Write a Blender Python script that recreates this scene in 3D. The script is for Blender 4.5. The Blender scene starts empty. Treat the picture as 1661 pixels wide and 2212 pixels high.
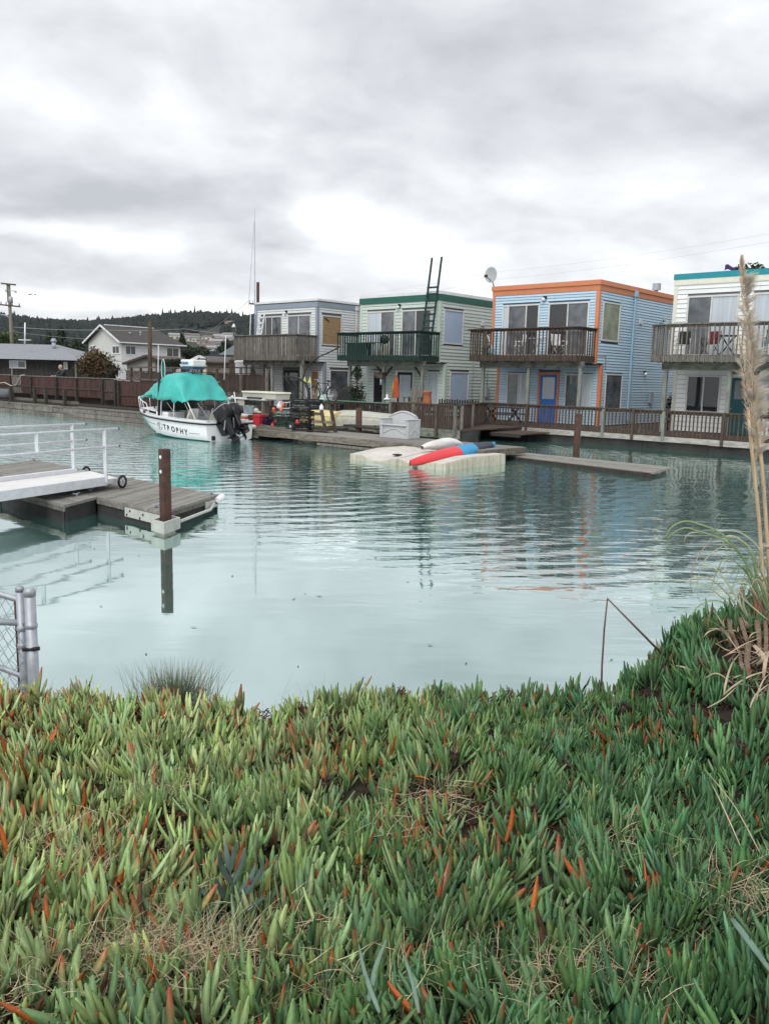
import bpy, bmesh, math, random
import numpy as np
from mathutils import Vector, Matrix, Euler
random.seed(7)
RNG = np.random.default_rng(11)
scene = bpy.context.scene
COL = scene.collection
R = math.radians

# ------------------------------------------------------------------ camera
EYE_H = 2.4
FOC, CXP, CYP = 1767.0, 830.5, 1106.0          # focal length and centre, in pixels of a 1661 x 2212 picture
_p, _t = R(9.3), R(1.35)
_f = np.array([0, math.cos(_p), -math.sin(_p)])
_r0 = np.array([1.0, 0, 0]); _u0 = np.array([0, math.sin(_p), math.cos(_p)])
CR = math.cos(_t) * _r0 + math.sin(_t) * _u0
CU = -math.sin(_t) * _r0 + math.cos(_t) * _u0
CF = _f
EYE = np.array([0, 0, EYE_H])
cam_data = bpy.data.cameras.new('camera')
cam = bpy.data.objects.new('camera', cam_data)
COL.objects.link(cam)
cam_data.sensor_fit = 'HORIZONTAL'; cam_data.sensor_width = 36.0
cam_data.lens = 36.0 * FOC / 1661.0
cam_data.clip_start = 0.05; cam_data.clip_end = 6000
cam.matrix_world = Matrix(((CR[0], CU[0], -CF[0], 0), (CR[1], CU[1], -CF[1], 0), (CR[2], CU[2], -CF[2], EYE_H), (0, 0, 0, 1)))
scene.camera = cam

# ------------------------------------------------------------------ overcast sky and soft sun
world = bpy.data.worlds.new('World'); scene.world = world; world.use_nodes = True
SUN_EL, SUN_AZ = R(50), R(-163)                  # azimuth measured from +Y towards +X
def build_world():
    nt = world.node_tree; nt.nodes.clear(); N = nt.nodes.new; L = nt.links.new
    out = N('ShaderNodeOutputWorld')
    sky = N('ShaderNodeTexSky'); sky.sky_type = 'NISHITA'; sky.sun_disc = False
    sky.sun_elevation = SUN_EL; sky.sun_rotation = SUN_AZ
    bg1 = N('ShaderNodeBackground'); bg1.inputs[1].default_value = 0.10; L(sky.outputs[0], bg1.inputs[0])
    tc = N('ShaderNodeTexCoord')
    sep = N('ShaderNodeSeparateXYZ'); L(tc.outputs['Generated'], sep.inputs[0])
    def math_(op, a, b=None, clamp=False):
        m = N('ShaderNodeMath'); m.operation = op; m.use_clamp = clamp
        for i, x in enumerate((a, b)):
            if x is None: continue
            if isinstance(x, (int, float)): m.inputs[i].default_value = x
            else: L(x, m.inputs[i])
        return m.outputs[0]
    zz = math_('ADD', math_('MAXIMUM', sep.outputs[2], 0.0), 0.30)
    px = math_('DIVIDE', sep.outputs[0], zz); py = math_('DIVIDE', sep.outputs[1], zz)
    comb = N('ShaderNodeCombineXYZ'); L(px, comb.inputs[0]); L(py, comb.inputs[1])
    mp = N('ShaderNodeMapping'); L(comb.outputs[0], mp.inputs[0])
    mp.inputs['Location'].default_value = (2.6, 9.4, 0); mp.inputs['Rotation'].default_value = (0, 0, R(-20)); mp.inputs['Scale'].default_value = (0.72, 0.86, 1)
    n1 = N('ShaderNodeTexNoise'); n1.inputs['Scale'].default_value = 3.1; n1.inputs['Detail'].default_value = 7; n1.inputs['Roughness'].default_value = 0.5; n1.inputs['Distortion'].default_value = 0.5
    L(mp.outputs[0], n1.inputs['Vector'])
    n2 = N('ShaderNodeTexNoise'); n2.inputs['Scale'].default_value = 1.3; n2.inputs['Detail'].default_value = 2
    L(mp.outputs[0], n2.inputs['Vector'])
    val = math_('ADD', math_('MULTIPLY', n1.outputs[0], 0.62), math_('MULTIPLY', n2.outputs[0], 0.38))
    n3 = N('ShaderNodeTexNoise'); n3.inputs['Scale'].default_value = 8.5; n3.inputs['Detail'].default_value = 5; n3.inputs['Roughness'].default_value = 0.55; n3.inputs['Distortion'].default_value = 0.3
    L(comb.outputs[0], n3.inputs['Vector'])
    val = math_('ADD', val, math_('MULTIPLY', math_('SUBTRACT', n3.outputs[0], 0.5), 0.20))
    # thin and thick places of the cloud deck: direction, sharpness, amount
    vn = N('ShaderNodeVectorMath'); vn.operation = 'NORMALIZE'; L(tc.outputs['Generated'], vn.inputs[0])
    for (x, y, sx, sz, amt) in SKY_SPOTS:
        d = CF + (x - CXP) / FOC * CR - (y - CYP) / FOC * CU; d = d / np.linalg.norm(d)
        h = np.array([d[1], -d[0], 0]); h /= np.linalg.norm(h); w = np.cross(h, d)
        e1 = N('ShaderNodeVectorMath'); e1.operation = 'DOT_PRODUCT'; L(vn.outputs[0], e1.inputs[0]); e1.inputs[1].default_value = tuple(h / sx)
        e2 = N('ShaderNodeVectorMath'); e2.operation = 'DOT_PRODUCT'; L(vn.outputs[0], e2.inputs[0]); e2.inputs[1].default_value = tuple(w / sz)
        e3 = N('ShaderNodeVectorMath'); e3.operation = 'DOT_PRODUCT'; L(vn.outputs[0], e3.inputs[0]); e3.inputs[1].default_value = tuple(d)
        r2 = math_('ADD', math_('MULTIPLY', e1.outputs['Value'], e1.outputs['Value']), math_('MULTIPLY', e2.outputs['Value'], e2.outputs['Value']))
        g = math_('POWER', 2.718, math_('MULTIPLY', r2, -1.0))
        g = math_('MULTIPLY', g, math_('GREATER_THAN', e3.outputs['Value'], 0.0))
        wob = math_('ADD', math_('MULTIPLY', n1.outputs[0], 1.2), 0.4)
        val = math_('ADD', val, math_('MULTIPLY', math_('MULTIPLY', g, wob), amt))
    cr = N('ShaderNodeValToRGB'); L(val, cr.inputs[0])
    el = cr.color_ramp.elements
    el[0].position = 0.25; el[0].color = (0.315, 0.322, 0.340, 1)
    el[1].position = 0.92; el[1].color = (0.95, 0.95, 0.94, 1)
    a = el.new(0.44); a.color = (0.46, 0.467, 0.482, 1)
    b = el.new(0.60); b.color = (0.60, 0.605, 0.614, 1)
    bg2 = N('ShaderNodeBackground'); bg2.inputs[1].default_value = SKY_GAIN; L(cr.outputs[0], bg2.inputs[0])
    mx = N('ShaderNodeMixShader'); mx.inputs[0].default_value = 0.95
    L(bg1.outputs[0], mx.inputs[1]); L(bg2.outputs[0], mx.inputs[2]); L(mx.outputs[0], out.inputs[0])
SKY_GAIN = 1.06
# picture x, y of the middle, half-widths (radians), thinner (+) or thicker (-)
SKY_SPOTS = [(720, 462, 0.055, 0.022, .36), (840, 510, 0.075, 0.018, .32), (980, 545, 0.06, 0.010, .28), (40, 60, 0.06, 0.06, .08), (190, 150, 0.15, 0.07, -.10), (110, 235, 0.10, 0.03, .08),
             (250, 655, 0.22, 0.010, .24), (80, 490, 0.07, 0.010, .22), (290, 520, 0.07, 0.016, .20), (250, 420, 0.22, 0.05, -.14), (1250, 170, 0.20, 0.09, -.15), (760, 130, 0.16, 0.08, -.08), (1500, 110, 0.10, 0.05, .12),
             (330, 590, 0.4, 0.022, -.10), (1330, 400, 0.22, 0.04, .04), (1350, 500, 0.20, 0.035, -.10), (560, 240, 0.14, 0.06, .08), (920, 330, 0.16, 0.03, -.10)]
build_world()
sun_data = bpy.data.lights.new('sun', 'SUN'); sun_data.energy = 1.4; sun_data.angle = R(40); sun_data.color = (1.0, 0.97, 0.93)
sun = bpy.data.objects.new('sun', sun_data); COL.objects.link(sun)
_sd = Vector((math.sin(SUN_AZ) * math.cos(SUN_EL), math.cos(SUN_AZ) * math.cos(SUN_EL), math.sin(SUN_EL)))
sun.rotation_euler = (-_sd).to_track_quat('-Z', 'Y').to_euler(); sun.location = (0, 0, 60)
vs = scene.view_settings
vs.view_transform = 'Standard'; vs.look = 'None'; vs.exposure = 0.82; vs.gamma = 1.0; vs.use_curve_mapping = False

# ------------------------------------------------------------------ helpers
def ray(x, y): return CF + (x - CXP) / FOC * CR - (y - CYP) / FOC * CU
def at_z(x, y, z):
    d = ray(x, y); return Vector(EYE + d * (z - EYE_H) / d[2])
def at_y(x, y, Y):
    d = ray(x, y); return Vector(EYE + d * Y / d[1])
HA = R(48)
U = np.array([math.sin(HA), -math.cos(HA), 0]); V = np.array([math.cos(HA), math.sin(HA), 0])
ROWZ = R(-42)                                    # the row of houses runs along U, its back is towards V
def AB(a, b, z=0.0):
    p = a * U + b * V; return Vector((p[0], p[1], z))
def at_b(x, y, b):
    d = ray(x, y); return Vector(EYE + d * b / (d @ V))

def link(o, parent=None):
    COL.objects.link(o)
    if parent is not None: o.parent = parent
    return o
def tag(o, label=None, cat=None, group=None, kind=None):
    if label: o['label'] = label
    if cat: o['category'] = cat
    if group: o['group'] = group
    if kind: o['kind'] = kind
    return o
def thing(name, label, cat, loc=(0, 0, 0), rz=0.0, group=None):
    o = bpy.data.objects.new(name, None); o.empty_display_size = 0.1
    o.location = loc; o.rotation_euler = (0, 0, rz); COL.objects.link(o)
    return tag(o, label, cat, group)
CHILD = {}
def copy_tree(o, parent=None, label=None, loc=None, rz=None):
    c = o.copy(); COL.objects.link(c); c.parent = parent
    if label: c['label'] = label
    if loc is not None: c.location = loc
    if rz is not None: c.rotation_euler = (0, 0, rz)
    for ch in o.children: copy_tree(ch, c)
    return c

class MB:
    def __init__(self, off=(0, 0, 0)):
        self.v = []; self.f = []; self.m = []; self.off = off; self.k = 0; self.smooth = []
    def mat(self, k): self.k = k; return self
    def add(self, vs, fs, smooth=False):
        n = len(self.v); o = self.off
        self.v += [(x + o[0], y + o[1], z + o[2]) for x, y, z in vs]
        self.f += [tuple(i + n for i in f) for f in fs]
        self.m += [self.k] * len(fs); self.smooth += [smooth] * len(fs)
        return self
    def box(self, x0, x1, y0, y1, z0, z1):
        return self.hexa([(x0, y0, z0), (x1, y0, z0), (x1, y1, z0), (x0, y1, z0), (x0, y0, z1), (x1, y0, z1), (x1, y1, z1), (x0, y1, z1)])
    def hexa(self, p):
        return self.add(p, [(3, 2, 1, 0), (4, 5, 6, 7), (0, 1, 5, 4), (1, 2, 6, 5), (2, 3, 7, 6), (3, 0, 4, 7)])
    def bar(self, a, b, w, h=None, up=(0, 0, 1)):
        h = h or w; a = Vector(a); b = Vector(b); d = (b - a).normalized(); upv = Vector(up)
        if abs(d.dot(upv)) > .99: upv = Vector((0, 1, 0)) if abs(d.y) < .9 else Vector((1, 0, 0))
        s = d.cross(upv).normalized(); t = s.cross(d).normalized()
        s *= w / 2; t *= h / 2
        return self.hexa([tuple(x) for x in (a - s - t, a + s - t, b + s - t, b - s - t, a - s + t, a + s + t, b + s + t, b - s + t)])
    def tube(self, pts, r, n=8, caps=True, smooth=True):
        pts = [Vector(p) for p in pts]; m = len(pts)
        rs = r if isinstance(r, (list, tuple)) else [r] * m
        vs = []; fs = []; prev = None
        for i, p in enumerate(pts):
            d = (pts[min(i + 1, m - 1)] - pts[max(i - 1, 0)]).normalized()
            if prev is None:
                ref = Vector((0, 0, 1)) if abs(d.z) < .9 else Vector((1, 0, 0))
                s = d.cross(ref).normalized()
            else:
                s = (prev - d * prev.dot(d)).normalized()
            prev = s; t = d.cross(s)
            for j in range(n):
                a = 2 * math.pi * j / n
                vs.append(tuple(p + (s * math.cos(a) + t * math.sin(a)) * rs[i]))
        for i in range(m - 1):
            for j in range(n):
                fs.append((i * n + j, i * n + (j + 1) % n, (i + 1) * n + (j + 1) % n, (i + 1) * n + j))
        self.add(vs, fs, smooth)
        if caps and n > 2:
            k = len(self.v)
            self.f += [tuple(k - m * n + j for j in reversed(range(n))), tuple(k - n + j for j in range(n))]
            self.m += [self.k] * 2; self.smooth += [False] * 2
        return self
    def lathe(self, c, prof, n=14, axis='z', smooth=True):
        vs = []; fs = []
        for (r, h) in prof:
            for j in range(n):
                a = 2 * math.pi * j / n; x, y = r * math.cos(a), r * math.sin(a)
                vs.append({'z': (c[0] + x, c[1] + y, c[2] + h), 'y': (c[0] + x, c[1] + h, c[2] - y), 'x': (c[0] + h, c[1] + x, c[2] + y)}[axis])
        m = len(prof)
        for i in range(m - 1):
            for j in range(n):
                fs.append((i * n + j, i * n + (j + 1) % n, (i + 1) * n + (j + 1) % n, (i + 1) * n + j))
        self.add(vs, fs, smooth)
        k = len(self.v)
        self.f += [tuple(k - m * n + j for j in reversed(range(n))), tuple(k - n + j for j in range(n))]
        self.m += [self.k] * 2; self.smooth += [False] * 2
        return self
    def ball(self, c, r, n=10, m=7):
        rx, ry, rz = r if isinstance(r, (tuple, list)) else (r, r, r)
        vs = []; fs = []
        for i in range(m + 1):
            ph = math.pi * i / m - math.pi / 2
            for j in range(n):
                a = 2 * math.pi * j / n
                vs.append((c[0] + rx * math.cos(ph) * math.cos(a), c[1] + ry * math.cos(ph) * math.sin(a), c[2] + rz * math.sin(ph)))
        for i in range(m):
            for j in range(n):
                fs.append((i * n + j, i * n + (j + 1) % n, (i + 1) * n + (j + 1) % n, (i + 1) * n + j))
        return self.add(vs, fs, True)
    def prism(self, poly, z0, z1):
        n = len(poly)
        vs = [(x, y, z0) for x, y in poly] + [(x, y, z1) for x, y in poly]
        fs = [tuple(reversed(range(n))), tuple(range(n, 2 * n))] + [(i, (i + 1) % n, n + (i + 1) % n, n + i) for i in range(n)]
        return self.add(vs, fs)
    def prism_x(self, poly, x0, x1):            # poly in (y, z)
        n = len(poly)
        vs = [(x0, y, z) for y, z in poly] + [(x1, y, z) for y, z in poly]
        fs = [tuple(reversed(range(n))), tuple(range(n, 2 * n))] + [(i, (i + 1) % n, n + (i + 1) % n, n + i) for i in range(n)]
        return self.add(vs, fs)
    def prism_y(self, poly, y0, y1):            # poly in (x, z)
        n = len(poly)
        vs = [(x, y0, z) for x, z in poly] + [(x, y1, z) for x, z in poly]
        fs = [tuple(range(n)), tuple(reversed(range(n, 2 * n)))] + [(i, n + i, n + (i + 1) % n, (i + 1) % n) for i in range(n)]
        return self.add(vs, fs)
    def ring(self, x0, x1, z0, z1, w, y0, y1):  # rectangular frame in the x-z plane
        self.box(x0, x1, y0, y1, z1 - w, z1); self.box(x0, x1, y0, y1, z0, z0 + w)
        self.box(x0, x0 + w, y0, y1, z0 + w, z1 - w); self.box(x1 - w, x1, y0, y1, z0 + w, z1 - w); return self
    def ring_y(self, y0, y1, z0, z1, w, x0, x1):  # the same in the y-z plane
        self.box(x0, x1, y0, y1, z1 - w, z1); self.box(x0, x1, y0, y1, z0, z0 + w)
        self.box(x0, x1, y0, y0 + w, z0 + w, z1 - w); self.box(x0, x1, y1 - w, y1, z0 + w, z1 - w); return self
    def grid(self, P, smooth=True, close=False):
        nu, nv = len(P), len(P[0])
        vs = [tuple(p) for row in P for p in row]
        fs = [(i * nv + j, (i + 1) * nv + j, (i + 1) * nv + (j + 1) % nv, i * nv + (j + 1) % nv) for i in range(nu - 1) for j in range(nv if close else nv - 1)]
        return self.add(vs, fs, smooth)
    def mesh(self, name, mats):
        me = bpy.data.meshes.new(name); me.from_pydata(self.v, [], self.f)
        for m in (mats if isinstance(mats, (list, tuple)) else [mats]): me.materials.append(m)
        me.polygons.foreach_set('material_index', self.m); me.polygons.foreach_set('use_smooth', self.smooth)
        me.update(); return me
    def build(self, name, mats, parent=None, bevel=0.0):
        o = bpy.data.objects.new(name, self.mesh(name, mats)); link(o, parent)
        if bevel:
            b = o.modifiers.new('bevel', 'BEVEL'); b.width = bevel; b.segments = 2; b.limit_method = 'ANGLE'
        return o
def inst(name, me, parent, loc, rot=(0, 0, 0), scale=(1, 1, 1)):
    o = bpy.data.objects.new(name, me); link(o, parent); o.location = loc; o.rotation_euler = rot; o.scale = scale
    return o

# ------------------------------------------------------------------ materials
def mat(name, c, c2=None, scale=4.0, stretch=(1, 1, 1), rough=0.7, bump=0.0, metal=0.0, rand=0.0, stain=None, spec=0.4, bscale=None, coat=0.0, world_co=False, emit=None):
    m = bpy.data.materials.new(name); m.use_nodes = True
    nt = m.node_tree; bs = nt.nodes['Principled BSDF']; N = nt.nodes.new; L = nt.links.new
    bs.inputs['Roughness'].default_value = rough; bs.inputs['Metallic'].default_value = metal
    bs.inputs['Specular IOR Level'].default_value = spec; bs.inputs['Coat Weight'].default_value = coat
    c = tuple(c) + (1,)
    if c2 is None: c2 = tuple(x * .82 for x in c[:3])
    tc = N('ShaderNodeTexCoord'); mp = N('ShaderNodeMapping'); mp.inputs['Scale'].default_value = stretch
    if world_co:
        ge = N('ShaderNodeNewGeometry'); L(ge.outputs['Position'], mp.inputs[0])
    else: L(tc.outputs['Object'], mp.inputs[0])
    oi = N('ShaderNodeObjectInfo')
    # shift the pattern from object to object
    av = N('ShaderNodeVectorMath'); av.operation = 'MULTIPLY_ADD'; L(oi.outputs['Random'], av.inputs[0]); av.inputs[1].default_value = (37, 19, 53); L(mp.outputs[0], av.inputs[2])
    n = N('ShaderNodeTexNoise'); n.inputs['Scale'].default_value = scale; n.inputs['Detail'].default_value = 6; n.inputs['Roughness'].default_value = 0.6
    L(av.outputs[0], n.inputs['Vector'])
    rp = N('ShaderNodeValToRGB'); L(n.outputs[0], rp.inputs[0]); e = rp.color_ramp.elements
    e[0].position = .3; e[0].color = tuple(c2[:3]) + (1,); e[1].position = .68; e[1].color = c
    col = rp.outputs[0]
    if stain:
        sc, ssc, sstr, thr, amt = stain
        mp2 = N('ShaderNodeMapping'); mp2.inputs['Scale'].default_value = sstr
        if world_co: L(ge.outputs['Position'], mp2.inputs[0])
        else: L(tc.outputs['Object'], mp2.inputs[0])
        n2 = N('ShaderNodeTexNoise'); n2.inputs['Scale'].default_value = ssc; n2.inputs['Detail'].default_value = 8; n2.inputs['Roughness'].default_value = .65
        L(mp2.outputs[0], n2.inputs['Vector'])
        mr = N('ShaderNodeMapRange'); L(n2.outputs[0], mr.inputs[0]); mr.inputs[1].default_value = thr; mr.inputs[2].default_value = thr + .18; mr.inputs[3].default_value = 0; mr.inputs[4].default_value = amt
        mx = N('ShaderNodeMix'); mx.data_type = 'RGBA'; L(mr.outputs[0], mx.inputs[0]); L(col, mx.inputs[6]); mx.inputs[7].default_value = tuple(sc) + (1,)
        col = mx.outputs[2]
    if rand:
        hs = N('ShaderNodeHueSaturation'); mr2 = N('ShaderNodeMapRange'); L(oi.outputs['Random'], mr2.inputs[0])
        mr2.inputs[3].default_value = 1 - rand; mr2.inputs[4].default_value = 1 + rand
        L(mr2.outputs[0], hs.inputs['Value']); L(col, hs.inputs['Color']); col = hs.outputs[0]
    L(col, bs.inputs['Base Color'])
    if bump:
        n3 = N('ShaderNodeTexNoise'); n3.inputs['Scale'].default_value = bscale or scale * 3; n3.inputs['Detail'].default_value = 5
        L(av.outputs[0], n3.inputs['Vector'])
        bp = N('ShaderNodeBump'); bp.inputs['Strength'].default_value = bump; bp.inputs['Distance'].default_value = 0.02
        L(n3.outputs[0], bp.inputs['Height']); L(bp.outputs[0], bs.inputs['Normal'])
    return m
def paint(name, c, dirt=0.35, rough=.55):
    """painted boards: faint mottling, thin grey run-off stains"""
    g = sum(c) / 3
    return mat(name, c, tuple(x * .9 for x in c), scale=2.5, rough=rough, bump=.12, bscale=30, rand=.06,
               stain=(tuple(.35 * x + .35 * g * .7 for x in c), 2.2, (3, 3, .5), .56, dirt))
def wood(name, c, c2, stretch=(6, 6, 1), stain=None, rand=.16, scale=3.0):
    return mat(name, c, c2, scale=scale, stretch=stretch, rough=.85, bump=.35, rand=rand, spec=.2, stain=stain)
M = {}
M['wood_brown'] = wood('weathered brown wood', (.105, .078, .062), (.040, .029, .024), stain=((.17, .17, .15), 3, (4, 4, 1), .58, .5))
M['wood_grey'] = wood('weathered grey wood', (.215, .20, .178), (.085, .077, .067), stain=((.06, .055, .045), 2, (5, 5, .8), .5, .7))
M['wood_pale'] = wood('pale grey green post wood', (.26, .285, .255), (.13, .14, .12), stain=((.09, .085, .075), 2.4, (4, 4, .8), .56, .6))
M['wood_green'] = wood('dark green painted wood', (.030, .058, .051), (.014, .031, .028), stain=((.07, .09, .08), 4, (3, 3, 1), .62, .4), rand=.1)
M['wood_dark'] = wood('dark damp wood', (.06, .052, .045), (.022, .02, .018), stretch=(3, 3, 3))
M['dock_top'] = wood('dock boards', (.27, .262, .240), (.135, .130, .117), stretch=(1, 8, 6), rand=.16, stain=((.06, .052, .042), 1.2, (1, 3, 1), .6, .5))
M['dock_front'] = wood('dock edge board', (.20, .18, .15), (.07, .06, .05), stretch=(1.2, 2, 5), stain=((.55, .55, .52), 2.2, (6, 6, 1.5), .66, .7))
M['fence_red'] = wood('red brown fence boards', (.082, .043, .037), (.036, .022, .019), stain=((.16, .12, .10), 2.5, (6, 6, 1), .6, .5))
M['fence_dark'] = wood('dark brown fence boards', (.085, .062, .05), (.04, .03, .026), stain=((.11, .09, .08), 2.5, (6, 6, 1), .6, .5))
M['rust'] = mat('rusty steel', (.092, .044, .031), (.042, .022, .018), scale=9, rough=.85, bump=.3, stain=((.03, .018, .014), 3, (5, 5, 1), .55, .6))
M['beam'] = wood('grey green beam', (.22, .235, .20), (.085, .09, .075), stretch=(1, 4, 5), stain=((.035, .036, .03), 1.6, (1.5, 1.5, 1.5), .48, .75))
M['fascia_deck'] = wood('pale deck edge', (.38, .37, .34), (.18, .17, .15), stretch=(1, 4, 6), stain=((.10, .085, .07), 1.5, (1.4, 1.4, 3), .54, .7))
M['float_dark'] = mat('dark float concrete', (.048, .047, .044), (.015, .015, .015), scale=1.6, rough=.9, bump=.5, stain=((.16, .155, .14), 2.2, (1, 1, 1), .62, .5))
M['white'] = mat('white painted metal', (.72, .73, .74), (.62, .63, .65), scale=3, rough=.4, rand=.03)
M['alu'] = mat('aluminium', (.66, .68, .71), (.54, .56, .60), scale=8, rough=.45, stain=((.34, .33, .31), 5, (2, 2, 1), .66, .5))
M['galv'] = mat('galvanised steel', (.40, .43, .47), (.27, .29, .33), scale=9, rough=.5, metal=.35, bump=.1, stain=((.16, .15, .14), 5, (3, 3, 1), .62, .5))
M['vinyl'] = mat('white window frame', (.62, .62, .60), (.50, .50, .48), scale=5, rough=.5, stain=((.25, .24, .21), 5, (2, 2, 1), .62, .4))
M['glass_dark'] = mat('dark window glass', (.028, .03, .034), (.018, .02, .022), scale=.8, rough=.03, spec=.75)
M['glass_mid'] = mat('window glass with painted reflections', (.15, .165, .18), (.03, .034, .04), scale=1.3, rough=.04, spec=.75)  # mottled light and dark in the colour stands in for reflected trees
M['curtain'] = mat('window glass with pale curtain', (.50, .55, .60), (.36, .40, .44), scale=1.3, stretch=(9, 9, .25), rough=.08, spec=.6)
M['blind'] = mat('window glass with blue blind', (.40, .49, .62), (.35, .43, .55), scale=1.2, rough=.08, spec=.6)
M['blind_green'] = mat('window glass with green blind', (.36, .40, .30), (.16, .18, .14), scale=1.4, rough=.08, spec=.6)
M['plywood'] = mat('plywood board', (.34, .23, .125), (.24, .155, .08), scale=2.2, stretch=(1, 1, 4), rough=.8, bump=.1)
M['black'] = mat('black plastic', (.014, .014, .016), (.008, .008, .010), scale=5, rough=.42, spec=.3)
M['black_matt'] = mat('matt black', (.022, .022, .023), (.012, .012, .012), scale=6, rough=.8)
M['rope'] = mat('pale rope', (.45, .43, .38), (.28, .26, .22), scale=40, rough=.9, bump=.3)
M['roof_white'] = mat('white roof membrane', (.70, .71, .72), (.58, .59, .6), scale=1.5, rough=.6)
M['orange_plastic'] = mat('orange plastic', (.75, .14, .045), (.6, .1, .03), scale=5, rough=.45)
M['red_plastic'] = mat('red plastic', (.52, .035, .045), (.42, .025, .035), scale=4, rough=.4)
M['cream'] = mat('cream fibreglass', (.55, .52, .45), (.42, .39, .33), scale=2.5, rough=.6, stain=((.25, .22, .16), 3, (2, 2, 1), .6, .5))
M['soil'] = mat('bank soil', (.045, .033, .025), (.018, .013, .010), scale=20, rough=1, bump=.8)
M['ground'] = mat('far ground', (.075, .08, .05), (.045, .045, .03), scale=.6, rough=1, bump=.3, world_co=True)
M['hill'] = mat('hill ground', (.032, .038, .028), (.02, .025, .02), scale=.02, rough=1, world_co=True, stain=((.12, .12, .07), .02, (1, 1, 1), .66, .6))
# ------------------------------------------------------------------ water
def water_mat():
    m = bpy.data.materials.new('murky harbour water'); m.use_nodes = True
    nt = m.node_tree; nt.nodes.clear(); N = nt.nodes.new; L = nt.links.new
    out = N('ShaderNodeOutputMaterial'); ge = N('ShaderNodeNewGeometry')
    def mth(op, a, b=None, clamp=False):
        q = N('ShaderNodeMath'); q.operation = op; q.use_clamp = clamp
        for i, x in enumerate((a, b)):
            if x is None: continue
            if isinstance(x, (int, float)): q.inputs[i].default_value = x
            else: L(x, q.inputs[i])
        return q.outputs[0]
    def noise(scale, sc, rot, detail, dist=0.0, rough=.5):
        mp = N('ShaderNodeMapping'); L(ge.outputs['Position'], mp.inputs[0]); mp.inputs['Scale'].default_value = sc; mp.inputs['Rotation'].default_value = (0, 0, R(rot))
        n = N('ShaderNodeTexNoise'); n.inputs['Scale'].default_value = scale; n.inputs['Detail'].default_value = detail; n.inputs['Distortion'].default_value = dist; n.inputs['Roughness'].default_value = rough
        L(mp.outputs[0], n.inputs['Vector']); return n.outputs[0]
    sep = N('ShaderNodeSeparateXYZ'); L(ge.outputs['Position'], sep.inputs[0])
    # how wind-stirred the surface is: sheltered beside the near bank, stirred in mid channel
    wind = mth('ADD', sep.outputs[1], mth('MULTIPLY', sep.outputs[0], 0.75))
    wind = mth('ADD', wind, mth('MULTIPLY', mth('SUBTRACT', noise(.22, (1, 1, 1), 0, 2), .5), 5.0))
    mr = N('ShaderNodeMapRange'); mr.interpolation_type = 'SMOOTHSTEP'; L(wind, mr.inputs[0]); mr.inputs[1].default_value = 7.5; mr.inputs[2].default_value = 14.0; mr.inputs[3].default_value = .07; mr.inputs[4].default_value = 1.0
    mp = N('ShaderNodeMapping'); L(ge.outputs['Position'], mp.inputs[0]); mp.inputs['Location'].default_value = (7, -30, 0)
    wv = N('ShaderNodeTexWave'); wv.wave_type = 'RINGS'; wv.rings_direction = 'Z'; wv.inputs['Scale'].default_value = .56; wv.inputs['Distortion'].default_value = 8.5; wv.inputs['Detail'].default_value = 3; wv.inputs['Detail Scale'].default_value = .45
    L(mp.outputs[0], wv.inputs['Vector'])
    swell = noise(2.5, (.24, 1.0, 1), 12, 2, .7)
    chop = noise(5.5, (.38, 1.0, 1), -6, 3, .4)
    h = mth('ADD', mth('MULTIPLY', mth('MULTIPLY', wv.outputs['Fac'], noise(.45, (1, 1, 1), 0, 2)), .0085), mth('MULTIPLY', swell, .0125))
    far = N('ShaderNodeMapRange'); far.interpolation_type = 'SMOOTHSTEP'; L(mth('SUBTRACT', sep.outputs[1], mth('MULTIPLY', sep.outputs[0], 1.3)), far.inputs[0]); far.inputs[1].default_value = 22; far.inputs[2].default_value = 52; far.inputs[3].default_value = 1.0; far.inputs[4].default_value = 8.0
    h = mth('ADD', h, mth('MULTIPLY', mth('MULTIPLY', chop, far.outputs[0]), .0075))
    h = mth('MULTIPLY', h, mr.outputs[0])
    h = mth('ADD', h, mth('MULTIPLY', noise(.9, (.4, 1, 1), 20, 1), .0035))
    bp = N('ShaderNodeBump'); bp.inputs['Strength'].default_value = 1.0; bp.inputs['Distance'].default_value = 1.0; L(h, bp.inputs['Height'])
    fr = N('ShaderNodeFresnel'); fr.inputs['IOR'].default_value = 1.33; L(bp.outputs[0], fr.inputs['Normal'])
    fac = mth('MINIMUM', mth('ADD', mth('MULTIPLY', fr.outputs[0], WATER_F[0]), WATER_F[1]), .87)
    df = N('ShaderNodeBsdfDiffuse'); L(bp.outputs[0], df.inputs['Normal'])
    cr = N('ShaderNodeValToRGB'); L(noise(.35, (1, 1, 1), 0, 3), cr.inputs[0]); e = cr.color_ramp.elements
    e[0].position = .3; e[0].color = (.042, .150, .130, 1); e[1].position = .7; e[1].color = (.056, .178, .158, 1); L(cr.outputs[0], df.inputs[0])
    gl = N('ShaderNodeBsdfGlossy'); gl.inputs['Roughness'].default_value = .035; gl.inputs[0].default_value = (.905, 1.0, .985, 1); L(bp.outputs[0], gl.inputs['Normal'])
    mx = N('ShaderNodeMixShader'); L(fac, mx.inputs[0]); L(df.outputs[0], mx.inputs[1]); L(gl.outputs[0], mx.inputs[2]); L(mx.outputs[0], out.inputs[0])
    return m
WATER_F = (.95, .54)
b = MB(); b.add([(-140, -3, 0), (90, -3, 0), (90, 80, 0), (-140, 80, 0)], [(0, 1, 2, 3)])
tag(b.build('water', water_mat()), kind='structure')

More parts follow.
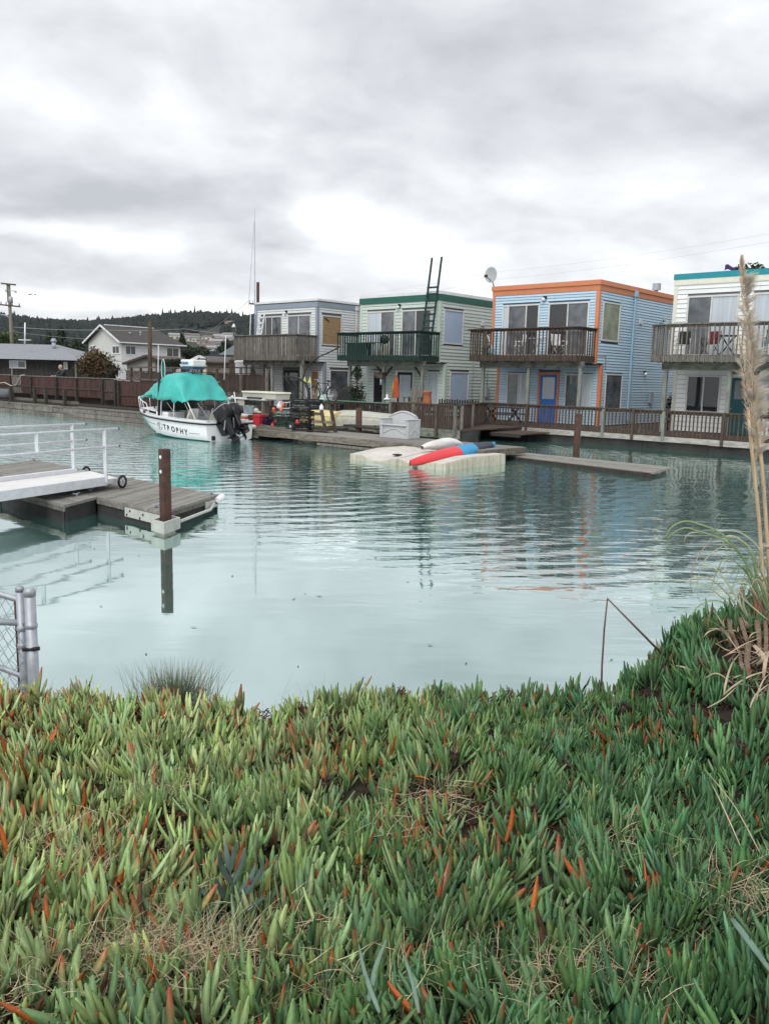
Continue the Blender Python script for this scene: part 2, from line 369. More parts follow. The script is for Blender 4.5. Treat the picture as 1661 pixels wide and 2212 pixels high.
# ------------------------------------------------------------------ far ground, the hill behind the town
def quad_ab(mb, a0, a1, b0, b1, z):
    mb.add([tuple(AB(a0, b0, z)), tuple(AB(a1, b0, z)), tuple(AB(a1, b1, z)), tuple(AB(a0, b1, z))], [(0, 1, 2, 3)])
b = MB(); quad_ab(b, -1700, -33, 20.9, 1700, .40); quad_ab(b, -33, 1700, 43.5, 1700, .40)
tag(b.build('far_ground', M['ground']), kind='structure')

def hill_z(x, y):
    s = min(max((y - 420) / 680.0, 0), 1); s = s * s * (3 - 2 * s)
    crest = 66 + 3.0 * math.sin(x * .007 + 1) + 2.5 * math.sin(x * .021) + .02 * (x + 250)
    return .4 + s * crest
b = MB(); P = []
for i in range(76):
    x = -1100 + i * 24
    P.append([(x, 400 + j * 24, hill_z(x, 400 + j * 24) - (.3 if j == 0 else 0)) for j in range(36)])
b.grid(P); tag(b.build('hill', M['hill']), kind='structure')

# ------------------------------------------------------------------ the four float houses
def opening_cuts(x0, x1, z0, z1, ops):
    """intervals of a siding row that no opening covers"""
    iv = [(x0, x1)]
    for (a0, a1, c0, c1) in ops:
        if z1 <= c0 + .01 or z0 >= c1 - .01: continue
        nx = []
        for (p, q) in iv:
            if a1 <= p or a0 >= q: nx.append((p, q)); continue
            if a0 > p: nx.append((p, a0))
            if a1 < q: nx.append((a1, q))
        iv = nx
    return [(p, q) for p, q in iv if q - p > .03]

def siding(house, off, m, step, plane, x0, x1, z0, z1, ops):
    """lapped boards: plane 'f' = the front wall at y, 's' = the side wall at x"""
    kind, c = plane
    n = max(1, round((z1 - z0) / step)); st = (z1 - z0) / n
    for i in range(n):
        a, bz = z0 + i * st, z0 + (i + 1) * st
        for (p, q) in opening_cuts(x0, x1, a, bz, ops):
            p += .002; q -= .002; a_ = a; a = a_ + .014  # gap bares the darkened wall, a painted shadow line under each board
            mb = MB(off); t = .030; jig = random.uniform(-.0015, .0015)
            if kind == 'f':
                mb.hexa([(p, c - t, a + jig), (q, c - t, a + jig), (q, c, a), (p, c, a), (p, c - .005, bz), (q, c - .005, bz), (q, c, bz), (p, c, bz)])
            else:
                mb.hexa([(c, p, a), (c + t, p, a + jig), (c + t, q, a + jig), (c, q, a), (c, p, bz), (c + .005, p, bz), (c + .005, q, bz), (c, q, bz)])
            mb.build('siding_board', m, house); a = a_

def window(house, off, plane, x0, x1, z0, z1, panes, frame=None, name='window', fw=.07, mull=None, trim=None):
    """panes: list of (fraction, material); a frame with its panes as sub-parts"""
    kind, c = plane; frame = frame or M['vinyl']
    mb = MB(off)
    if kind == 'f': mb.ring(x0, x1, z0, z1, fw, c - .045, c + .02)
    else: mb.ring_y(x0, x1, z0, z1, fw, c - .02, c + .045)
    cuts = [x0 + fw]; tot = x1 - x0 - 2 * fw
    for fr_, _ in panes: cuts.append(cuts[-1] + fr_ * tot)
    for k in range(1, len(panes)):
        x = cuts[k]
        if kind == 'f': mb.box(x - .028, x + .028, c - .035, c + .02, z0 + fw, z1 - fw)
        else: mb.box(c - .02, c + .035, x - .028, x + .028, z0 + fw, z1 - fw)
    w = mb.build(name, frame, house)
    for k, (_, pm) in enumerate(panes):
        p, q = cuts[k] + (.028 if k else 0) + .002, cuts[k + 1] - (.028 if k < len(panes) - 1 else 0) - .002
        g = MB(off); d = .012 * (k % 2)
        if kind == 'f': g.box(p, q, c - .018 + d, c - .010 + d, z0 + fw + .002, z1 - fw - .002)
        else: g.box(c + .010 - d, c + .018 - d, p, q, z0 + fw + .002, z1 - fw - .002)
        g.build('pane', pm, w)
    return w

def house(Rr, wall_c, label, step, body, trim, fascia, ops_fu, ops_fl, ops_su, ops_sl, railmat, bal_sp, bal_w, bal_ext, depth=43.0, side=True):
    off = (-Rr, -33.05, -.5); Lf = Rr - 5.5; BU, BL = 33.05, 33.65
    h = thing('float_house', label, 'house', AB(Rr, BU, .5), ROWZ)
    mb = MB(off)
    mb.box(Lf, Rr, BU, depth, 3.22, 6.40); w = mb.build('wall', body, h); w['label'] = 'upper storey wall'
    mb = MB(off); mb.box(Lf, Rr, BL, depth, .5, 3.218); w = mb.build('wall', body, h); w['label'] = 'lower storey wall'
    wm = paint('painted siding of ' + label[:18], wall_c, .5)
    tw = .13
    fu = [(x0 + Rr, x1 + Rr, z0, z1) for (x0, x1, z0, z1, *_) in ops_fu]; fl = [(x0 + Rr, x1 + Rr, z0, z1) for (x0, x1, z0, z1, *_) in ops_fl]
    siding(h, off, wm, step, ('f', BU), Lf + tw, Rr - tw, 3.26, 6.36, fu)
    siding(h, off, wm, step, ('f', BL), Lf + tw, Rr - tw, .52, 3.20, fl)
    if side:
        siding(h, off, wm, step, ('s', Rr), BU + tw, depth - .02, 3.26, 6.36, [o[:4] for o in ops_su])
        siding(h, off, wm, step, ('s', Rr), BL + tw, depth - .02, .52, 3.258, [o[:4] for o in ops_sl])
    # corner boards
    for x0, x1, y0, y1, z0, z1 in ((Lf - .025, Lf + tw, BU - .03, BU + .12, 3.22, 6.36), (Rr - tw, Rr + .03, BU - .03, BU + tw, 3.22, 6.36),
                                   (Lf - .025, Lf + tw, BL - .03, BL + .12, .5, 3.20), (Rr - tw, Rr + .03, BL - .03, BL + tw, .5, 3.20)):
        MB(off).box(x0, x1, y0, y1, z0, z1).build('corner_board', trim, h)
    MB(off).box(Lf, Rr, BU + .01, BL - .002, 3.19, 3.215).build('soffit', M['wood_dark'], h)
    # roof edge: (z0, z1, proud, material) bands
    for (z0, z1, pr, fm) in fascia:
        mb = MB(off); mb.box(Lf - pr, Rr + pr, BU - pr, BU + .05, z0, z1); mb.box(Rr - .05, Rr + pr, BU + .05, depth, z0, z1); mb.box(Lf - pr, Lf + .05, BU + .05, depth, z0, z1)
        mb.build('roof_edge', fm, h)
    MB(off).box(Lf + .05, Rr - .05, BU + .05, depth, 6.42, fascia[-1][1] - .05).build('roof', M['roof_white'], h)
    for o in ops_fu: window(h, off, ('f', BU), o[0] + Rr, o[1] + Rr, o[2], o[3], o[4], name=o[5] if len(o) > 5 else 'sliding_door')
    for o in ops_fl:
        if o[5] == 'door': continue
        window(h, off, ('f', BL), o[0] + Rr, o[1] + Rr, o[2], o[3], o[4], name=o[5])
    for o in ops_su + ops_sl: window(h, off, ('s', Rr), o[0], o[1], o[2], o[3], o[4], name=o[5])
    # globe lamp under the roof edge
    mb = MB(off); lx = Rr - 2.72; mb.box(lx, lx + .14, BU - .12, BU - .022, 6.12, 6.24); la = mb.build('wall_lamp', M['black_matt'], h)
    MB(off).ball((lx + .02, BU - .12, 6.08), .085).build('globe', M['white'], la)
    balcony(h, off, Rr, railmat, bal_sp, bal_w, bal_ext)
    return h, off

def balcony(h, off, Rr, rm, sp, bw, ext):
    L0, R0, B0, B1 = Rr - 5.62, Rr + ext, 31.4, 33.02
    mb = MB(off)
    for i in range(12):
        y0 = B0 + .05 + i * .131; mb.box(L0 + .04, R0 - .04, y0, y0 + .125, 3.52, 3.555)
    d = mb.build('balcony', rm, h)
    mb = MB(off); mb.box(L0 + .03, R0 - .03, B0 + .04, B0 + .08, 3.30, 3.518); mb.box(L0 + .03, L0 + .07, B0 + .08, B1, 3.30, 3.518); mb.box(R0 - .07, R0 - .03, B0 + .08, B1, 3.30, 3.518)
    mb.build('rim_joist', rm, d)
    for i in range(9):
        x = L0 + .4 + i * .6; MB(off).box(x, x + .04, B0 + .08, B1, 3.31, 3.518).build('joist', M['wood_dark'], d)
    for x0, x1, y0, y1 in ((L0 - .06, R0 + .06, B0 - .07, B0 + .09), (R0 - .09, R0 + .06, B0 + .09, B1), (L0 - .06, L0 + .09, B0 + .09, B1)):
        MB(off).box(x0, x1, y0, y1, 4.70, 4.74).build('cap_rail', rm, d)
    for x0, x1, y0, y1 in ((L0 + .03, R0 - .03, B0 + .04, B0 + .08), (R0 - .07, R0 - .03, B0 + .08, B1), (L0 + .03, L0 + .07, B0 + .08, B1)):
        MB(off).box(x0, x1, y0, y1, 4.60, 4.698).build('top_rail', rm, d)
    mb = MB(); mb.box(-bw / 2, bw / 2, -.019, .019, 3.27, 4.698); me = mb.mesh('baluster', rm)
    mb = MB(); mb.box(-.019, .019, -bw / 2, bw / 2, 3.27, 4.698); mes = mb.mesh('baluster', rm)
    n = int((R0 - L0) / sp)
    for i in range(n + 1):
        x = L0 + .05 + (R0 - L0 - .1) * i / n
        inst('baluster', me, d, (x + off[0], B0 + .018 + off[1], off[2] + random.uniform(-.012, .012)), (0, random.uniform(-.006, .006), 0))
    n = int((B1 - B0) / sp)
    for s, x in ((1, R0 - .008), (-1, L0 + .008)):
        for i in range(1, n):
            inst('baluster', mes, d, (x + off[0], B0 + .06 + (B1 - B0) * i / n + off[1], off[2] + random.uniform(-.012, .012)))
    MB(off).box(Rr - 5.28, Rr + .10, 31.84, 31.98, 3.0, 3.298).build('beam', M['beam'], d)
    for k, x in enumerate((Rr - 5.12, Rr - 2.62, Rr - .04)):
        p = MB(off).box(x - .07, x + .07, 31.84, 31.98, .5, 2.998).build('post', M['wood_pale'], d)

g_d, g_m, cu, bl = M['glass_dark'], M['glass_mid'], M['curtain'], M['blind']
OR = paint('orange trim paint', (.58, .21, .10), .35); BLW = (.42, .575, .69)
def fasc(*t): return list(t)
# the blue house
blue_trim = M['vinyl']
HB, OB = house(-17.6, BLW, 'light blue float house with orange roof edge and bright blue door', .122, mat('blue lap shade wall', (.06, .10, .15)), OR,  # wall behind the boards coloured dark to stand in for lap shadow
    [(6.36, 6.60, .04, OR), (6.602, 6.80, .085, OR)],
    [(-4.95, -2.92, 3.56, 5.92, [(.14, cu), (.52, g_m), (.34, g_d)]), (-2.46, -.42, 3.56, 5.92, [(.48, g_d), (.52, g_m)])],
    [(-4.92, -3.6, 1.25, 2.80, [(.5, g_m), (.5, cu)], 'window'), (-3.17, -2.04, .5, 2.86, [], 'door'), (-1.75, -.40, 1.25, 2.80, [(.5, g_m), (.5, cu)], 'window')],
    [(33.42, 35.05, 4.24, 5.94, [(1, M['blind_green'])], 'window')],
    [(34.08, 35.72, 1.15, 2.84, [(1, g_m)], 'window')], M['wood_brown'], .185, .05, .02)
def door(h, off, Rr, x0, x1, dm, trim, glass, gz0=1.62, gz1=2.62, handle=True):
    BL = 33.65
    mb = MB(off); mb.box(x0 + Rr, x0 + .12 + Rr, BL - .05, BL + .02, .5, 2.86); mb.box(x1 - .12 + Rr, x1 + Rr, BL - .05, BL + .02, .5, 2.86); mb.box(x0 + .12 + Rr, x1 - .12 + Rr, BL - .05, BL + .02, 2.74, 2.86)
    mb.build('door_frame', trim, h)
    X0, X1 = x0 + .122 + Rr, x1 - .122 + Rr
    mb = MB(off); mb.box(X0, X1, BL - .03, BL - .002, .52, gz0); mb.box(X0, X1, BL - .03, BL - .002, gz1, 2.738); mb.box(X0, X0 + .12, BL - .03, BL - .002, gz0, gz1); mb.box(X1 - .12, X1, BL - .03, BL - .002, gz0, gz1)
    d = mb.build('door', dm, h)
    MB(off).box(X0 + .122, X1 - .122, BL - .022, BL - .012, gz0 + .002, gz1 - .002).build('pane', glass, d)
    if handle: MB(off).ball((X0 + .06, BL - .06, 1.52), .035).build('handle', M['galv'], d)
door(HB, OB, -17.6, -3.17, -2.04, paint('bright blue door paint', (.035, .16, .50), .15), OR, cu)
GRW = (.50, .57, .525)
GT = paint('pale green trim', (.46, .56, .49), .3); GD = paint('dark green fascia paint', (.020, .105, .078), .2)
HG, OG = house(-26.35, GRW, 'pale green float house with dark green roof edge and a roof ladder', .172, mat('green lap shade wall', (.08, .10, .088)), GT,
    [(6.32, 6.64, .06, GD), (6.642, 6.79, .04, M['roof_white'])],
    [(-4.98, -2.95, 3.56, 5.93, [(.5, cu), (.5, g_m)]), (-2.5, -.5, 3.56, 5.92, [(.48, g_m), (.52, g_d)])],
    [(-5.02, -4.15, .56, 2.80, [(1, g_d)], 'window'), (-3.32, -2.02, .5, 2.86, [], 'door'), (-1.12, -.36, .7, 2.8, [(1, cu)], 'window')],
    [(33.38, 35.05, 4.20, 5.93, [(1, bl)], 'window')],
    [(34.06, 35.70, 1.0, 2.82, [(1, M['blind'])], 'window')], M['wood_green'], .172, .05, .12)
door(HG, OG, -26.35, -3.32, -2.02, M['black_matt'], M['vinyl'], cu, .95, 2.6)
GYW = (.62, .64, .645)
GF = paint('slate grey fascia paint', (.24, .29, .34), .25)
HY, OY = house(-35.3, GYW, 'pale grey float house with a boarded up side window', .148, mat('grey lap shade wall', (.10, .105, .11)), GF,
    [(6.36, 6.66, .05, GF), (6.662, 6.70, .07, M['black_matt']), (6.702, 6.82, .05, M['roof_white'])],
    [(-5.15, -3.05, 3.56, 5.95, [(.26, g_m), (.30, g_d), (.44, g_m)]), (-2.55, -.5, 3.56, 5.95, [(.47, g_m), (.53, g_m)])],
    [(-5.0, -4.6, .9, 2.81, [(1, g_d)], 'window'), (-3.65, -2.05, .5, 2.9, [], 'door'), (-1.12, -.42, .9, 2.75, [(1, M['plywood'])], 'window')],
    [(33.38, 35.0, 4.22, 5.93, [(1, M['plywood'])], 'window')],
    [(34.06, 35.66, .9, 2.82, [(1, M['glass_mid'])], 'window')], M['wood_grey'], .118, .072, .05)
door(HY, OY, -35.3, -3.65, -2.05, M['black_matt'], M['wood_pale'], g_m, .7, 2.6)
WHW = (.76, .785, .775); CT = paint('cream trim paint', (.66, .65, .55), .3); TL = paint('teal fascia paint', (.012, .26, .31), .15)
HW, OW = house(-8.75, WHW, 'white float house with teal roof edge and teal door', .186, mat('white lap shade wall', (.13, .135, .135)), CT,
    [(6.36, 6.575, .05, CT), (6.577, 6.80, .065, TL)],
    [(-4.95, -2.92, 3.56, 5.92, [(.48, g_m), (.52, cu)]), (-2.42, -.45, 3.56, 5.92, [(.5, cu), (.5, cu)])],
    [(-4.95, -3.55, 1.3, 2.82, [(.5, g_d), (.5, g_d)], 'window'), (-3.25, -2.1, .5, 2.86, [], 'door'), (-1.75, -.40, 1.25, 2.80, [(.5, g_m), (.5, cu)], 'window')],
    [], [], M['wood_grey'], .176, .048, .03, side=False)
door(HW, OW, -8.75, -3.25, -2.1, paint('dark teal door paint', (.008, .085, .095), .15), CT, M['glass_mid'], 1.9, 2.62)
# marker scrap on the boarded window
MB(OY).hexa([(-35.3 + .046, 33.6, 5.72), (-35.3 + .056, 33.6, 5.72), (-35.3 + .056, 33.95, 5.55), (-35.3 + .046, 33.95, 5.55), (-35.3 + .046, 33.6, 5.80), (-35.3 + .056, 33.6, 5.80), (-35.3 + .056, 33.95, 5.63), (-35.3 + .046, 33.95, 5.63)]).build('tape', M['wood_dark'], HY)
# downspouts and other pieces fixed to the houses
def spout(h, off, x, y, m):
    mb = MB(off); mb.box(x + .03, x + .11, y - .05, y + .05, .7, 6.34); mb.box(x + .02, x + .16, y - .09, y + .09, 6.36, 6.62); mb.build('downspout', m, h)
spout(HB, OB, -17.58, 36.36, paint('blue downspout paint', (.30, .46, .62), .2)); spout(HY, OY, -35.28, 36.2, M['vinyl'])
mb = MB(OB); mb.box(-17.575, -17.50, 37.85, 37.98, 2.95, 3.05); la = mb.build('wall_lamp', M['black_matt'], HB); MB(OB).ball((-17.48, 37.92, 2.88), .08).build('globe', M['white'], la)
mb = MB(OB); mb.tube([(-18.3, 40.2, 6.7), (-18.3, 40.2, 7.05)], .09, 10); v_ = mb.build('flue', M['galv'], HB); MB(OB).box(-18.46, -18.14, 40.05, 40.35, 7.05, 7.38).build('cap', M['galv'], v_)
MB(OB).tube([(-17.57, 33.2, 3.62), (-17.57, 33.95, 3.62), (-17.57, 33.95, 3.0)], .018, 6).build('conduit', M['galv'], HB)
MB(OB).box(-17.575, -17.46, 38.6, 38.95, 1.5, 2.0).build('meter_box', M['galv'], HB)
MB(OB).box(-17.575, -17.51, 37.0, 37.25, 5.2, 5.4).build('vent_hood', M['vinyl'], HB)
MB(OG).box(-26.325, -26.22, 37.2, 37.5, 1.5, 2.0).build('meter_box', M['galv'], HG)
MB(OG).box(-26.325, -26.26, 36.6, 36.85, 5.3, 5.5).build('vent_hood', M['vinyl'], HG)
MB(OG).tube([(-26.3, 36.0, .8), (-26.3, 36.0, 3.6), (-26.3, 37.35, 3.6), (-26.3, 37.35, 2.0)], .016, 6).build('conduit', M['galv'], HG)
MB(OG).tube([(-29.4, 36.5, 6.7), (-29.4, 36.5, 6.98)], .08, 8).build('roof_vent', M['galv'], HG)
MB(OY).box(-35.275, -35.20, 37.4, 37.6, 5.3, 5.5).build('vent_hood', M['vinyl'], HY)
mb = MB(OW); mb.tube([(-14.25, 33.4, 4.75), (-14.75, 33.3, 5.05)], .02, 5); mb.tube([(-14.9, 33.3, 4.9), (-14.62, 33.3, 5.2)], .02, 5); mb.tube([(-14.72, 33.2, 5.2), (-14.8, 33.4, 4.95)], .02, 5); mb.build('antenna', M['galv'], HW)
# knee braces of the green house
for x, s in ((-31.47, 1), (-28.97, 1), (-28.97, -1), (-26.39, -1)):
    MB(OG).bar((x, 31.91, 2.45), (x + s * .52, 31.91, 2.99), .09, .09, up=(0, 1, 0)).build('knee_brace', M['wood_dark'], HG)
# roof ladder, satellite dish
def ladder(name, label, pts, mats, w, rung0, n, step, rot=ROWZ):
    (a0, b0, z0), (a1, b1, z1) = pts
    o = thing(name, label, 'ladder', AB(a0, b0, z0), rot); off = (-a0, -b0, -z0)
    f = lambda z: (b0 + (b1 - b0) * (z - z0) / (z1 - z0), a0 + (a1 - a0) * (z - z0) / (z1 - z0))
    for s in (0, w):
        MB(off).bar((a0 + s, b0, z0), (a1 + s, b1, z1), .05, .10, up=(1, 0, 0)).build('rail', mats, o)
    for i in range(n):
        z = rung0 - i * step; bb, aa = f(z)
        MB(off).box(aa - .02, aa + w + .02, bb - .085, bb - .052, z - .045, z + .045).build('rung', mats, o)
    return o
ladder('ladder', 'long dark green ladder rising above the roof of the pale green house', [(-26.98, 32.35, 3.56), (-27.05, 33.17, 8.45)], M['wood_green'], .62, 6.95, 10, .335)
ladder('stepladder', 'pale aluminium stepladder standing on the grey house balcony', [(-40.0, 32.2, 3.56), (-39.85, 32.6, 6.05)], M['alu'], .38, 5.85, 7, .33)
def dish():
    o = thing('satellite_dish', 'grey satellite dish on the left roof corner of the blue house', 'dish', AB(-23.05, 33.3, 6.8), ROWZ)
    MB().tube([(-.16, .0, -.2), (-.16, -.25, .25), (-.16, -.3, .42)], .03, 8).build('mast', M['galv'], o)
    P = []
    for i in range(7):
        r = .36 * i / 6; P.append([(-.16 + r * math.cos(a) * .92, -.36 - .5 * (r / .36) ** 2 * .12 + .0 * r, .55 + r * math.sin(a)) for a in [2 * math.pi * j / 24 for j in range(24)]])
    d = MB().grid(P, close=True).build('reflector', mat('grey dish paint', (.42, .44, .45), rough=.5), o)
    s = d.modifiers.new('s', 'SOLIDIFY'); s.thickness = .02
    MB().tube([(-.16, -.3, .24), (-.16, -.78, .42)], .02, 6).build('feed_arm', M['rust'], o)
    MB().box(-.22, -.10, -.86, -.74, .38, .5).build('receiver', M['rust'], o)
dish()

# ------------------------------------------------------------------ decks in front of the houses
def deck(name, label, a0, a1, b0, b1, z, base=True, fz=.20, m='fascia_deck', top='wood_brown'):
    o = thing(name, label, 'walkway', AB(a1, b0, 0), ROWZ); off = (-a1, -b0, 0)
    n = max(1, int((b1 - b0) / .30)); w = (b1 - b0) / n
    for i in range(n):
        MB(off).box(a0, a1, b0 + i * w + .003, b0 + (i + 1) * w - .003, z - .05, z + random.uniform(-.003, .003)).build('deck_board', M[top], o)
    nn = max(1, int((a1 - a0) / 4.5)); ww = (a1 - a0) / nn
    for i in range(nn):
        MB(off).box(a0 + i * ww + .004, a0 + (i + 1) * ww - .004, b0 - .05, b0 - .004, z - fz - random.uniform(0, .03), z - .012).build('edge_board', M[m], o)
    if base:
        nb = max(1, int((a1 - a0) / 2.4)); wb = (a1 - a0) / nb
        for i in range(nb):
            MB(off).box(a0 + i * wb + .01, a0 + (i + 1) * wb - .01, b0 + random.uniform(.06, .1), b0 + 1.2, -.5, z - .06).build('float_block', M['float_dark'], o)
    return o, off
deck('walkway', 'long raised walkway in front of the blue and white houses', -21.25, 4.0, 29.72, 33.6, .5)
deck('walkway', 'raised deck in front of the pale green house', -27.3, -19.0, 25.35, 33.6, .5, fz=.34, m='beam')
deck('walkway', 'raised deck below the pale grey house', -41.5, -33.9, 27.0, 33.6, .5, m='wood_dark')
deck('walkway', 'low landing between the green house deck and the blue house walkway', -19.0, -17.6, 27.4, 29.6, .36, base=False, fz=.12, m='wood_dark')
deck('side_walkway', 'side passage deck between the green and the blue houses', -26.2, -23.2, 33.62, 43, .48, base=False)
deck('side_walkway', 'side passage deck between the blue and the white houses', -17.5, -14.4, 33.62, 43, .48, base=False)
deck('side_walkway', 'side passage deck between the grey and the green houses', -35.1, -31.95, 25.4, 43, .48, base=False)

def railing(label, pts, z0, z1, rm, pm, sp=.135, bw=.042, posts=None, cap=.14, group=None, capm=None, lower=True):
    """pts: two AB points; posts: list of distances along"""
    (a0, b0), (a1, b1) = pts; p0, p1 = AB(a0, b0), AB(a1, b1); d = (p1 - p0).length; rz = math.atan2(p1.y - p0.y, p1.x - p0.x)
    o = thing('railing', label, 'railing', (p0.x, p0.y, z0), rz, group); h = z1 - z0
    MB().box(-.05, d + .05, -cap / 2, cap / 2, h - .04, h).build('cap_rail', capm or rm, o)
    MB().box(0, d, -.02, .02, h - .14, h - .043).build('top_rail', rm, o)
    if lower: MB().box(0, d, -.02, .02, .08, .15).build('bottom_rail', rm, o)
    n = int(d / sp); me = MB().box(-bw / 2, bw / 2, -.058, -.022, .02, h - .044).mesh('baluster', rm)
    for i in range(n):
        inst('baluster', me, o, ((i + .5) * d / n, 0, random.uniform(-.01, .01)), (0, random.uniform(-.012, .012), 0))
    for t in (posts if posts is not None else [0, d]):
        MB().box(t - .05, t + .05, -.16, -.06, -.22, h - .043).build('post', pm if random.random() < .5 else rm, o)
    return o
railing('long brown walkway railing in front of the blue and white houses', [(-21.15, 29.78), (3.5, 29.78)], .5, 1.46, M['wood_brown'], M['wood_pale'], .145, .045, [.1, 2.35, 5.85, 7.1, 8.3, 10.5, 12.4, 14.6, 16.9, 19.2, 21.5, 24])
railing('weathered railing of the green house deck with green cap at its left end', [(-27.2, 25.42), (-22.2, 25.42)], .5, 1.40, M['wood_dark'], M['wood_brown'], .115, .07, [.2, 1.4, 2.6, 3.8, 4.9], capm=paint('green rail cap paint', (.13, .22, .19), .4))
railing('tall dark railing of the green house deck behind the grey bench', [(-22.6, 25.36), (-19.15, 25.36)], .5, 1.45, M['wood_brown'], M['wood_grey'], .115, .07, [.05, 1.3, 2.5, 3.4])
railing('short return railing joining the green deck to the blue house walkway', [(-19.15, 25.4), (-21.0, 29.7)], .5, 1.46, M['wood_brown'], M['wood_grey'], .135, .05, [.1, 2.0])
railing('old white baluster railing behind the crab pots', [(-34.6, 24.6), (-29.9, 24.6)], .75, 1.62, M['wood_grey'], M['wood_grey'], .16, .06, [.1, 2.3, 4.6], capm=M['wood_dark'])
def pickets(label, a0, a1, b, z0, z1, m, sp=.16):
    o = thing('picket_fence', label, 'fence', AB(a0, b, z0), ROWZ)
    me = MB().prism_y([(-.045, 0), (.045, 0), (.045, z1 - z0 - .06), (0, z1 - z0), (-.045, z1 - z0 - .06)], -.012, .012).mesh('picket', m)
    n = int((a1 - a0) / sp)
    for i in range(n): inst('picket', me, o, ((i + .5) * sp, 0, random.uniform(-.015, .015)))
    for z in (.2, z1 - z0 - .3): MB().box(0, a1 - a0, .014, .05, z, z + .07).build('rail', m, o)
pickets('dark picket fence closing the gap beside the blue house', -26.2, -23.2, 33.0, .5, 1.45, M['wood_dark'])
pickets('grey picket fence closing the gap beside the green house', -34.2, -31.95, 33.0, .5, 1.62, M['wood_grey'])
# ------------------------------------------------------------------ floating dock in mid channel
def local(a, b, z=0): return (-a, -b, -z)
def float_dock():
    a0, a1, b0, b1, z = -27.4, -13.9, 19.75, 21.95, .38
    o = thing('floating_dock', 'long low wooden floating dock carrying crab pots and the grey bench', 'dock', AB(a1, b0, 0), ROWZ); off = local(a1, b0)
    n = 14; w = (b1 - b0) / n
    for i in range(n):
        for k, (p, q) in enumerate(((a0, -23.4), (-23.39, -18.6), (-18.59, a1))):
            MB(off).box(p, q, b0 + i * w + .004, b0 + (i + 1) * w - .004, z - .045, z + random.uniform(-.006, .004)).build('deck_board', M['dock_top'], o)
    for k, (p, q) in enumerate(((a0, -25.2), (-25.19, -23.2), (-23.19, -18.4), (-18.39, a1 + .03))):
        MB(off).box(p, q, b0 - .05, b0 - .004, z - .22 - .02 * (k % 2), z - .01).build('edge_board', M['dock_front'], o)
    MB(off).box(a1 + .004, a1 + .05, b0, b1, z - .2, z - .01).build('edge_board', M['dock_front'], o)
    for p, q, dz in ((-27.3, -24.4, .0), (-20.9, -18.0, .02), (-17.5, -14.2, 0)):
        MB(off).box(p, q, b0 - .02 + dz, b0 + 1.9, -.4, .155).build('float_block', M['float_dark'], o)
    for p, q, y, z0, z1 in ((-27.3, -24.2, -.10, .06, .16), (-21.0, -16.6, -.06, .03, .11), (-20.9, -17.0, -.03, -.06, .02)):
        MB(off).box(p, q, b0 + y, b0 + y + .04, z0, z1).build('waler', M['wood_grey'], o)
float_dock()
def plank_dock():
    """half sunk old dock to the right of the kayak float"""
    P = [at_z(*q, .09) for q in ((1098, 981), (1456, 1008), (1412, 1018), (1108, 990))]
    far0, far1, near1, near0 = at_z(1128, 977, .1), at_z(1457, 1009, .14), at_z(1408, 1021, .14), at_z(1096, 984, .1)
    o = thing('sunken_dock', 'half sunken old plank dock lying beside the kayak float', 'dock', tuple(near0), 0)
    L = lambda p: Vector(p) - near0
    n = 4
    for i in range(n):
        s, t = i / n + .006, (i + 1) / n - .006
        a, b_, c, d = near0.lerp(far0, s), near1.lerp(far1, s), near1.lerp(far1, t), near0.lerp(far0, t)
        dz = Vector((0, 0, random.uniform(0, .02))); th = Vector((0, 0, .05))
        MB().hexa([tuple(L(x) + dz - th) for x in (a, b_, c, d)] + [tuple(L(x) + dz) for x in (a, b_, c, d)]).build('plank', M['dock_top'], o)
    a, b_ = near0, near1; nrm = Vector((b_ - a).normalized().cross(Vector((0, 0, 1)))) * .05
    MB().hexa([tuple(L(x)) for x in (a + nrm - Vector((0, 0, .15)), b_ + nrm - Vector((0, 0, .2)), b_ - Vector((0, 0, .2)), a - Vector((0, 0, .15)), a + nrm - Vector((0, 0, .02)), b_ + nrm - Vector((0, 0, .02)), b_ - Vector((0, 0, .02)), a - Vector((0, 0, .02)))]).build('edge_board', M['wood_dark'], o)
    p0, p1 = at_z(1098, 986, .0), at_z(1240, 996, .0)
    MB().bar(L(p0) + Vector((0, 0, .0)), L(p1) + Vector((0, 0, -.04)), .12, .16).build('stringer', M['wood_grey'], o)
plank_dock()
def pile(name, label, px, py, z0, top_px, top_py, w, m=None, sq=False, capz=None, group=None, base=-.6):
    p = at_z(px, py, z0); d = math.hypot(p.x, p.y); t = at_y(top_px, top_py, p.y)
    o = thing(name, label, 'post', (p.x, p.y, z0), random.uniform(-.3, .3)); h = t.z - z0
    if sq: MB().box(-w / 2, w / 2, -w / 2, w / 2, base, h).build('shaft', m or M['rust'], o, .01)
    else: MB().tube([(0, 0, base), (0, 0, h)], w / 2, 14).build('shaft', m or M['rust'], o)
    return o
pile('mooring_pile', 'rusty brown mooring pile standing beside the half sunken dock', 1244, 985, 0, 1251, 893, .22)
_p = at_b(775, 916, 22.2)
o = thing('mooring_pile', 'short rust red pile standing before the grey dinghy', 'post', (_p.x, _p.y, .3)); MB().tube([(0, 0, -.9), (0, 0, .98)], .12, 14).build('shaft', M['rust'], o)

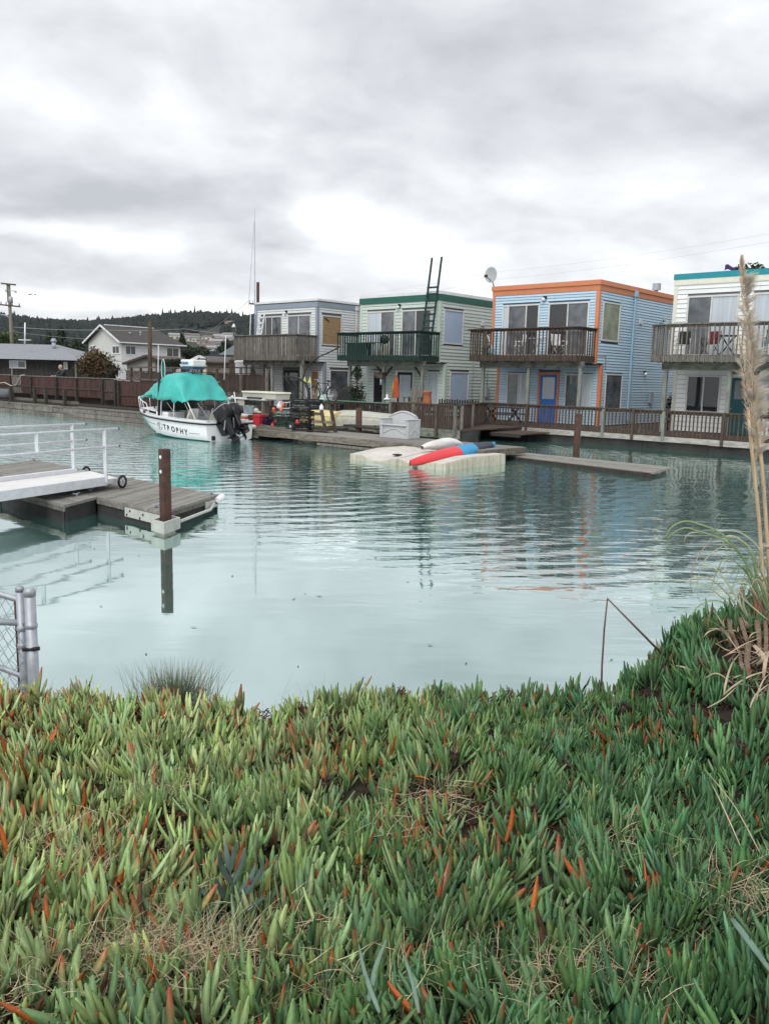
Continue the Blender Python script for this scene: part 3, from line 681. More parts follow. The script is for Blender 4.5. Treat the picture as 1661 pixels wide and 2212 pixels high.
# ------------------------------------------------------------------ kayak float and kayak
def kayak_float():
    a0, a1, b0, b1 = -16.95, -13.45, 17.25, 20.15
    o = thing('kayak_float', 'beige plastic drive-on float with two ramp channels', 'float', AB(a1, b0, 0), ROWZ); off = local(a1, b0)
    m = mat('beige float plastic', (.56, .54, .50), (.44, .42, .38), scale=2, rough=.6, bump=.1, stain=((.28, .255, .2), 2.2, (1.5, 1.5, 1), .54, .6))
    mside = mat('ribbed float side', (.50, .48, .40), (.36, .34, .27), scale=3, rough=.7, stain=((.20, .19, .12), 2.0, (3, 3, .6), .52, .75))
    prof = [(-16.95, .33), (-16.62, .335), (-16.5, .33), (-16.2, .17), (-16.05, .10), (-15.8, .09), (-15.62, .12), (-15.3, .30), (-15.15, .32), (-14.98, .30), (-14.62, .14), (-14.42, .09), (-14.22, .12), (-13.98, .31), (-13.88, .34), (-13.45, .34)]
    def zz(a, z, b):
        t = min(max((b - b0) / 1.9, 0), 1); f_ = .58 + .42 * min(1, (b - b0) / 1.15); return (z + (.335 - z) * t * .85) * f_ * .86
    P = []
    for j in range(13):
        b_ = b0 + (b1 - b0) * j / 12; P.append([(a, b_, zz(a, z, b_)) for a, z in prof])
    # right-hand wing sticks out a little further
    for i0, i1 in ((0, 8), (8, 13), (13, 15)):
        sec = [[(x + (.014 if k == 0 and i0 else 0) - (.014 if k == i1 - i0 and i1 < 15 else 0), y, z) for k, (x, y, z) in enumerate(row[i0:i1 + 1])] for row in P]
        MB(off).grid(sec, smooth=False).build('top_skin', m, o)
    MB(off).box(-16.9, -13.5, b0 + .03, b1 - .03, -.1, .03).build('core', M['black_matt'], o)
    mb = MB(off)
    for i in range(len(prof) - 1):
        (p, z), (q, y) = prof[i], prof[i + 1]
        mb.add([(p, b0, -.25), (q, b0, -.25), (q, b0, zz(q, y, b0)), (p, b0, zz(p, z, b0))], [(0, 1, 2, 3)]); mb.add([(p, b1, -.25), (q, b1, -.25), (q, b1, zz(q, y, b1)), (p, b1, zz(p, z, b1))], [(3, 2, 1, 0)])
    for a in (a0, a1):
        mb.add([(a, b0, -.25), (a, b1, -.25), (a, b1, .288), (a, b0 + 1.15, .288), (a, b0, .167)], [(0, 1, 2, 3, 4)])
    mb.build('hull', mside, o)
    n = 14
    for i in range(n):                           # bulging side modules
        y0 = b0 + (b1 - b0) * i / n; y1 = b0 + (b1 - b0) * (i + 1) / n
        MB(off).hexa([(a1 + .002, y0 + .01, -.2), (a1 + .055, y0 + .03, -.2), (a1 + .055, y1 - .03, -.2), (a1 + .002, y1 - .01, -.2), (a1 + .002, y0 + .01, zz(0, .32, y0)), (a1 + .04, y0 + .03, zz(0, .31, y0)), (a1 + .04, y1 - .03, zz(0, .31, y1)), (a1 + .002, y1 - .01, zz(0, .32, y1))]).build('side_module', mside, o)
    for p, q in ((-16.93, -16.55), (-15.35, -15.1), (-15.08, -14.9), (-13.95, -13.72), (-13.70, -13.47)):
        MB(off).hexa([(p + .02, b0 - .05, -.2), (q - .02, b0 - .05, -.2), (q, b0 - .002, -.2), (p, b0 - .002, -.2), (p + .02, b0 - .035, .15), (q - .02, b0 - .035, .15), (q, b0 - .002, .165), (p, b0 - .002, .165)]).build('front_module', mside, o)
    MB(off).box(-15.95, -15.75, b0 + .75, b0 + .95, .17, .20).build('winch_slot', M['black_matt'], o)
kayak_float()
def kayak():
    a, b0, L = -14.42, 17.0, 4.05
    o = thing('kayak', 'upturned kayak, red at one end, then light blue and dark blue', 'kayak', AB(a, b0, .03), ROWZ)
    mats = [mat('red kayak plastic', (.62, .045, .05), (.55, .035, .045), scale=2, rough=.38), mat('light blue kayak plastic', (.03, .26, .50), (.025, .22, .44), scale=2, rough=.38), mat('dark blue kayak plastic', (.022, .03, .055), (.018, .022, .04), scale=2, rough=.42)]
    P = []; ns = 40
    for i in range(ns + 1):
        t = i / ns; y = t * L
        w = .31 * (max(0.0, math.sin(math.pi * min(max(t, .004), .996))) ** .62)
        keel = .25 + .08 * math.sin(math.pi * t) + .28 * t ** 1.2 - .10 * (1 - t) ** 5 - .05 * t ** 9
        gun = .02 + .30 * t + .09 * (1 - t) ** 6 * 0
        row = []
        for j in range(15):
            s = -1 + 2 * j / 14; x = w * math.sin(s * math.pi / 2)
            q = 1 - abs(s) ** 2.6; ridge = .025 * math.exp(-(s * 7) ** 2)
            row.append((x, y, gun + (keel - gun) * (q ** .85) * (.9 if abs(s) > .35 else 1) + ridge))
        P.append(row)
    mb = MB(); nv = 15
    for i in range(ns):
        t = (i + .5) / ns; mb.mat(0 if t < .50 else 1 if t < .69 else 2 if t < .955 else 1)
        for j in range(nv - 1): mb.add([P[i][j], P[i + 1][j], P[i + 1][j + 1], P[i][j + 1]], [(3, 2, 1, 0)], True)
    mb.mat(2)
    for i in range(ns): mb.add([P[i][0], P[i][-1], P[i + 1][-1], P[i + 1][0]], [(0, 1, 2, 3)])
    h = mb.build('hull', mats, o)
    bm = bmesh.new(); bm.from_mesh(h.data); bmesh.ops.remove_doubles(bm, verts=bm.verts, dist=.0005); bmesh.ops.recalc_face_normals(bm, faces=bm.faces); bm.to_mesh(h.data); bm.free()
kayak()
def rolled_cover():
    o = thing('rolled_tarp', 'white rolled up tarp lying on the kayak float behind the kayak', 'tarp', AB(-15.25, 18.5, .36), ROWZ)
    P = []
    for i in range(15):
        t = i / 14; r = .15 * math.sin(math.pi * (.08 + .87 * t)) ** .5 * (.75 + .5 * t)
        P.append([(.55 * t * .2 + r * 1.25 * math.cos(a) * (1 + .08 * math.sin(a * 5 + t * 9)), 1.75 * t, r * .95 + r * math.sin(a) * (1 + .1 * math.sin(3 * a + t * 14))) for a in [2 * math.pi * j / 16 for j in range(16)]])
    MB().grid(P, close=True).build('roll', mat('white tarp', (.66, .66, .64), (.50, .49, .46), scale=5, rough=.7, bump=.4, bscale=7), o)
rolled_cover()

# ------------------------------------------------------------------ the fishing boat
HULL_W = mat('white gelcoat', (.72, .73, .74), (.66, .67, .68), scale=1.5, rough=.28, stain=((.45, .43, .36), 2.2, (1, 1, .6), .66, .35))
LETTER_W = [1.0]
navy = mat('navy lettering', (.02, .03, .06), rough=.4)
def letters(text, size, fat, space):
    """flat letter meshes laid out along x, one per character"""
    out = []; x = 0
    for ch in text:
        fc = bpy.data.curves.new('letter', 'FONT'); fc.body = ch; fc.size = size; fc.offset = fat; fc.extrude = .003
        t = bpy.data.objects.new('letter', fc); COL.objects.link(t); bpy.context.view_layer.update()
        me = bpy.data.meshes.new_from_object(t.evaluated_get(bpy.context.evaluated_depsgraph_get())); bpy.data.objects.remove(t)
        w = max(v.co.x for v in me.vertices) if len(me.vertices) else size * .3
        for v in me.vertices: v.co.x += x
        x += w * 1.0 + size * .22 * space; out.append((ch, me))
    LETTER_W[0] = x - size * .22 * space
    return out
def boat():
    o = thing('fishing_boat', 'white fishing boat under a teal tarp with twin black outboards', 'boat', (-5.72, 30.02, 0), R(140.5))
    st = []                                      # x, half beam at sheer, sheer z, half beam at chine, chine z, keel z, boot-top z
    for x, hb, zs, hc, zc, zk in ((0, 1.10, .72, 1.02, .05, -.30), (1, 1.14, .73, 1.05, .05, -.30), (2, 1.15, .76, 1.04, .07, -.30), (3, 1.10, .80, .95, .14, -.30), (3.8, .94, .84, .70, .26, -.25), (4.5, .68, .89, .40, .42, -.05), (5.0, .42, .92, .18, .56, .22), (5.35, .20, .945, .06, .68, .50), (5.55, .02, .95, .01, .80, .76)):
        st.append((x, hb, zs, hc, zc, zk))
    rows = []
    for (x, hb, zs, hc, zc, zk) in st:
        prof = [(0, zk), (hc * .5, zk + (zc - zk) * .55), (hc, zc), (hc + (hb - hc) * .35, zc + (zs - zc) * .3), (hc + (hb - hc) * .75, zc + (zs - zc) * .65), (hb - .015, zs - .1), (hb, zs - .095), (hb, zs)]
        rows.append([(x, y, z) for y, z in prof])
    # subdivide along the length
    def cat(rows, k):
        out = []
        n = len(rows)
        for i in range(n - 1):
            p0, p1, p2, p3 = rows[max(i - 1, 0)], rows[i], rows[i + 1], rows[min(i + 2, n - 1)]
            for s in range(k):
                t = s / k
                out.append([tuple(.5 * (2 * b + (c - a) * t + (2 * a - 5 * b + 4 * c - d) * t * t + (3 * b - a - 3 * c + d) * t ** 3) for a, b, c, d in zip(w, x, y, z)) for w, x, y, z in zip(p0, p1, p2, p3)])
        out.append(rows[-1]); return out
    fine = cat(rows, 4)
    mb = MB(); nv = len(fine[0])
    for sgn in (1, -1):
        for i in range(len(fine) - 1):
            for j in range(nv - 1):
                q = [fine[i][j], fine[i + 1][j], fine[i + 1][j + 1], fine[i][j + 1]]
                zm = sum(p[2] for p in q) / 4; xm = sum(p[0] for p in q) / 4
                mb.mat(1 if j < 2 else 0)
                q = [(x, y * sgn, z) for x, y, z in q]
                mb.add(q if sgn > 0 else q[::-1], [(3, 2, 1, 0)], True)
    mb.mat(0)
    tr = [(x, y, z) for x, y, z in fine[0]]      # transom with a cut-down splash well
    poly = [(p[1], p[2]) for p in tr] + [(.62, .72), (.56, .52), (-.56, .52), (-.62, .72)] + [(-p[1], p[2]) for p in reversed(tr)][:-1]
    mb.add([(0, y, z) for y, z in poly], [tuple(range(len(poly)))])
    bt = mat('pale teal bottom paint', (.12, .44, .43), (.07, .34, .30), scale=3, rough=.5, stain=((.16, .24, .12), 3, (1, 1, 2), .5, .7))
    hull = mb.build('hull', [HULL_W, bt], o)
    bm = bmesh.new(); bm.from_mesh(hull.data); bmesh.ops.remove_doubles(bm, verts=bm.verts, dist=.0005); bmesh.ops.recalc_face_normals(bm, faces=bm.faces); bm.to_mesh(hull.data); bm.free()
    # gunwale cap, foredeck, cockpit sole, inner sides
    sh = [r[-1] for r in fine]
    mb = MB()
    for sgn in (1, -1):
        for i in range(len(sh) - 1):
            (x0, y0, z0), (x1, y1, z1) = sh[i], sh[i + 1]
            w0, w1 = min(.2, y0), min(.2, y1)
            q = [(x0, y0 * sgn, z0), (x1, y1 * sgn, z1), (x1, (y1 - w1) * sgn, z1 + .03), (x0, (y0 - w0) * sgn, z0 + .03)]
            mb.add(q if sgn < 0 else q[::-1], [(0, 1, 2, 3)])
            if x0 < 3.3:
                q = [(x0, (y0 - .2) * sgn, z0 + .03), (x1, (y1 - .2) * sgn, z1 + .03), (x1, (y1 - .24) * sgn, .16), (x0, (y0 - .24) * sgn, .16)]
                mb.add(q if sgn < 0 else q[::-1], [(0, 1, 2, 3)])
    mb.build('gunwale', HULL_W, o)
    mb = MB(); fd = [p for p in sh if p[0] >= 3.3]
    P = [[(x, y * s, z + .032 + .22 * (1 - s * s) * min(1, max(.0, (5.5 - x) / 1.5)) ** .8 * (1 if abs(s) < .99 else 0)) for s in (-.8, -.6, -.3, 0, .3, .6, .8)] for x, y, z in fd]
    mb.grid(P); mb.build('foredeck', HULL_W, o)
    MB().box(.05, 3.3, -.9, .9, .12, .16).build('cockpit_sole', mat('cockpit floor', (.4, .4, .39), rough=.7), o)
    MB().box(.02, .35, -.88, -.58, .16, .74).box(.02, .35, .58, .88, .16, .74).box(.35, .45, -.88, .88, .16, .6).build('splash_well', HULL_W, o)
    # rub rail
    mb = MB()
    for sgn in (1, -1):
        mb.tube([(x, (y + .012) * sgn, z - .10) for x, y, z in [r[-1] for r in fine]], .032, 6)
    mb.build('rub_rail', M['black'], o)
    mb = MB().tube([(-.012, 1.1, .62), (-.012, .62, .62)], .03, 6); mb.tube([(-.012, -1.1, .62), (-.012, -.62, .62)], .03, 6); mb.build('rub_rail', M['black'], o)
    # pinstripe along the topsides
    # lettering TROPHY on the port side
    # text runs aft on the port side: its own x axis points to the stern, its normal to port
    def side(x, z):                              # y of the port topside at x, z
        i = max(0, min(len(fine) - 2, sum(1 for q in fine if q[0][0] <= x) - 1)); t = (x - fine[i][0][0]) / (fine[i + 1][0][0] - fine[i][0][0]); pts = [tuple(a * (1 - t) + b * t for a, b in zip(p, q)) for p, q in zip(fine[i], fine[i + 1])]
        for (x0, y0, z0), (x1, y1, z1) in zip(pts, pts[1:]):
            if z0 <= z <= z1 and z1 > z0: return y0 + (y1 - y0) * (z - z0) / (z1 - z0)
        return pts[-1][1]
    xa, xb, zt = 3.62, 1.75, .30
    pa, pb_, pc = Vector((xa, side(xa, zt + .06), zt + .06)), Vector((xb, side(xb, zt), zt)), Vector((2.7, side(2.7, zt + .25), zt + .25))
    pm = Vector((2.7, side(2.7, zt + .03), zt + .03))
    ex = (pb_ - pa).normalized(); ey = (pc - pm); ey = (ey - ex * ey.dot(ex)).normalized(); ez = ex.cross(ey)
    off_ = ez * .045
    for ch, me in letters('TROPHY', .27, .010, 1.25):
        wide = 1.50
        for v_ in me.vertices:
            t_ = v_.co.x / LETTER_W[0]; x_ = 2.56 - wide * t_; z_ = .315 - .135 * t_ + v_.co.y; v_.co = (x_, side(x_, z_) + .006 + v_.co.z * .5, z_)
        me.materials.append(navy); link(bpy.data.objects.new('letter', me), o)
    # round emblem ahead of the lettering: a ring with a leaping-fish stroke
    c = None; em_ = lambda a_, b_: Vector((2.82 - a_ * 1.15, side(2.82 - a_ * 1.15, .42 + b_ * .85) + .006, .42 + b_ * .85))
    mb = MB(); ring = [em_(math.cos(t) * .16, math.sin(t) * .16) for t in [2 * math.pi * i / 28 for i in range(29)]]
    mb.tube(ring, .008, 5, caps=False); mb.tube([em_(a_, b_) for a_, b_ in ((-.06, -.13), (-.03, -.02), (-.07, .08), (.0, .15), (.03, .08), (.0, .0), (.06, -.06), (.10, -.10))], .012, 5)
    mb.build('emblem', mat('grey emblem', (.25, .28, .32), rough=.5), o)
    def stripe(xs, z0f):
        return [Vector((x, side(x, z0f(x)) + .006, z0f(x))) for x in xs]
    mb = MB(); mb.tube(stripe([4.6, 4.3, 4.0, 3.7, 3.4, 3.1], lambda x: .46 + .05 * (x - 3)), .006, 4); mb.tube(stripe([1.0, .8, .6, .4], lambda x: .26), .006, 4)
    mb.build('pinstripe', M['black_matt'], o)
    # console, windscreen, seats, wheel
    MB().box(2.35, 3.25, -.95, -.2, .16, .98).box(2.5, 3.25, .15, .9, .16, .95).build('console', HULL_W, o)
    mb = MB(); mb.hexa([(3.2, -.95, .98), (3.2, .9, .98), (3.22, .9, .98), (3.22, -.95, .98), (2.85, -.85, 1.42), (2.85, .8, 1.42), (2.87, .8, 1.42), (2.87, -.85, 1.42)])
    mb.build('windscreen', mat('smoked screen', (.05, .06, .065), rough=.05), o)
    for y in (-.55, .5):
        s = MB().hexa([(1.65, y - .24, .5), (2.05, y - .24, .5), (2.05, y + .24, .5), (1.65, y + .24, .5), (1.65, y - .24, .6), (2.05, y - .24, .6), (2.05, y + .24, .6), (1.65, y + .24, .6)]).hexa([(1.58, y - .24, .6), (1.72, y - .24, .6), (1.72, y + .24, .6), (1.58, y + .24, .6), (1.38, y - .2, 1.12), (1.47, y - .2, 1.12), (1.47, y + .2, 1.12), (1.38, y + .2, 1.12)]).tube([(1.85, y, .16), (1.85, y, .5)], .05, 8)
        s.build('seat', mat('white seat vinyl', (.62, .61, .57), rough=.5), o, .02)
    w = MB(); w.tube([(2.28 - .05 * math.sin(t), -.55 + .19 * math.cos(t), .98 + .18 * math.sin(t)) for t in [2 * math.pi * i / 20 for i in range(21)]], .013, 6, caps=False)
    for k in range(3):
        t = 2 * math.pi * k / 3 + .5; w.tube([(2.28, -.55, .98), (2.28 - .05 * math.sin(t), -.55 + .19 * math.cos(t), .98 + .18 * math.sin(t))], .01, 5)
    w.tube([(2.28, -.55, .98), (2.4, -.55, .93)], .03, 6); w.build('steering_wheel', M['galv'], o)
    # bow rail
    mb = MB()
    top = [(3.9, .88, 1.22), (4.4, .72, 1.30), (4.9, .48, 1.37), (5.35, .26, 1.42), (5.62, 0, 1.44), (5.35, -.26, 1.42), (4.9, -.48, 1.37), (4.4, -.72, 1.30), (3.9, -.88, 1.22)]
    mb.tube([(3.6, .98, .86)] + top + [(3.6, -.98, .86)], .018, 6)
    for x, y, z in top[1::2] + [top[4]]: mb.tube([(x * .985, y * .93, .9), (x, y, z)], .015, 6)
    mb.build('bow_rail', M['white'], o)
    # cover frame
    fr = []
    for x in (2.05, 2.85):
        for s in (1, -1): fr.append([(x, .98 * s, .78), (x, .92 * s, 1.7), (x, .7 * s, 2.2)])
    for s in (1, -1): fr.append([(.75, .98 * s, .76), (1.25, .94 * s, 1.36), (1.7, .9 * s, 1.9)])
    for p_ in fr + [[(.75, -1.0, .74), (.95, -1.0, 1.75)]]: MB().tube(p_, .02, 6).build('cover_strut', M['white'], o)
    # teal tarp thrown over the frame
    tm = mat('teal tarpaulin', (.05, .41, .37), (.035, .33, .30), scale=3, rough=.5, bump=.5, bscale=6, rand=0, stain=((.30, .58, .55), 1.6, (1.5, 1.5, 1), .62, .35))
    key = [(5.3, 1.42, 1.40, .14), (4.6, 1.68, 1.48, .36), (3.9, 1.98, 1.50, .66), (3.3, 2.20, 1.45, .90), (2.9, 2.36, 1.40, 1.04), (2.5, 2.44, 1.38, 1.06), (2.15, 2.45, 1.42, 1.06), (1.92, 2.41, 1.42, 1.06), (1.72, 2.18, 1.40, 1.06), (1.52, 1.88, 1.38, 1.07), (1.36, 1.62, 1.37, 1.08), (1.22, 1.42, 1.33, 1.08)]
    rows = cat([[(x, zt_, ze, hw)] for x, zt_, ze, hw in [(k[0], k[1], k[2], k[3]) for k in key]] if False else [[(k[0], k[1], k[2]), (k[3], 0, 0)] for k in key], 6)
    P = []
    for (x, zt_, ze), (hw, _, _) in rows:
        row = []
        for j in range(29):
            s = -1 + 2 * j / 28
            y = hw * math.copysign(min(1, abs(s) * 1.55) ** 1.0 if abs(s) < .6 else .93 + (abs(s) - .6) * .175, s)
            d = 0 if abs(s) < .45 else ((abs(s) - .45) / .55) ** 1.25
            drop = .16 * (s / .6) ** 2 if abs(s) < .6 else .16
            fold = .055 * math.sin(x * 7 + math.sin(x * 3.1) * 2 + s) * d + .05 * (abs(math.sin(x * 5.3 + s * 2.2)) - .6) * d + .03 * (abs(math.sin(x * 13 - s * 5)) - .6) * d - .05 * max(0, 1 - abs(x - 2.86) * 9) * d
            hem = .10 * max(0, math.sin(x * 3.9 + .6)) ** 3 if abs(s) > .95 else 0
            z = zt_ - drop * min(1, (zt_ - ze) * 1.2) - d * max(0, (zt_ - .16 * min(1, (zt_ - ze) * 1.2) - ze)) - hem
            rear = min(max((2.0 - x) / .5, 0), 1); row.append((x + .01 * math.sin(s * 40) + rear * (.05 * math.sin(s * 11 + x * 3) + .035 * abs(math.sin(s * 19 + 1))), y + math.copysign(fold, s), z + .012 * math.sin(x * 17 + s * 11) - .035 * math.sin(math.pi * min(max((x - 1.25) / 1.6, 0), 1)) * (1 - s * s) + .02 * abs(math.sin(s * 7 + x * 2)) + (.05 * (abs(math.sin(s * 8 + .4)) - .6) + .03 * (abs(math.sin(s * 17 + x)) - .6)) * min(max((x - 2.9) / .8, 0), 1) + .025 * (abs(math.sin((s * 1.3 + x) * 6)) - .6)))
        P.append(row)
    t = MB().grid(P).build('tarp', tm, o); sd = t.modifiers.new('s', 'SOLIDIFY'); sd.thickness = .008
    # lines holding the tarp, antennas, radar, rods
    mb = MB()
    for a_, b_ in (((2.3, 1.08, 1.32), (1.6, 1.1, .76)), ((1.25, 1.07, 1.33), (.75, 1.1, .76)), ((1.25, -1.0, 1.33), (.45, -1.05, .74)), ((1.25, .5, 1.34), (.5, .55, .76))): mb.tube([a_, b_], .008, 5)
    mb.build('tie_line', M['rope'], o)
    for x, y, z0, z1, n in ((3.35, .75, 1.0, 3.45, 'antenna'), (1.35, -.85, 2.2, 3.85, 'antenna')):
        MB().tube([(x, y, z0), (x - .12, y, z1)], [.022, .012], 6).build(n, M['white'], o)
    MB().tube([(2.95, .98, .8), (2.86, 1.0, 2.42)], .055, 8).build('mooring_pole', M['black_matt'], o)
    r_ = MB().hexa([(1.75, -.30, 2.66), (2.45, -.30, 2.66), (2.45, .30, 2.66), (1.75, .30, 2.66), (1.72, -.33, 2.92), (2.48, -.33, 2.92), (2.48, .33, 2.92), (1.72, .33, 2.92)]).build('radar_dome', HULL_W, o, .05)
    MB().box(1.80, 2.40, -.26, .26, 2.56, 2.66).build('base', mat('navy radar base', (.03, .06, .14), rough=.4), r_)
    for x, y in ((1.9, -.2), (2.3, -.2), (1.9, .2), (2.3, .2)): MB().tube([(x, y, 2.2), (x, y, 2.54)], .02, 6).build('radar_leg', M['black_matt'], o)
    bl_ = mat('blue lettering', (.03, .10, .36), rough=.4)
    for ch, me in letters('FURUNO', .13, .004, .3):
        for v_ in me.vertices: v_.co = (2.40 - v_.co.x * .72, .325 + v_.co.z + (v_.co.y) * .11, 2.74 + v_.co.y)
        me.materials.append(bl_); link(bpy.data.objects.new('letter', me), r_)
    # outboard motors, tilted clear of the water
    def outboard(y, tilt, yaw, emblem):
        e = bpy.data.objects.new('outboard_motor', None); e.empty_display_size = .1; link(e, o); e.location = (-.12, y, .62); e.rotation_euler = (0, R(tilt), R(yaw))
        def rr(z, lx, ly, cx): return [(cx + lx * math.copysign(abs(math.cos(a)) ** .6, math.cos(a)), ly * math.copysign(abs(math.sin(a)) ** .6, math.sin(a)), z) for a in [2 * math.pi * i / 20 for i in range(20)]]
        secs = [rr(.02, .20, .15, -.26), rr(.10, .31, .21, -.28), rr(.28, .34, .23, -.29), rr(.46, .33, .215, -.29), rr(.58, .26, .17, -.27), rr(.63, .12, .08, -.25)]
        mb = MB().grid(secs, close=True); mb.add(secs[-1], [tuple(range(20))]); mb.build('cowling', M['black'], e)
        MB().grid([rr(.475, .335, .219, -.29), rr(.50, .325, .212, -.29)], close=True).build('cowl_stripe', M['galv'], e)
        mb = MB(); mb.grid([rr(.02, .2, .13, -.26), rr(-.25, .15, .09, -.24), rr(-.62, .13, .06, -.24)], close=True); mb.build('leg_housing', M['black'], e)
        MB().box(-.62, -.08, -.16, .16, -.645, -.62).build('cavitation_plate', M['black'], e)
        mb = MB(); mb.grid([[(x, .075 * r * math.cos(a), -.80 + .075 * r * math.sin(a)) for a in [2 * math.pi * i / 12 for i in range(12)]] for x, r in ((.02, .1), (-.03, .6), (-.12, 1), (-.38, 1), (-.48, .75))], close=True)
        mb.prism_y([(-.33, -.62), (-.12, -.62), (-.12, -.84), (-.33, -.84)], -.03, .03); mb.prism_y([(-.14, -.85), (-.40, -.85), (-.36, -1.08), (-.24, -1.08)], -.012, .012); mb.build('gearcase', M['black'], e)
        mb = MB()
        for k in range(3):
            a = 2 * math.pi * k / 3 + .3; u_, w_ = math.cos(a), math.sin(a); P = []
            for i in range(5):
                r = .05 + .14 * i / 4; wd = .045 + .05 * math.sin(math.pi * (i + .6) / 4.8); P.append([(-.53 + sx * .04, r * u_ - sx * wd * w_, -.80 + r * w_ + sx * wd * u_) for sx in (-1, -.3, .3, 1)])
            mb.grid(P)
        mb.tube([(-.47, 0, -.80), (-.62, 0, -.80)], [.06, .03], 8); p = mb.build('propeller', M['galv'] if emblem else M['black'], e); s_ = p.modifiers.new('s', 'SOLIDIFY'); s_.thickness = .008
        MB().box(-.10, .12, -.13, .13, -.42, -.02).box(.03, .14, -.11, .11, -.02, .12).build('transom_bracket', M['black'], e)
        MB().bar((-.1, .14, -.30), (-.36, .16, -.05), .03, .03).build('tilt_ram', M['galv'], e)
    outboard(.50, 34, 10, True); outboard(-.10, 50, -16, False)
    mb = MB().box(-.05, -.005, .72, .86, .05, .20); mb.build('trim_tab', M['black_matt'], o)
    MB().box(4.0, 4.12, .86, .90, .86, .96).build('nav_light', mat('dark red lens', (.10, .02, .05), rough=.3), o)
    MB().tube([(3.9, .5, 1.0), (3.75, .72, 1.5)], .025, 6).ball((3.745, .727, 1.53), .05).build('fender_holder', M['black_matt'], o)
boat()
def landing_net():
    o = thing('landing_net', 'green landing net standing upright on the boat bow', 'net', (-8.62, 31.85, .8), R(140))
    mb = MB(); hoop = [(.12 * math.cos(t), 0, 1.72 + .40 * math.sin(t)) for t in [2 * math.pi * i / 24 for i in range(25)]]
    mb.tube(hoop, .014, 6, caps=False); mb.tube([(0, 0, .1), (0, 0, 1.37)], .02, 6); mb.build('hoop', M['alu'], o)
    P = [[(.12 * r * math.cos(t), -.12 + .12 * r + .08 * (1 - r), 1.72 + .40 * r * math.sin(t) - .25 * (1 - r)) for t in [2 * math.pi * i / 18 for i in range(18)]] for r in (1, .8, .6, .4, .2, .03)]
    n = MB().grid(P, close=True).build('mesh_bag', mat('green net', (.01, .22, .16), (.008, .15, .11), rough=.7), o)
    w = n.modifiers.new('w', 'WIREFRAME'); w.thickness = .012
landing_net()

# ------------------------------------------------------------------ things standing on the floating dock
def on(name, label, cat, a, b, z=.385, group=None, rz=0): return thing(name, label, cat, AB(a, b, z), ROWZ + rz, group)
def fish_table():
    o = on('fish_cleaning_table', 'white topped fish cleaning table on grey legs behind the boat stern', 'table', -25.9, 20.7)
    MB().box(-1.25, 1.2, -.3, .35, 1.06, 1.11).build('table_top', M['white'], o)
    for x in (-.62, 1.0):
        for y in (-.2, .25): MB().box(x - .05, x + .05, y - .05, y + .05, 0, 1.058).build('leg', M['wood_grey'], o)
    MB().box(-.62, 1.0, .1, .14, .55, 1.0).build('back_board', M['wood_grey'], o)
    MB().box(-.6, -.15, -.24, -.2, .82, 1.05).build('side_board', M['cream'], o)
    o = on('storage_box', 'long cream box with a pale lid lying on the fish table', 'box', -25.1, 20.75, 1.50)
    MB().hexa([(-1.0, -.3, 0), (1.0, -.3, 0), (1.1, .3, 0), (-.9, .3, 0), (-1.0, -.32, .22), (1.02, -.32, .22), (1.12, .32, .22), (-.9, .32, .22)]).build('body', M['cream'], o)
    MB().hexa([(-1.04, -.36, .222), (1.06, -.36, .222), (1.16, .36, .222), (-.94, .36, .222), (-1.0, -.33, .28), (1.02, -.33, .28), (1.12, .33, .28), (-.9, .33, .28)]).build('lid', mat('pale lid', (.62, .59, .5), rough=.5), o)
    o = on('knife_tray', 'dark shallow tray lying on the white table top', 'tray', -25.2, 20.45, 1.497); MB().box(-.55, .3, -.09, .0, 0, .05).build('tray', M['black_matt'], o)
fish_table()
o = on('floodlight', 'white stand with a round grey disc beside the outboards', 'lamp', -26.9, 20.3)
MB().tube([(.05, 0, 0), (.02, 0, .5), (.12, 0, 1.02), (.35, 0, 1.16)], [.06, .05, .045, .05], 8).build('stand', M['white'], o)
MB().lathe((-.12, 0, .82), [(.02, -.03), (.26, -.02), (.28, .02), (.2, .05)], 20, 'y').build('disc', mat('grey glass disc', (.10, .13, .13), rough=.2), o)
o = on('bucket', 'dark blue bucket beside the white stand', 'bucket', -26.45, 20.25); MB().lathe((0, 0, 0), [(.14, 0), (.18, .33), (.19, .34), (.16, .34)], 14).build('body', mat('dark blue plastic', (.015, .03, .10), rough=.4), o); MB().lathe((0, 0, .345), [(.19, 0), (.19, .025), (.05, .035)], 14).build('lid', M['white'], o)
def cooler(label, a, b, w, d, h, m, lm, lid=.1, z=.385):
    o = on('cooler', label, 'cooler', a, b, z)
    MB().hexa([(-w / 2 + .03, -d / 2 + .02, 0), (w / 2 - .03, -d / 2 + .02, 0), (w / 2 - .03, d / 2 - .02, 0), (-w / 2 + .03, d / 2 - .02, 0), (-w / 2, -d / 2, h - lid), (w / 2, -d / 2, h - lid), (w / 2, d / 2, h - lid), (-w / 2, d / 2, h - lid)]).build('body', m, o, .02)
    MB().box(-w / 2 - .015, w / 2 + .015, -d / 2 - .015, d / 2 + .015, h - lid + .003, h).build('lid', lm, o, .02)
    for s in (-1, 1): MB().box(s * (w / 2 + .02) - .012, s * (w / 2 + .02) + .012, -.1, .1, h * .6, h * .66).build('handle', lm, o)
cooler('red and orange cooler with a white lid next to the boat stern', -26.0, 20.3, 1.0, .4, .5, M['orange_plastic'], M['white'])
cooler('plain bright red cooler next to the crab pots', -24.92, 20.35, .42, .42, .52, M['red_plastic'], M['red_plastic'])
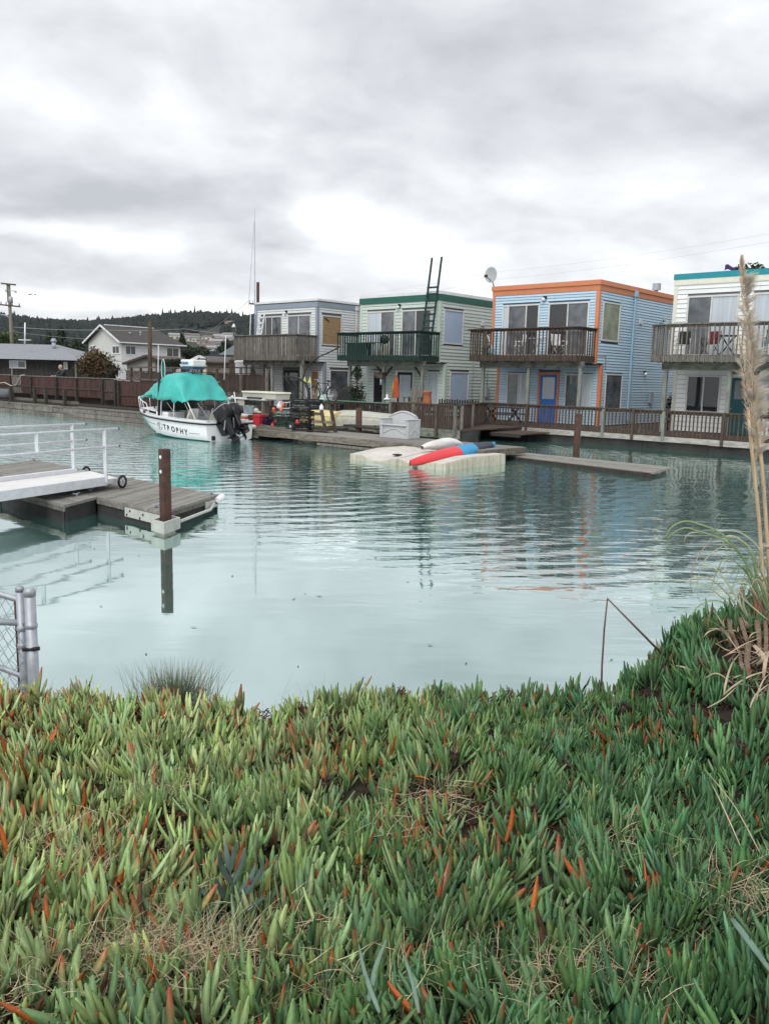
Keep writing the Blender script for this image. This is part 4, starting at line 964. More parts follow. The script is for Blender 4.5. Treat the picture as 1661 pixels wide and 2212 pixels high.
def crate(label, a, b, w, d, h, m, z=.385):
    o = on('crate', label, 'crate', a, b, z); t = .02
    for i in range(4):
        z0 = h * i / 4 + .005
        MB().box(-w / 2, w / 2, -d / 2, -d / 2 + t, z0, z0 + h / 4 - .02).build('slat', m, o); MB().box(w / 2 - t, w / 2, -d / 2 + t + .002, d / 2, z0, z0 + h / 4 - .02).build('slat', m, o)
    MB().box(-w / 2, w / 2, d / 2 - t, d / 2, 0, h).box(-w / 2, -w / 2 + t, -d / 2 + t, d / 2 - t, 0, h).box(-w / 2 + t, w / 2 - t, -d / 2 + t, d / 2 - t, 0, t).build('shell', m, o)
crate('dark red brown slatted crate between the two coolers', -25.45, 20.42, .5, .4, .5, M['fence_red'])
crate('dark blue plastic crate between the red cooler and the crab pots', -24.62, 20.5, .3, .35, .45, mat('navy crate', (.012, .015, .05), rough=.5))
o = on('storage_tub', 'clear plastic tub full of gear on the crate', 'tub', -25.75, 20.65, .9); MB().hexa([(-.3, -.2, 0), (.3, -.2, 0), (.3, .2, 0), (-.3, .2, 0), (-.34, -.23, .32), (.34, -.23, .32), (.34, .23, .32), (-.34, .23, .32)]).build('body', mat('cloudy plastic', (.30, .36, .38), (.12, .15, .17), scale=7, rough=.3), o, .02)
o = on('panel_box', 'white upright box behind the clear tub', 'box', -26.1, 20.95, .7); MB().box(-.24, .24, -.14, .14, 0, .62).build('body', M['white'], o, .015)
o = on('rag_bundle', 'tan cloth bundle lying on the red brown crate', 'cloth', -25.2, 20.4, .93); MB().ball((0, 0, .1), (.13, .1, .11)).ball((.14, .02, .05), (.14, .08, .05)).build('cloth', M['cream'], o)
def crab_pot(label, a, b, r, z, h, group=None, rope=(.30, .42, .38)):
    o = on('crab_pot', label, 'crab pot', a, b, z, group, rz=random.random())
    mb = MB()
    for zz in (.015, h / 2, h - .015): mb.tube([(r * math.cos(t), r * math.sin(t), zz) for t in [2 * math.pi * i / 20 for i in range(21)]], .016, 5, caps=False)
    for i in range(8):
        t = 2 * math.pi * i / 8; mb.tube([(r * math.cos(t), r * math.sin(t), 0), (r * math.cos(t), r * math.sin(t), h)], .010, 5)
    mb.build('frame', M['black_matt'], o)
    P = [[(r * .98 * math.cos(t), r * .98 * math.sin(t), zz) for t in [2 * math.pi * i / 30 for i in range(30)]] for zz in np.linspace(.03, h - .03, 5)]
    n = MB().grid(P, close=True).build('netting', mat('black net', (.03, .03, .03), rough=.8), o); w = n.modifiers.new('w', 'WIREFRAME'); w.thickness = .004
    mb = MB(); pts = []
    for i in range(90):
        t = i * .52; q = r * (.55 + .25 * math.sin(i * .37)); pts.append((q * math.cos(t), q * math.sin(t), .06 + (h - .12) * (i / 90) + .03 * math.sin(i * 1.7)))
    mb.tube(pts, .016, 5); mb.build('rope_coil', mat('coil rope', rope, tuple(x * .6 for x in rope), scale=20, rough=.9), o)
crab_pot('round black crab pot with pale rope, topmost of the nearer stack', -23.95, 20.75, .56, .80, .34, 'crab pots on the dock', (.38, .46, .43))
crab_pot('round black crab pot with green rope, bottom of the nearer stack', -23.95, 20.75, .58, .44, .34, 'crab pots on the dock', (.06, .16, .12))
crab_pot('black crab pot at the bottom of the stack beside the davit', -22.95, 20.75, .46, .44, .34, 'crab pots on the dock', (.08, .08, .07))
crab_pot('black crab pot in the middle of the stack beside the davit', -22.95, 20.75, .46, .80, .32, 'crab pots on the dock', (.20, .20, .18))
crab_pot('black crab pot with grey lid netting atop the davit stack', -22.75, 20.75, .58, 1.20, .2, 'crab pots on the dock', (.36, .40, .42))
crab_pot('flat black crab pot topmost of the whole davit stack', -22.75, 20.78, .6, 1.42, .14, 'crab pots on the dock', (.2, .23, .25))
def buoy(label, a, b, z, r=.075, m=None):
    o = on('buoy', label, 'buoy', a, b, z, 'orange float buoys', rz=random.random()); MB().lathe((0, 0, 0), [(.02, 0), (r, r * .6), (r, r * 1.4), (r * .55, r * 2.2), (.015, r * 2.7)], 12).build('body', m or M['orange_plastic'], o)
for lab, a, b, z, r in (('orange buoy lying inside the topmost pot of the nearer stack', -24.1, 20.35, .99, .085), ('small orange buoy at the rim of the nearer pot stack', -23.55, 20.25, 1.07, .06), ('two tone orange buoy standing on the nearer pot stack', -24.0, 20.72, 1.2, .075),
                       ('red buoy lying under the nearer crab pot stack', -23.98, 20.2, .42, .085), ('red buoy lying in the pot beside the davit', -22.7, 20.3, .62, .08), ('orange buoy lying inside the lower pot of the nearer stack', -23.95, 20.3, .62, .06)):
    buoy(lab, a, b, z, r, M['red_plastic'] if 'red' in lab else None)
buoy('white bottle float below the orange buoy on the nearer stack', -24.0, 20.55, 1.13, .11, M['white'])
o = on('wire_basket', 'thin white wire hoop basket on the nearer pot stack', 'basket', -23.85, 20.75, 1.15)
mb = MB()
for zz, rr_ in ((.05, .35), (.28, .42)): mb.tube([(rr_ * math.cos(t), rr_ * .7 * math.sin(t), zz + .03 * math.sin(2 * t)) for t in [2 * math.pi * i / 20 for i in range(21)]], .011, 5, caps=False)
for i in range(7):
    t = i * .9; mb.tube([(.35 * math.cos(t), .245 * math.sin(t), .05), (.42 * math.cos(t), .29 * math.sin(t), .28)], .009, 5)
mb.build('wires', M['alu'], o)
def davit():
    o = on('davit', 'black dock davit with a curved arm and two cables', 'davit', -22.36, 20.6, .385)
    MB().tube([(0, 0, 0), (0, 0, .06)], .13, 10).tube([(0, 0, .06), (-.03, 0, .9), (-.06, 0, 1.45), (-.22, 0, 1.75), (-.6, 0, 1.93), (-1.05, 0, 1.99), (-1.5, 0, 1.98)], [.06, .06, .055, .05, .045, .04, .03], 8).build('post', M['black_matt'], o)
    mb = MB(); mb.tube([(-1.45, .0, 1.97), (-.1, .0, .95)], .012, 5); mb.tube([(-1.15, .0, 1.95), (-.08, 0, 1.15)], .012, 5); mb.build('cable', M['black_matt'], o)
    MB().ball((-.08, -.07, 1.05), (.14, .1, .12)).build('winch', M['black_matt'], o)
    mb = MB().tube([(-1.5, 0, 1.97), (-1.52, 0, 1.7), (-1.45, 0, 1.62)], .018, 5); mb.build('hook', M['black_matt'], o)
davit()
o = on('fender', 'long white boat fender lying at the dock edge', 'fender', -24.95, 19.95, .44); MB().tube([(-.3, 0, 0), (-.24, 0, .0), (.2, 0, 0), (.27, 0, 0)], [.04, .085, .085, .04], 12).build('body', M['cream'], o)
for i, (lab, p, q) in enumerate((('old grey timber lying along the dock edge under the pots', (-25.1, 20.05, .43), (-22.6, 19.92, .43)), ('shorter timber lying over the grey one at the dock edge', (-24.6, 20.12, .5), (-23.0, 19.98, .45)))):
    p, q = AB(*p), AB(*q); o = thing('timber', lab, 'timber', tuple(p)); MB().bar((0, 0, 0), q - p, .11, .09).build('beam', M['wood_grey'], o)
o = on('drum_wheel', 'grey rope drum wheel at the foot of the davit', 'wheel', -22.75, 20.05, .56); MB().lathe((0, -.05, 0), [(.06, 0), (.15, 0), (.17, .03), (.17, .07), (.15, .1), (.06, .1)], 16, 'y').build('tyre', M['black_matt'], o); MB().lathe((0, -.06, 0), [(.02, 0), (.07, 0), (.07, .12), (.02, .12)], 10, 'y').build('hub', M['galv'], o)
def sawhorse():
    o = on('trestle', 'brown wooden trestle beside the davit', 'trestle', -22.0, 20.75)
    for x, y in ((.1, 0), (.1, .5)): MB().bar((x + .25, y, 0), (x, y, .80), .07, .12, up=(0, 1, 0)).build('leg', M['wood_brown'], o)
    MB().box(-.5, .1, -.05, .0, .62, .72).build('rail', M['wood_brown'], o); MB().box(-.5, .75, -.06, .0, .34, .43).build('rail', M['wood_grey'], o); MB().box(-.45, .3, -.03, .5, .06, .11).build('shelf', M['wood_brown'], o)
sawhorse()
o = on('jug', 'small white plastic jug on the trestle top', 'jug', -21.95, 20.8, 1.19); MB().lathe((0, 0, 0), [(.075, 0), (.08, .04), (.08, .14), (.03, .19), (.03, .22)], 12).build('body', M['white'], o)
def upturned_boat(name, label, pts, loc, w, h, m, ridge=True):
    """hull lying keel up: pts = (along, half width factor, keel z, gunwale z)"""
    o = thing(name, label, 'dinghy', tuple(loc), ROWZ); P = []
    for (x, k, zk, zg) in pts:
        row = []
        for j in range(13):
            s = -1 + 2 * j / 12; a = abs(s)
            if a > .72: y = w * k * (.93 + .07 * (a - .72) / .28); z = zg + (zk - zg) * .62 * (1 - (a - .72) / .28)
            else: y = w * k * .93 * (a / .72); z = zg + (zk - zg) * (.62 + .38 * (1 - (a / .72) ** 1.6))
            row.append((x, math.copysign(y, s), z))
        P.append(row)
    MB().grid(P).add(P[-1], [tuple(range(13))]).build('hull', m, o)
    mb = MB()
    for s in (0, -1): mb.tube([(p[s][0], p[s][1] * 1.01, p[s][2]) for p in P], .022, 5)
    mb.build('gunwale', m, o)
    if ridge:
        mb = MB(); mb.tube([(p[6][0], 0, p[6][2] + .005) for p in P], .02, 5)
        for j in (2, 10): mb.tube([(p[j][0], p[j][1] * 1.005, p[j][2] + .004) for p in P], .012, 5)
        mb.build('strake', m, o)
dm = mat('weathered grey hull paint', (.46, .46, .40), (.34, .34, .29), scale=2.5, rough=.7, bump=.15, stain=((.11, .11, .095), 2.8, (4, 3, .9), .54, .75))
upturned_boat('dinghy', 'upturned weathered grey dinghy lying behind the bench', [(0, .05, .22, .02), (.25, .38, .42, .04), (.6, .62, .64, .08), (1.1, .85, .74, .12), (1.9, 1, .77, .2), (2.8, 1, .74, .27), (3.9, .92, .70, .33)], AB(-24.75, 23.6, .32), .68, 0, dm)
upturned_boat('dinghy', 'upturned pale yellow dinghy half hidden behind the davit', [(0, .1, .26, .05), (.3, .5, .5, .05), (.8, .8, .6, .05), (1.5, 1, .63, .06), (2.3, .95, .6, .06)], AB(-25.75, 23.2, .42), .62, 0, mat('pale yellow hull', (.58, .50, .26), (.50, .42, .2), scale=2, rough=.5))
def bench():
    o = on('storage_bench', 'grey weathered plastic storage bench with arched back on the dock', 'bench', -19.2, 21.0)
    m = mat('grey weathered resin', (.47, .48, .49), (.40, .41, .42), scale=3, rough=.65, bump=.1, stain=((.13, .13, .12), 3.0, (5, 5, .8), .585, .8))
    W, D = 1.26, .62
    MB().box(.03, W - .03, .035, D - .03, 0, .415).build('chest', m, o)
    MB().box(-.02, W * .99, -.03, D * .6, .42, .46).build('seat', m, o, .015)
    arch = [(.06, .40)] + [(.06 + (W - .12) * t, .66 + .22 * math.sin(math.pi * (.12 + .76 * t)) ** 1.2) for t in [i / 16 for i in range(17)]] + [(W - .06, .40)]
    MB().prism_y(arch, D - .12, D - .03).build('backrest', m, o)
    mb = MB(); mb.tube([(x, D - .115, z + .01) for x, z in arch[1:-1]], .035, 6); mb.build('back_trim', m, o)
    for x0, x1 in ((-.02, .10), (W - .10, W + .02)):
        MB().prism_x([(.0, 0), (D, 0), (D + .02, .66), (D * .5, .62), (-.02, .62), (-.01, .42)], x0, x1).build('side_panel', m, o, .015)
        MB().box(x0 - .02, x1 + .02, -.05, D * .9, .625, .665).build('armrest', m, o, .015)
    mb = MB(); mb.tube([(.14 + (W - .28) * t, .03, .14 + .17 * math.sin(math.pi * t)) for t in [i / 12 for i in range(13)]], .016, 6); mb.build('arch_moulding', m, o)
    mb = MB(); mb.tube([(W + .022, .1 + (D - .2) * t, .12 + .17 * math.sin(math.pi * t)) for t in [i / 12 for i in range(13)]], .014, 6); mb.build('arch_moulding', m, o)
    MB().box(.0, W, -.012, .03, 0, .07).build('plinth', m, o)
bench()
for i, (lab, p, q, w, h) in enumerate((('wide black plank leaning behind the bench', (-22.1, 22.35, .60), (-20.2, 22.2, .56), .5, .06), ('dark grey board behind the short pile', (-23.6, 22.25, .40), (-22.2, 22.3, .44), .4, .05), ('thin black board at the back edge of the dock', (-22.6, 22.1, .36), (-20.6, 22.1, .36), .3, .05), ('dark plank under the grey dinghy', (-24.6, 22.9, .30), (-21.4, 22.9, .34), .25, .08))):
    p, q = AB(*p), AB(*q); o = thing('plank', lab, 'plank', tuple(p)); MB().bar((0, 0, 0), q - p, w, h).build('board', M['wood_dark'], o)

# ------------------------------------------------------------------ things on the house decks and balconies
def green_pipe(): pass
def tubes(name, label, cat, pts, r, m, part='tube', n=6):
    p0 = Vector(pts[0]); o = thing(name, label, cat, tuple(p0)); MB().tube([tuple(Vector(p) - p0) for p in pts], r, n).build(part, m, o); return o
tubes('hose', 'long dark hose arching from the green balcony down to the dock', 'hose', [AB(-28.4, 28, 3.80), AB(-29.2, 28, 3.52), AB(-29.77, 28, 3.36), AB(-30.1, 28, 3.2), AB(-30.4, 28, 3.02), AB(-30.7, 28, 2.78), AB(-30.85, 28, 2.45), AB(-30.92, 28, 2.1), AB(-30.9, 28, 1.6), AB(-30.9, 28, .5)], .035, M['wood_dark'])
for lab, a in (('yellow safety flag on a thin pole, the leftward of the pair', -26.42), ('yellow safety flag on a thin pole, the rightward of the pair', -26.1)):
    o = on('flag', lab, 'flag', a, 24.0, 1.15, 'pair of yellow flags'); MB().tube([(.22, 0, 0), (.05, 0, 1.22)], .008, 5).build('pole', M['white'], o)
    MB().prism_y([(-.10, .98), (.12, .98), (.04, 1.24)], -.004, .004).build('pennant', mat('yellow flag', (.62, .62, .10), rough=.7), o)
def bicycle():
    o = on('bicycle', 'black wheeled bicycle standing behind the yellow flags', 'bicycle', -26.0, 24.2, 1.05, rz=.2)
    for x in (0, .95):
        w = MB().tube([(x + .31 * math.cos(t), 0, .62 + .31 * math.sin(t)) for t in [2 * math.pi * i / 24 for i in range(25)]], .028, 6, caps=False).build('wheel', M['black_matt'], o)
        mb = MB()
        for i in range(8):
            t = math.pi * i / 8; mb.tube([(x + .3 * math.cos(t), 0, .62 + .3 * math.sin(t)), (x - .3 * math.cos(t), 0, .62 - .3 * math.sin(t))], .004, 4)
        mb.tube([(x, -.05, .62), (x, .05, .62)], .03, 8); mb.build('spokes', M['galv'], w)
    MB().tube([(0, 0, .62), (.2, 0, 1.1), (.72, 0, 1.05), (.95, 0, .62), (.45, 0, .62), (.2, 0, 1.1)], .018, 6).tube([(.45, 0, .62), (.72, 0, 1.05), (.74, 0, 1.15)], .016, 6).build('frame', M['black'], o)
    MB().tube([(.2, 0, 1.1), (.16, 0, 1.22)], .014, 6).tube([(.16, -.22, 1.22), (.16, .22, 1.22)], .014, 6).build('handlebar', M['galv'], o); MB().ball((.74, 0, 1.17), (.12, .06, .03)).build('saddle', M['black_matt'], o)
    MB().box(-.4, 1.4, -.3, .3, .25, .305).build('rack_board', M['wood_dark'], o)
bicycle()
o = on('workbench', 'dark slatted workbench under the bicycle behind the crab pots', 'bench', -26.0, 24.2, .55); 
MB().box(-1.6, 1.6, -.4, .4, .72, .80).build('bench_top', M['wood_dark'], o)
for x in (-1.4, 1.4):
    for y in (-.3, .3): MB().box(x - .05, x + .05, y - .05, y + .05, 0, .718).build('leg', M['wood_dark'], o)
tubes('garden_hose', 'coiled pale green garden hose over the green rail cap', 'hose', [AB(-27.2, 25.5, 1.42), AB(-27.1, 25.5, 1.56), AB(-26.95, 25.5, 1.62), AB(-26.75, 25.5, 1.58), AB(-26.6, 25.45, 1.43), AB(-26.55, 25.32, 1.3)], .035, mat('pale green hose', (.12, .36, .27), rough=.5))
o = on('sink_tap', 'white outdoor sink with a curved tap behind the green railing', 'sink', -27.8, 26.6, .5); MB().box(-.3, .3, -.22, .22, .98, 1.10).box(-.25, .25, -.18, .18, 0, .98).build('basin', M['white'], o); MB().tube([(.1, .1, 1.1), (.1, .1, 1.4), (.15, 0, 1.46), (.2, -.05, 1.38)], .022, 6).build('tap', M['white'], o)
def leafy(name, label, cat, c, rad, n, size, col, col2, trunk=.6, stem=True, group=None, cone=False, seed=1, tr=.05):
    rg = np.random.default_rng(seed); o = thing(name, label, cat, c, 0, group)
    rx, ry, rz = rad; vs = []; fs = []
    cl = rg.normal(size=(max(6, n // 60), 3)); cl /= np.linalg.norm(cl, axis=1)[:, None]; cl *= rg.uniform(.35, .95, (len(cl), 1))
    if cone: cl[:, 2] = rg.uniform(-.95, .95, len(cl)); k = (1 - (cl[:, 2] + 1) / 2) * .85 + .06; a = rg.uniform(0, 6.28, len(cl)); q = rg.uniform(.55, 1, len(cl)) * k; cl[:, 0] = q * np.cos(a); cl[:, 1] = q * np.sin(a)
    idx = rg.integers(0, len(cl), n); p = cl[idx] + rg.normal(size=(n, 3)) * (.13 if cone else .17)
    p *= np.array([rx, ry, rz]); p[:, 2] += trunk + rz
    p[:, 2] = np.maximum(p[:, 2], .05)
    d1 = rg.normal(size=(n, 3)); d1 /= np.linalg.norm(d1, axis=1)[:, None]; d2 = np.cross(d1, rg.normal(size=(n, 3))); d2 /= np.linalg.norm(d2, axis=1)[:, None]
    s = size * rg.uniform(.6, 1.3, (n, 1))
    quad = np.stack([p - d1 * s, p - d2 * s * .45, p + d1 * s, p + d2 * s * .45], 1).reshape(-1, 3)
    me = bpy.data.meshes.new('crown'); me.from_pydata(quad.tolist(), [], (np.arange(n * 4).reshape(n, 4)).tolist())
    m = mat('foliage ' + label[:20], col, col2, scale=1.2 / max(size, .05) * .25, rough=.75, spec=.2); me.materials.append(m)
    cr = bpy.data.objects.new('crown', me); link(cr, o)
    if stem:
        mb = MB(); top = trunk + rz * 1.2
        mb.tube([(0, 0, -.3), (.02 * top, 0, trunk * .6), (0, .01 * top, trunk + rz * .5), (.01, 0, top)], [tr, tr * .8, tr * .5, tr * .2], 7)
        for i in range(5):
            a = rg.uniform(0, 6.28); h = trunk * .7 + rz * .25 * i; mb.tube([(0, 0, h), (rx * .55 * math.cos(a), ry * .55 * math.sin(a), h + rz * .45)], [tr * .4, tr * .12], 5)
        mb.build('trunk', M['wood_dark'], o)
    return o
leafy('climbing_shrub', 'dark conical shrub growing between the grey and the green houses', 'shrub', AB(-30.0, 31.0, .5), (.62, .5, 1.15), 1400, .07, (.030, .05, .028), (.012, .02, .012), trunk=.1, cone=True, seed=5)
o = on('round_tank', 'large black round drum beside the dark shrub', 'drum', -30.9, 31.2, .5); MB().lathe((0, 0, .85), [(.4, -.25), (.55, -.2), (.58, 0), (.55, .2), (.4, .25)], 18, 'y').build('body', M['black_matt'], o)
def adirondack(label, a, b, z, m, rz=0):
    o = on('garden_chair', label, 'chair', a, b, z, rz=rz)
    for i in range(5): MB().hexa([(-.27 + i * .11, .28, .30), (-.27 + i * .11 + .095, .28, .30), (-.27 + i * .11 + .095, .31, .30), (-.27 + i * .11, .31, .30), (-.30 + i * .122, .50, .98 + .06 * math.sin(math.pi * (i + .5) / 5)), (-.30 + i * .122 + .105, .50, .98 + .06 * math.sin(math.pi * (i + .5) / 5)), (-.30 + i * .122 + .105, .53, .98), (-.30 + i * .122, .53, .98)]).build('back_slat', m, o)
    for i in range(4): MB().box(-.28, .28, -.25 + i * .13, -.25 + i * .13 + .115, .36 - i * .025, .385 - i * .025).build('seat_slat', m, o)
    for s in (-.33, .33):
        MB().box(s - .06, s + .06, -.3, .4, .58, .605).build('armrest', m, o); MB().box(s - .02, s + .02, -.27, -.17, 0, .578).build('leg', m, o); MB().box(s - .02, s + .02, .3, .4, 0, .578).build('leg', m, o)
adirondack('weathered grey garden chair beside the terracotta chimney pot', -24.2, 28.6, .98, M['wood_grey'], .3)
o = on('patio_table', 'dark low platform under the garden chair and the clay pot', 'table', -24.6, 28.8, .5); MB().box(-1.9, 1.4, -.6, .6, .40, .475).build('table_top', M['wood_dark'], o)
for x in (-1.7, 1.2):
    for y in (-.5, .5): MB().box(x - .05, x + .05, y - .05, y + .05, 0, .398).build('leg', M['wood_dark'], o)
o = on('clay_chimney_pot', 'terracotta clay chimney pot standing beside the garden chair', 'pot', -23.68, 29.0, .98); MB().lathe((0, 0, 0), [(.22, 0), (.23, .35), (.2, .5), (.17, .75), (.2, .82), (.2, .88), (.14, .9)], 16).build('body', mat('terracotta', (.36, .13, .065), (.24, .08, .04), scale=5, rough=.9, bump=.3), o)
def raincoat():
    o = on('hanging_raincoat', 'orange oilskin hanging beside the green house front door', 'coat', -25.85, 29.3, 1.5)
    P = []
    for i in range(8):
        t = i / 7; w = .20 - .10 * t; P.append([(w * math.cos(a) * (1 + .15 * math.sin(5 * a)), .09 * math.sin(a) * (1 + .2 * math.sin(4 * a + 1)), .95 * t) for a in [2 * math.pi * j / 18 for j in range(18)]])
    MB().grid(P, close=True).build('coat', mat('orange oilskin', (.42, .085, .03), (.30, .05, .02), scale=6, rough=.6), o)
    MB().tube([(-.16, -.02, .0), (-.15, -.03, .45), (-.08, 0, .8)], .05, 6).build('sleeve', mat('yellow oilskin', (.45, .30, .05), rough=.6), o); MB().tube([(0, 0, .9), (.02, .0, 1.25)], .012, 5).build('hanger', M['galv'], o)
raincoat()
o = on('bird_feeder', 'dark bird feeder hanging from the green house middle post', 'feeder', -28.9, 31.6, 2.3); MB().box(-.18, .18, -.12, .12, .1, .35).build('house', M['wood_brown'], o); MB().box(-.24, .24, -.17, .17, .355, .40).build('roof', M['wood_dark'], o); MB().tube([(0, 0, -.25), (0, 0, .1)], .07, 8).build('tray', M['galv'], o)
o = on('water_bowl', 'white bowl with a pump standing on the green deck rail', 'bowl', -26.3, 29.2, 1.36); MB().lathe((0, 0, 0), [(.06, 0), (.18, .05), (.15, .08), (.05, .13), (.06, .22), (.02, .3)], 14).build('body', M['white'], o)
def folding_chair(label, a, b, z, m, fm, rz=0):
    o = on('folding_chair', label, 'chair', a, b, z, rz=rz)
    MB().box(-.24, .24, .17, .19, .45, .92).build('backrest', m, o); MB().box(-.24, .24, -.22, .16, .42, .445).build('seat', m, o)
    for s in (-.26, .26):
        MB().tube([(s, -.24, 0), (s, .2, .6), (s, .22, .94)], .013, 6).build('leg', fm, o); MB().tube([(s, .22, 0), (s, -.22, .45), (s, -.24, .62)], .013, 6).build('leg', fm, o); MB().box(s - .02, s + .02, -.24, .18, .62, .64).build('armrest', fm, o)
ZB = 3.56
folding_chair('black folding chair on the white house balcony', -13.3, 32.0, ZB, M['black_matt'], M['white'], .3)
folding_chair('dark red folding chair on the white house balcony', -12.3, 32.2, ZB, mat('dark red canvas', (.16, .025, .03), rough=.8), M['black_matt'], -.3)
folding_chair('teal folding chair near the end of the white house balcony', -10.0, 32.1, ZB, mat('teal canvas', (.01, .30, .30), rough=.8), M['black_matt'], .2)
folding_chair('white slatted folding chair left of the round table on the blue house balcony', -20.9, 32.1, ZB, M['white'], M['white'], -1.2)
folding_chair('white slatted folding chair right of the table on the blue house balcony', -18.9, 32.1, ZB, M['white'], M['white'], 1.3)
def small_table(label, a, b, m, r=.36, h=.72):
    o = on('bistro_table', label, 'table', a, b, ZB); MB().lathe((0, 0, h), [(r, 0), (r, .03)], 20).build('table_top', m, o)
    for s in (-1, 1): MB().tube([(s * .28, -.1, 0), (-s * .25, .1, h)], .016, 6).build('leg', m, o); MB().tube([(s * .28, .1, 0), (-s * .25, -.1, h)], .016, 6).build('leg', m, o)
small_table('white cross legged table on the blue house balcony', -20.0, 32.1, M['white'])
small_table('dark folding table on the white house balcony', -11.7, 32.3, M['black_matt'])
o = on('plant_pot', 'pale blue jar on the blue house balcony', 'jar', -22.3, 31.9, ZB); MB().lathe((0, 0, 0), [(.10, 0), (.15, .15), (.13, .32), (.07, .38), (.09, .44)], 14).build('body', mat('pale blue glaze', (.25, .48, .56), rough=.3), o)
o = on('flower_box', 'dark planter on the blue house balcony corner', 'planter', -22.75, 32.2, ZB); MB().box(-.2, .2, -.15, .15, 0, .3).build('box', M['wood_dark'], o); MB().ball((0, 0, .38), (.2, .15, .14)).build('plant', mat('dry plant', (.10, .07, .04), rough=.9), o)
o = on('leaning_pole', 'white pole leaning across the blue house balcony corner', 'pole', -22.0, 31.75, ZB); MB().tube([(0, 0, 0), (-.65, .1, 1.15)], .022, 6).build('pole', M['white'], o)
def barbecue():
    o = on('barbecue', 'black kettle barbecue behind the green balcony railing', 'barbecue', -29.1, 32.0, ZB); MB().ball((0, 0, .82), (.27, .27, .24), 14, 8).build('kettle', M['black'], o)
    for k in range(3):
        t = 2.1 * k + .4; MB().tube([(.16 * math.cos(t), .16 * math.sin(t), .66), (.28 * math.cos(t), .28 * math.sin(t), 0)], .014, 6).build('leg', M['alu'], o)
barbecue()
o = on('garden_table', 'cream plastic table on the green house balcony', 'table', -29.9, 32.1, ZB); MB().lathe((0, 0, .66), [(.42, 0), (.44, .03), (.42, .045)], 20).build('table_top', M['cream'], o)
for k in range(4): MB().tube([(.3 * math.cos(k * 1.57 + .78), .3 * math.sin(k * 1.57 + .78), .66), (.36 * math.cos(k * 1.57 + .78), .36 * math.sin(k * 1.57 + .78), 0)], .03, 6).build('leg', M['cream'], o)
o = on('covered_chair', 'cream covered chair leaning behind the green balcony railing', 'chair', -29.6, 32.55, ZB); MB().hexa([(-.3, -.2, 0), (.3, -.2, 0), (.3, .2, 0), (-.3, .2, 0), (-.25, .05, 1.1), (.2, .05, 1.22), (.2, .18, 1.22), (-.25, .18, 1.1)]).build('cover', M['cream'], o, .05)
o = on('planter_box', 'long dark green box on the left of the green balcony', 'planter', -31.0, 32.1, ZB); MB().box(-.7, .7, -.25, .25, 0, .62).build('box', M['wood_green'], o, .02); MB().box(-.74, .74, -.28, .28, .622, .67).build('rim', M['wood_green'], o)
o = on('hanging_shirt', 'black cloth hanging under the grey balcony', 'cloth', -39.2, 31.5, 2.3); P = [[(.28 * (1 - .45 * i / 5) * s, .05 * math.sin(6 * s + i), .75 - .85 * (1 - i / 5) - .12 * s * s) for s in (-1, -.6, -.2, .2, .6, 1)] for i in range(6)]; c_ = MB().grid(P).build('cloth', M['black_matt'], o); c_.modifiers.new('s', 'SOLIDIFY').thickness = .03
o = on('deck_boxes', 'old dark red bag on the grey house deck rail', 'bag', -36.2, 27.6, 1.35); MB().ball((0, 0, .12), (.35, .2, .14)).build('bag', mat('maroon bag', (.09, .02, .025), rough=.8), o)
# standing picnic table behind the walkway railing of the blue house
o = on('picnic_table', 'dark green picnic table behind the blue house walkway railing', 'table', -20.9, 31.0, .5)
MB().box(-.9, .9, -.4, .4, .70, .745).build('table_top', M['wood_green'], o)
for s in (-1, 1):
    MB().box(-.9, .9, s * .7 - .14, s * .7 + .14, .42, .46).build('seat', M['wood_green'], o)
    MB().bar((s * .6, -.62, 0), (s * .6, .3, .698), .08, .06).build('leg', M['wood_green'], o); MB().bar((s * .66, .62, 0), (s * .66, -.3, .698), .08, .06).build('leg', M['wood_green'], o)
leafy('shrub', 'dark climbing shrub in the gap beside the white house', 'shrub', AB(-14.7, 34.3, .5), (.35, .5, .7), 500, .06, (.05, .06, .035), (.02, .025, .015), trunk=.1, seed=9)
# ------------------------------------------------------------------ left shore: seawall, boardwalk, fences
def seawall():
    b0 = 20.45; o = thing('seawall', 'old seawall of concrete blocks and timbers along the far left shore', 'wall', AB(-29, b0, 0), ROWZ); off = local(-29, b0)
    cm = mat('old concrete', (.19, .18, .155), (.075, .072, .062), scale=2.5, rough=.9, bump=.4, rand=.22, stain=((.05, .048, .04), 1.6, (1.2, 1.2, 2), .52, .7))
    a = -62
    while a < -40:
        w = random.uniform(.9, 1.5)
        for z0, z1 in ((-.5, .2), (.21, .47)):
            MB(off).box(a + .012, a + w - .012, b0 + random.uniform(0, .05), b0 + .6, z0, z1 + random.uniform(-.02, .01)).build('block', cm, o, .015)
        MB(off).box(a + .02, a + w - .02, b0 + .02, b0 + .7, .48, .53 + random.uniform(0, .03)).build('cap_slab', cm, o)
        a += w
    a = -39.9
    while a < -29.5:
        w = random.uniform(2.2, 3.4)
        for i in range(4): MB(off).box(a + .01, min(a + w, -29) - .01, b0 - .03 + random.uniform(-.02, .02), b0 + .3, -.35 + i * .22, -.145 + i * .22).build('timber', M['wood_grey'], o)
        a += w
    MB(off).box(-39.9, -29, b0 - .05, b0 + .45, .535, .60).build('cap_timber', M['wood_grey'], o)
seawall()
o = thing('boardwalk', 'dark timber boardwalk below the red brown fence on the left shore', 'walkway', AB(-62, 21.1, 0), ROWZ); off = local(-62, 21.1)
for i in range(5): MB(off).box(-62, -33, 21.1 + i * .24, 21.33 + i * .24, .58, .64 + random.uniform(0, .02)).build('deck_board', M['wood_dark'], o)
MB(off).box(-50, -41, 21.3, 21.36, .66, .80).build('edge_board', M['wood_grey'], o)
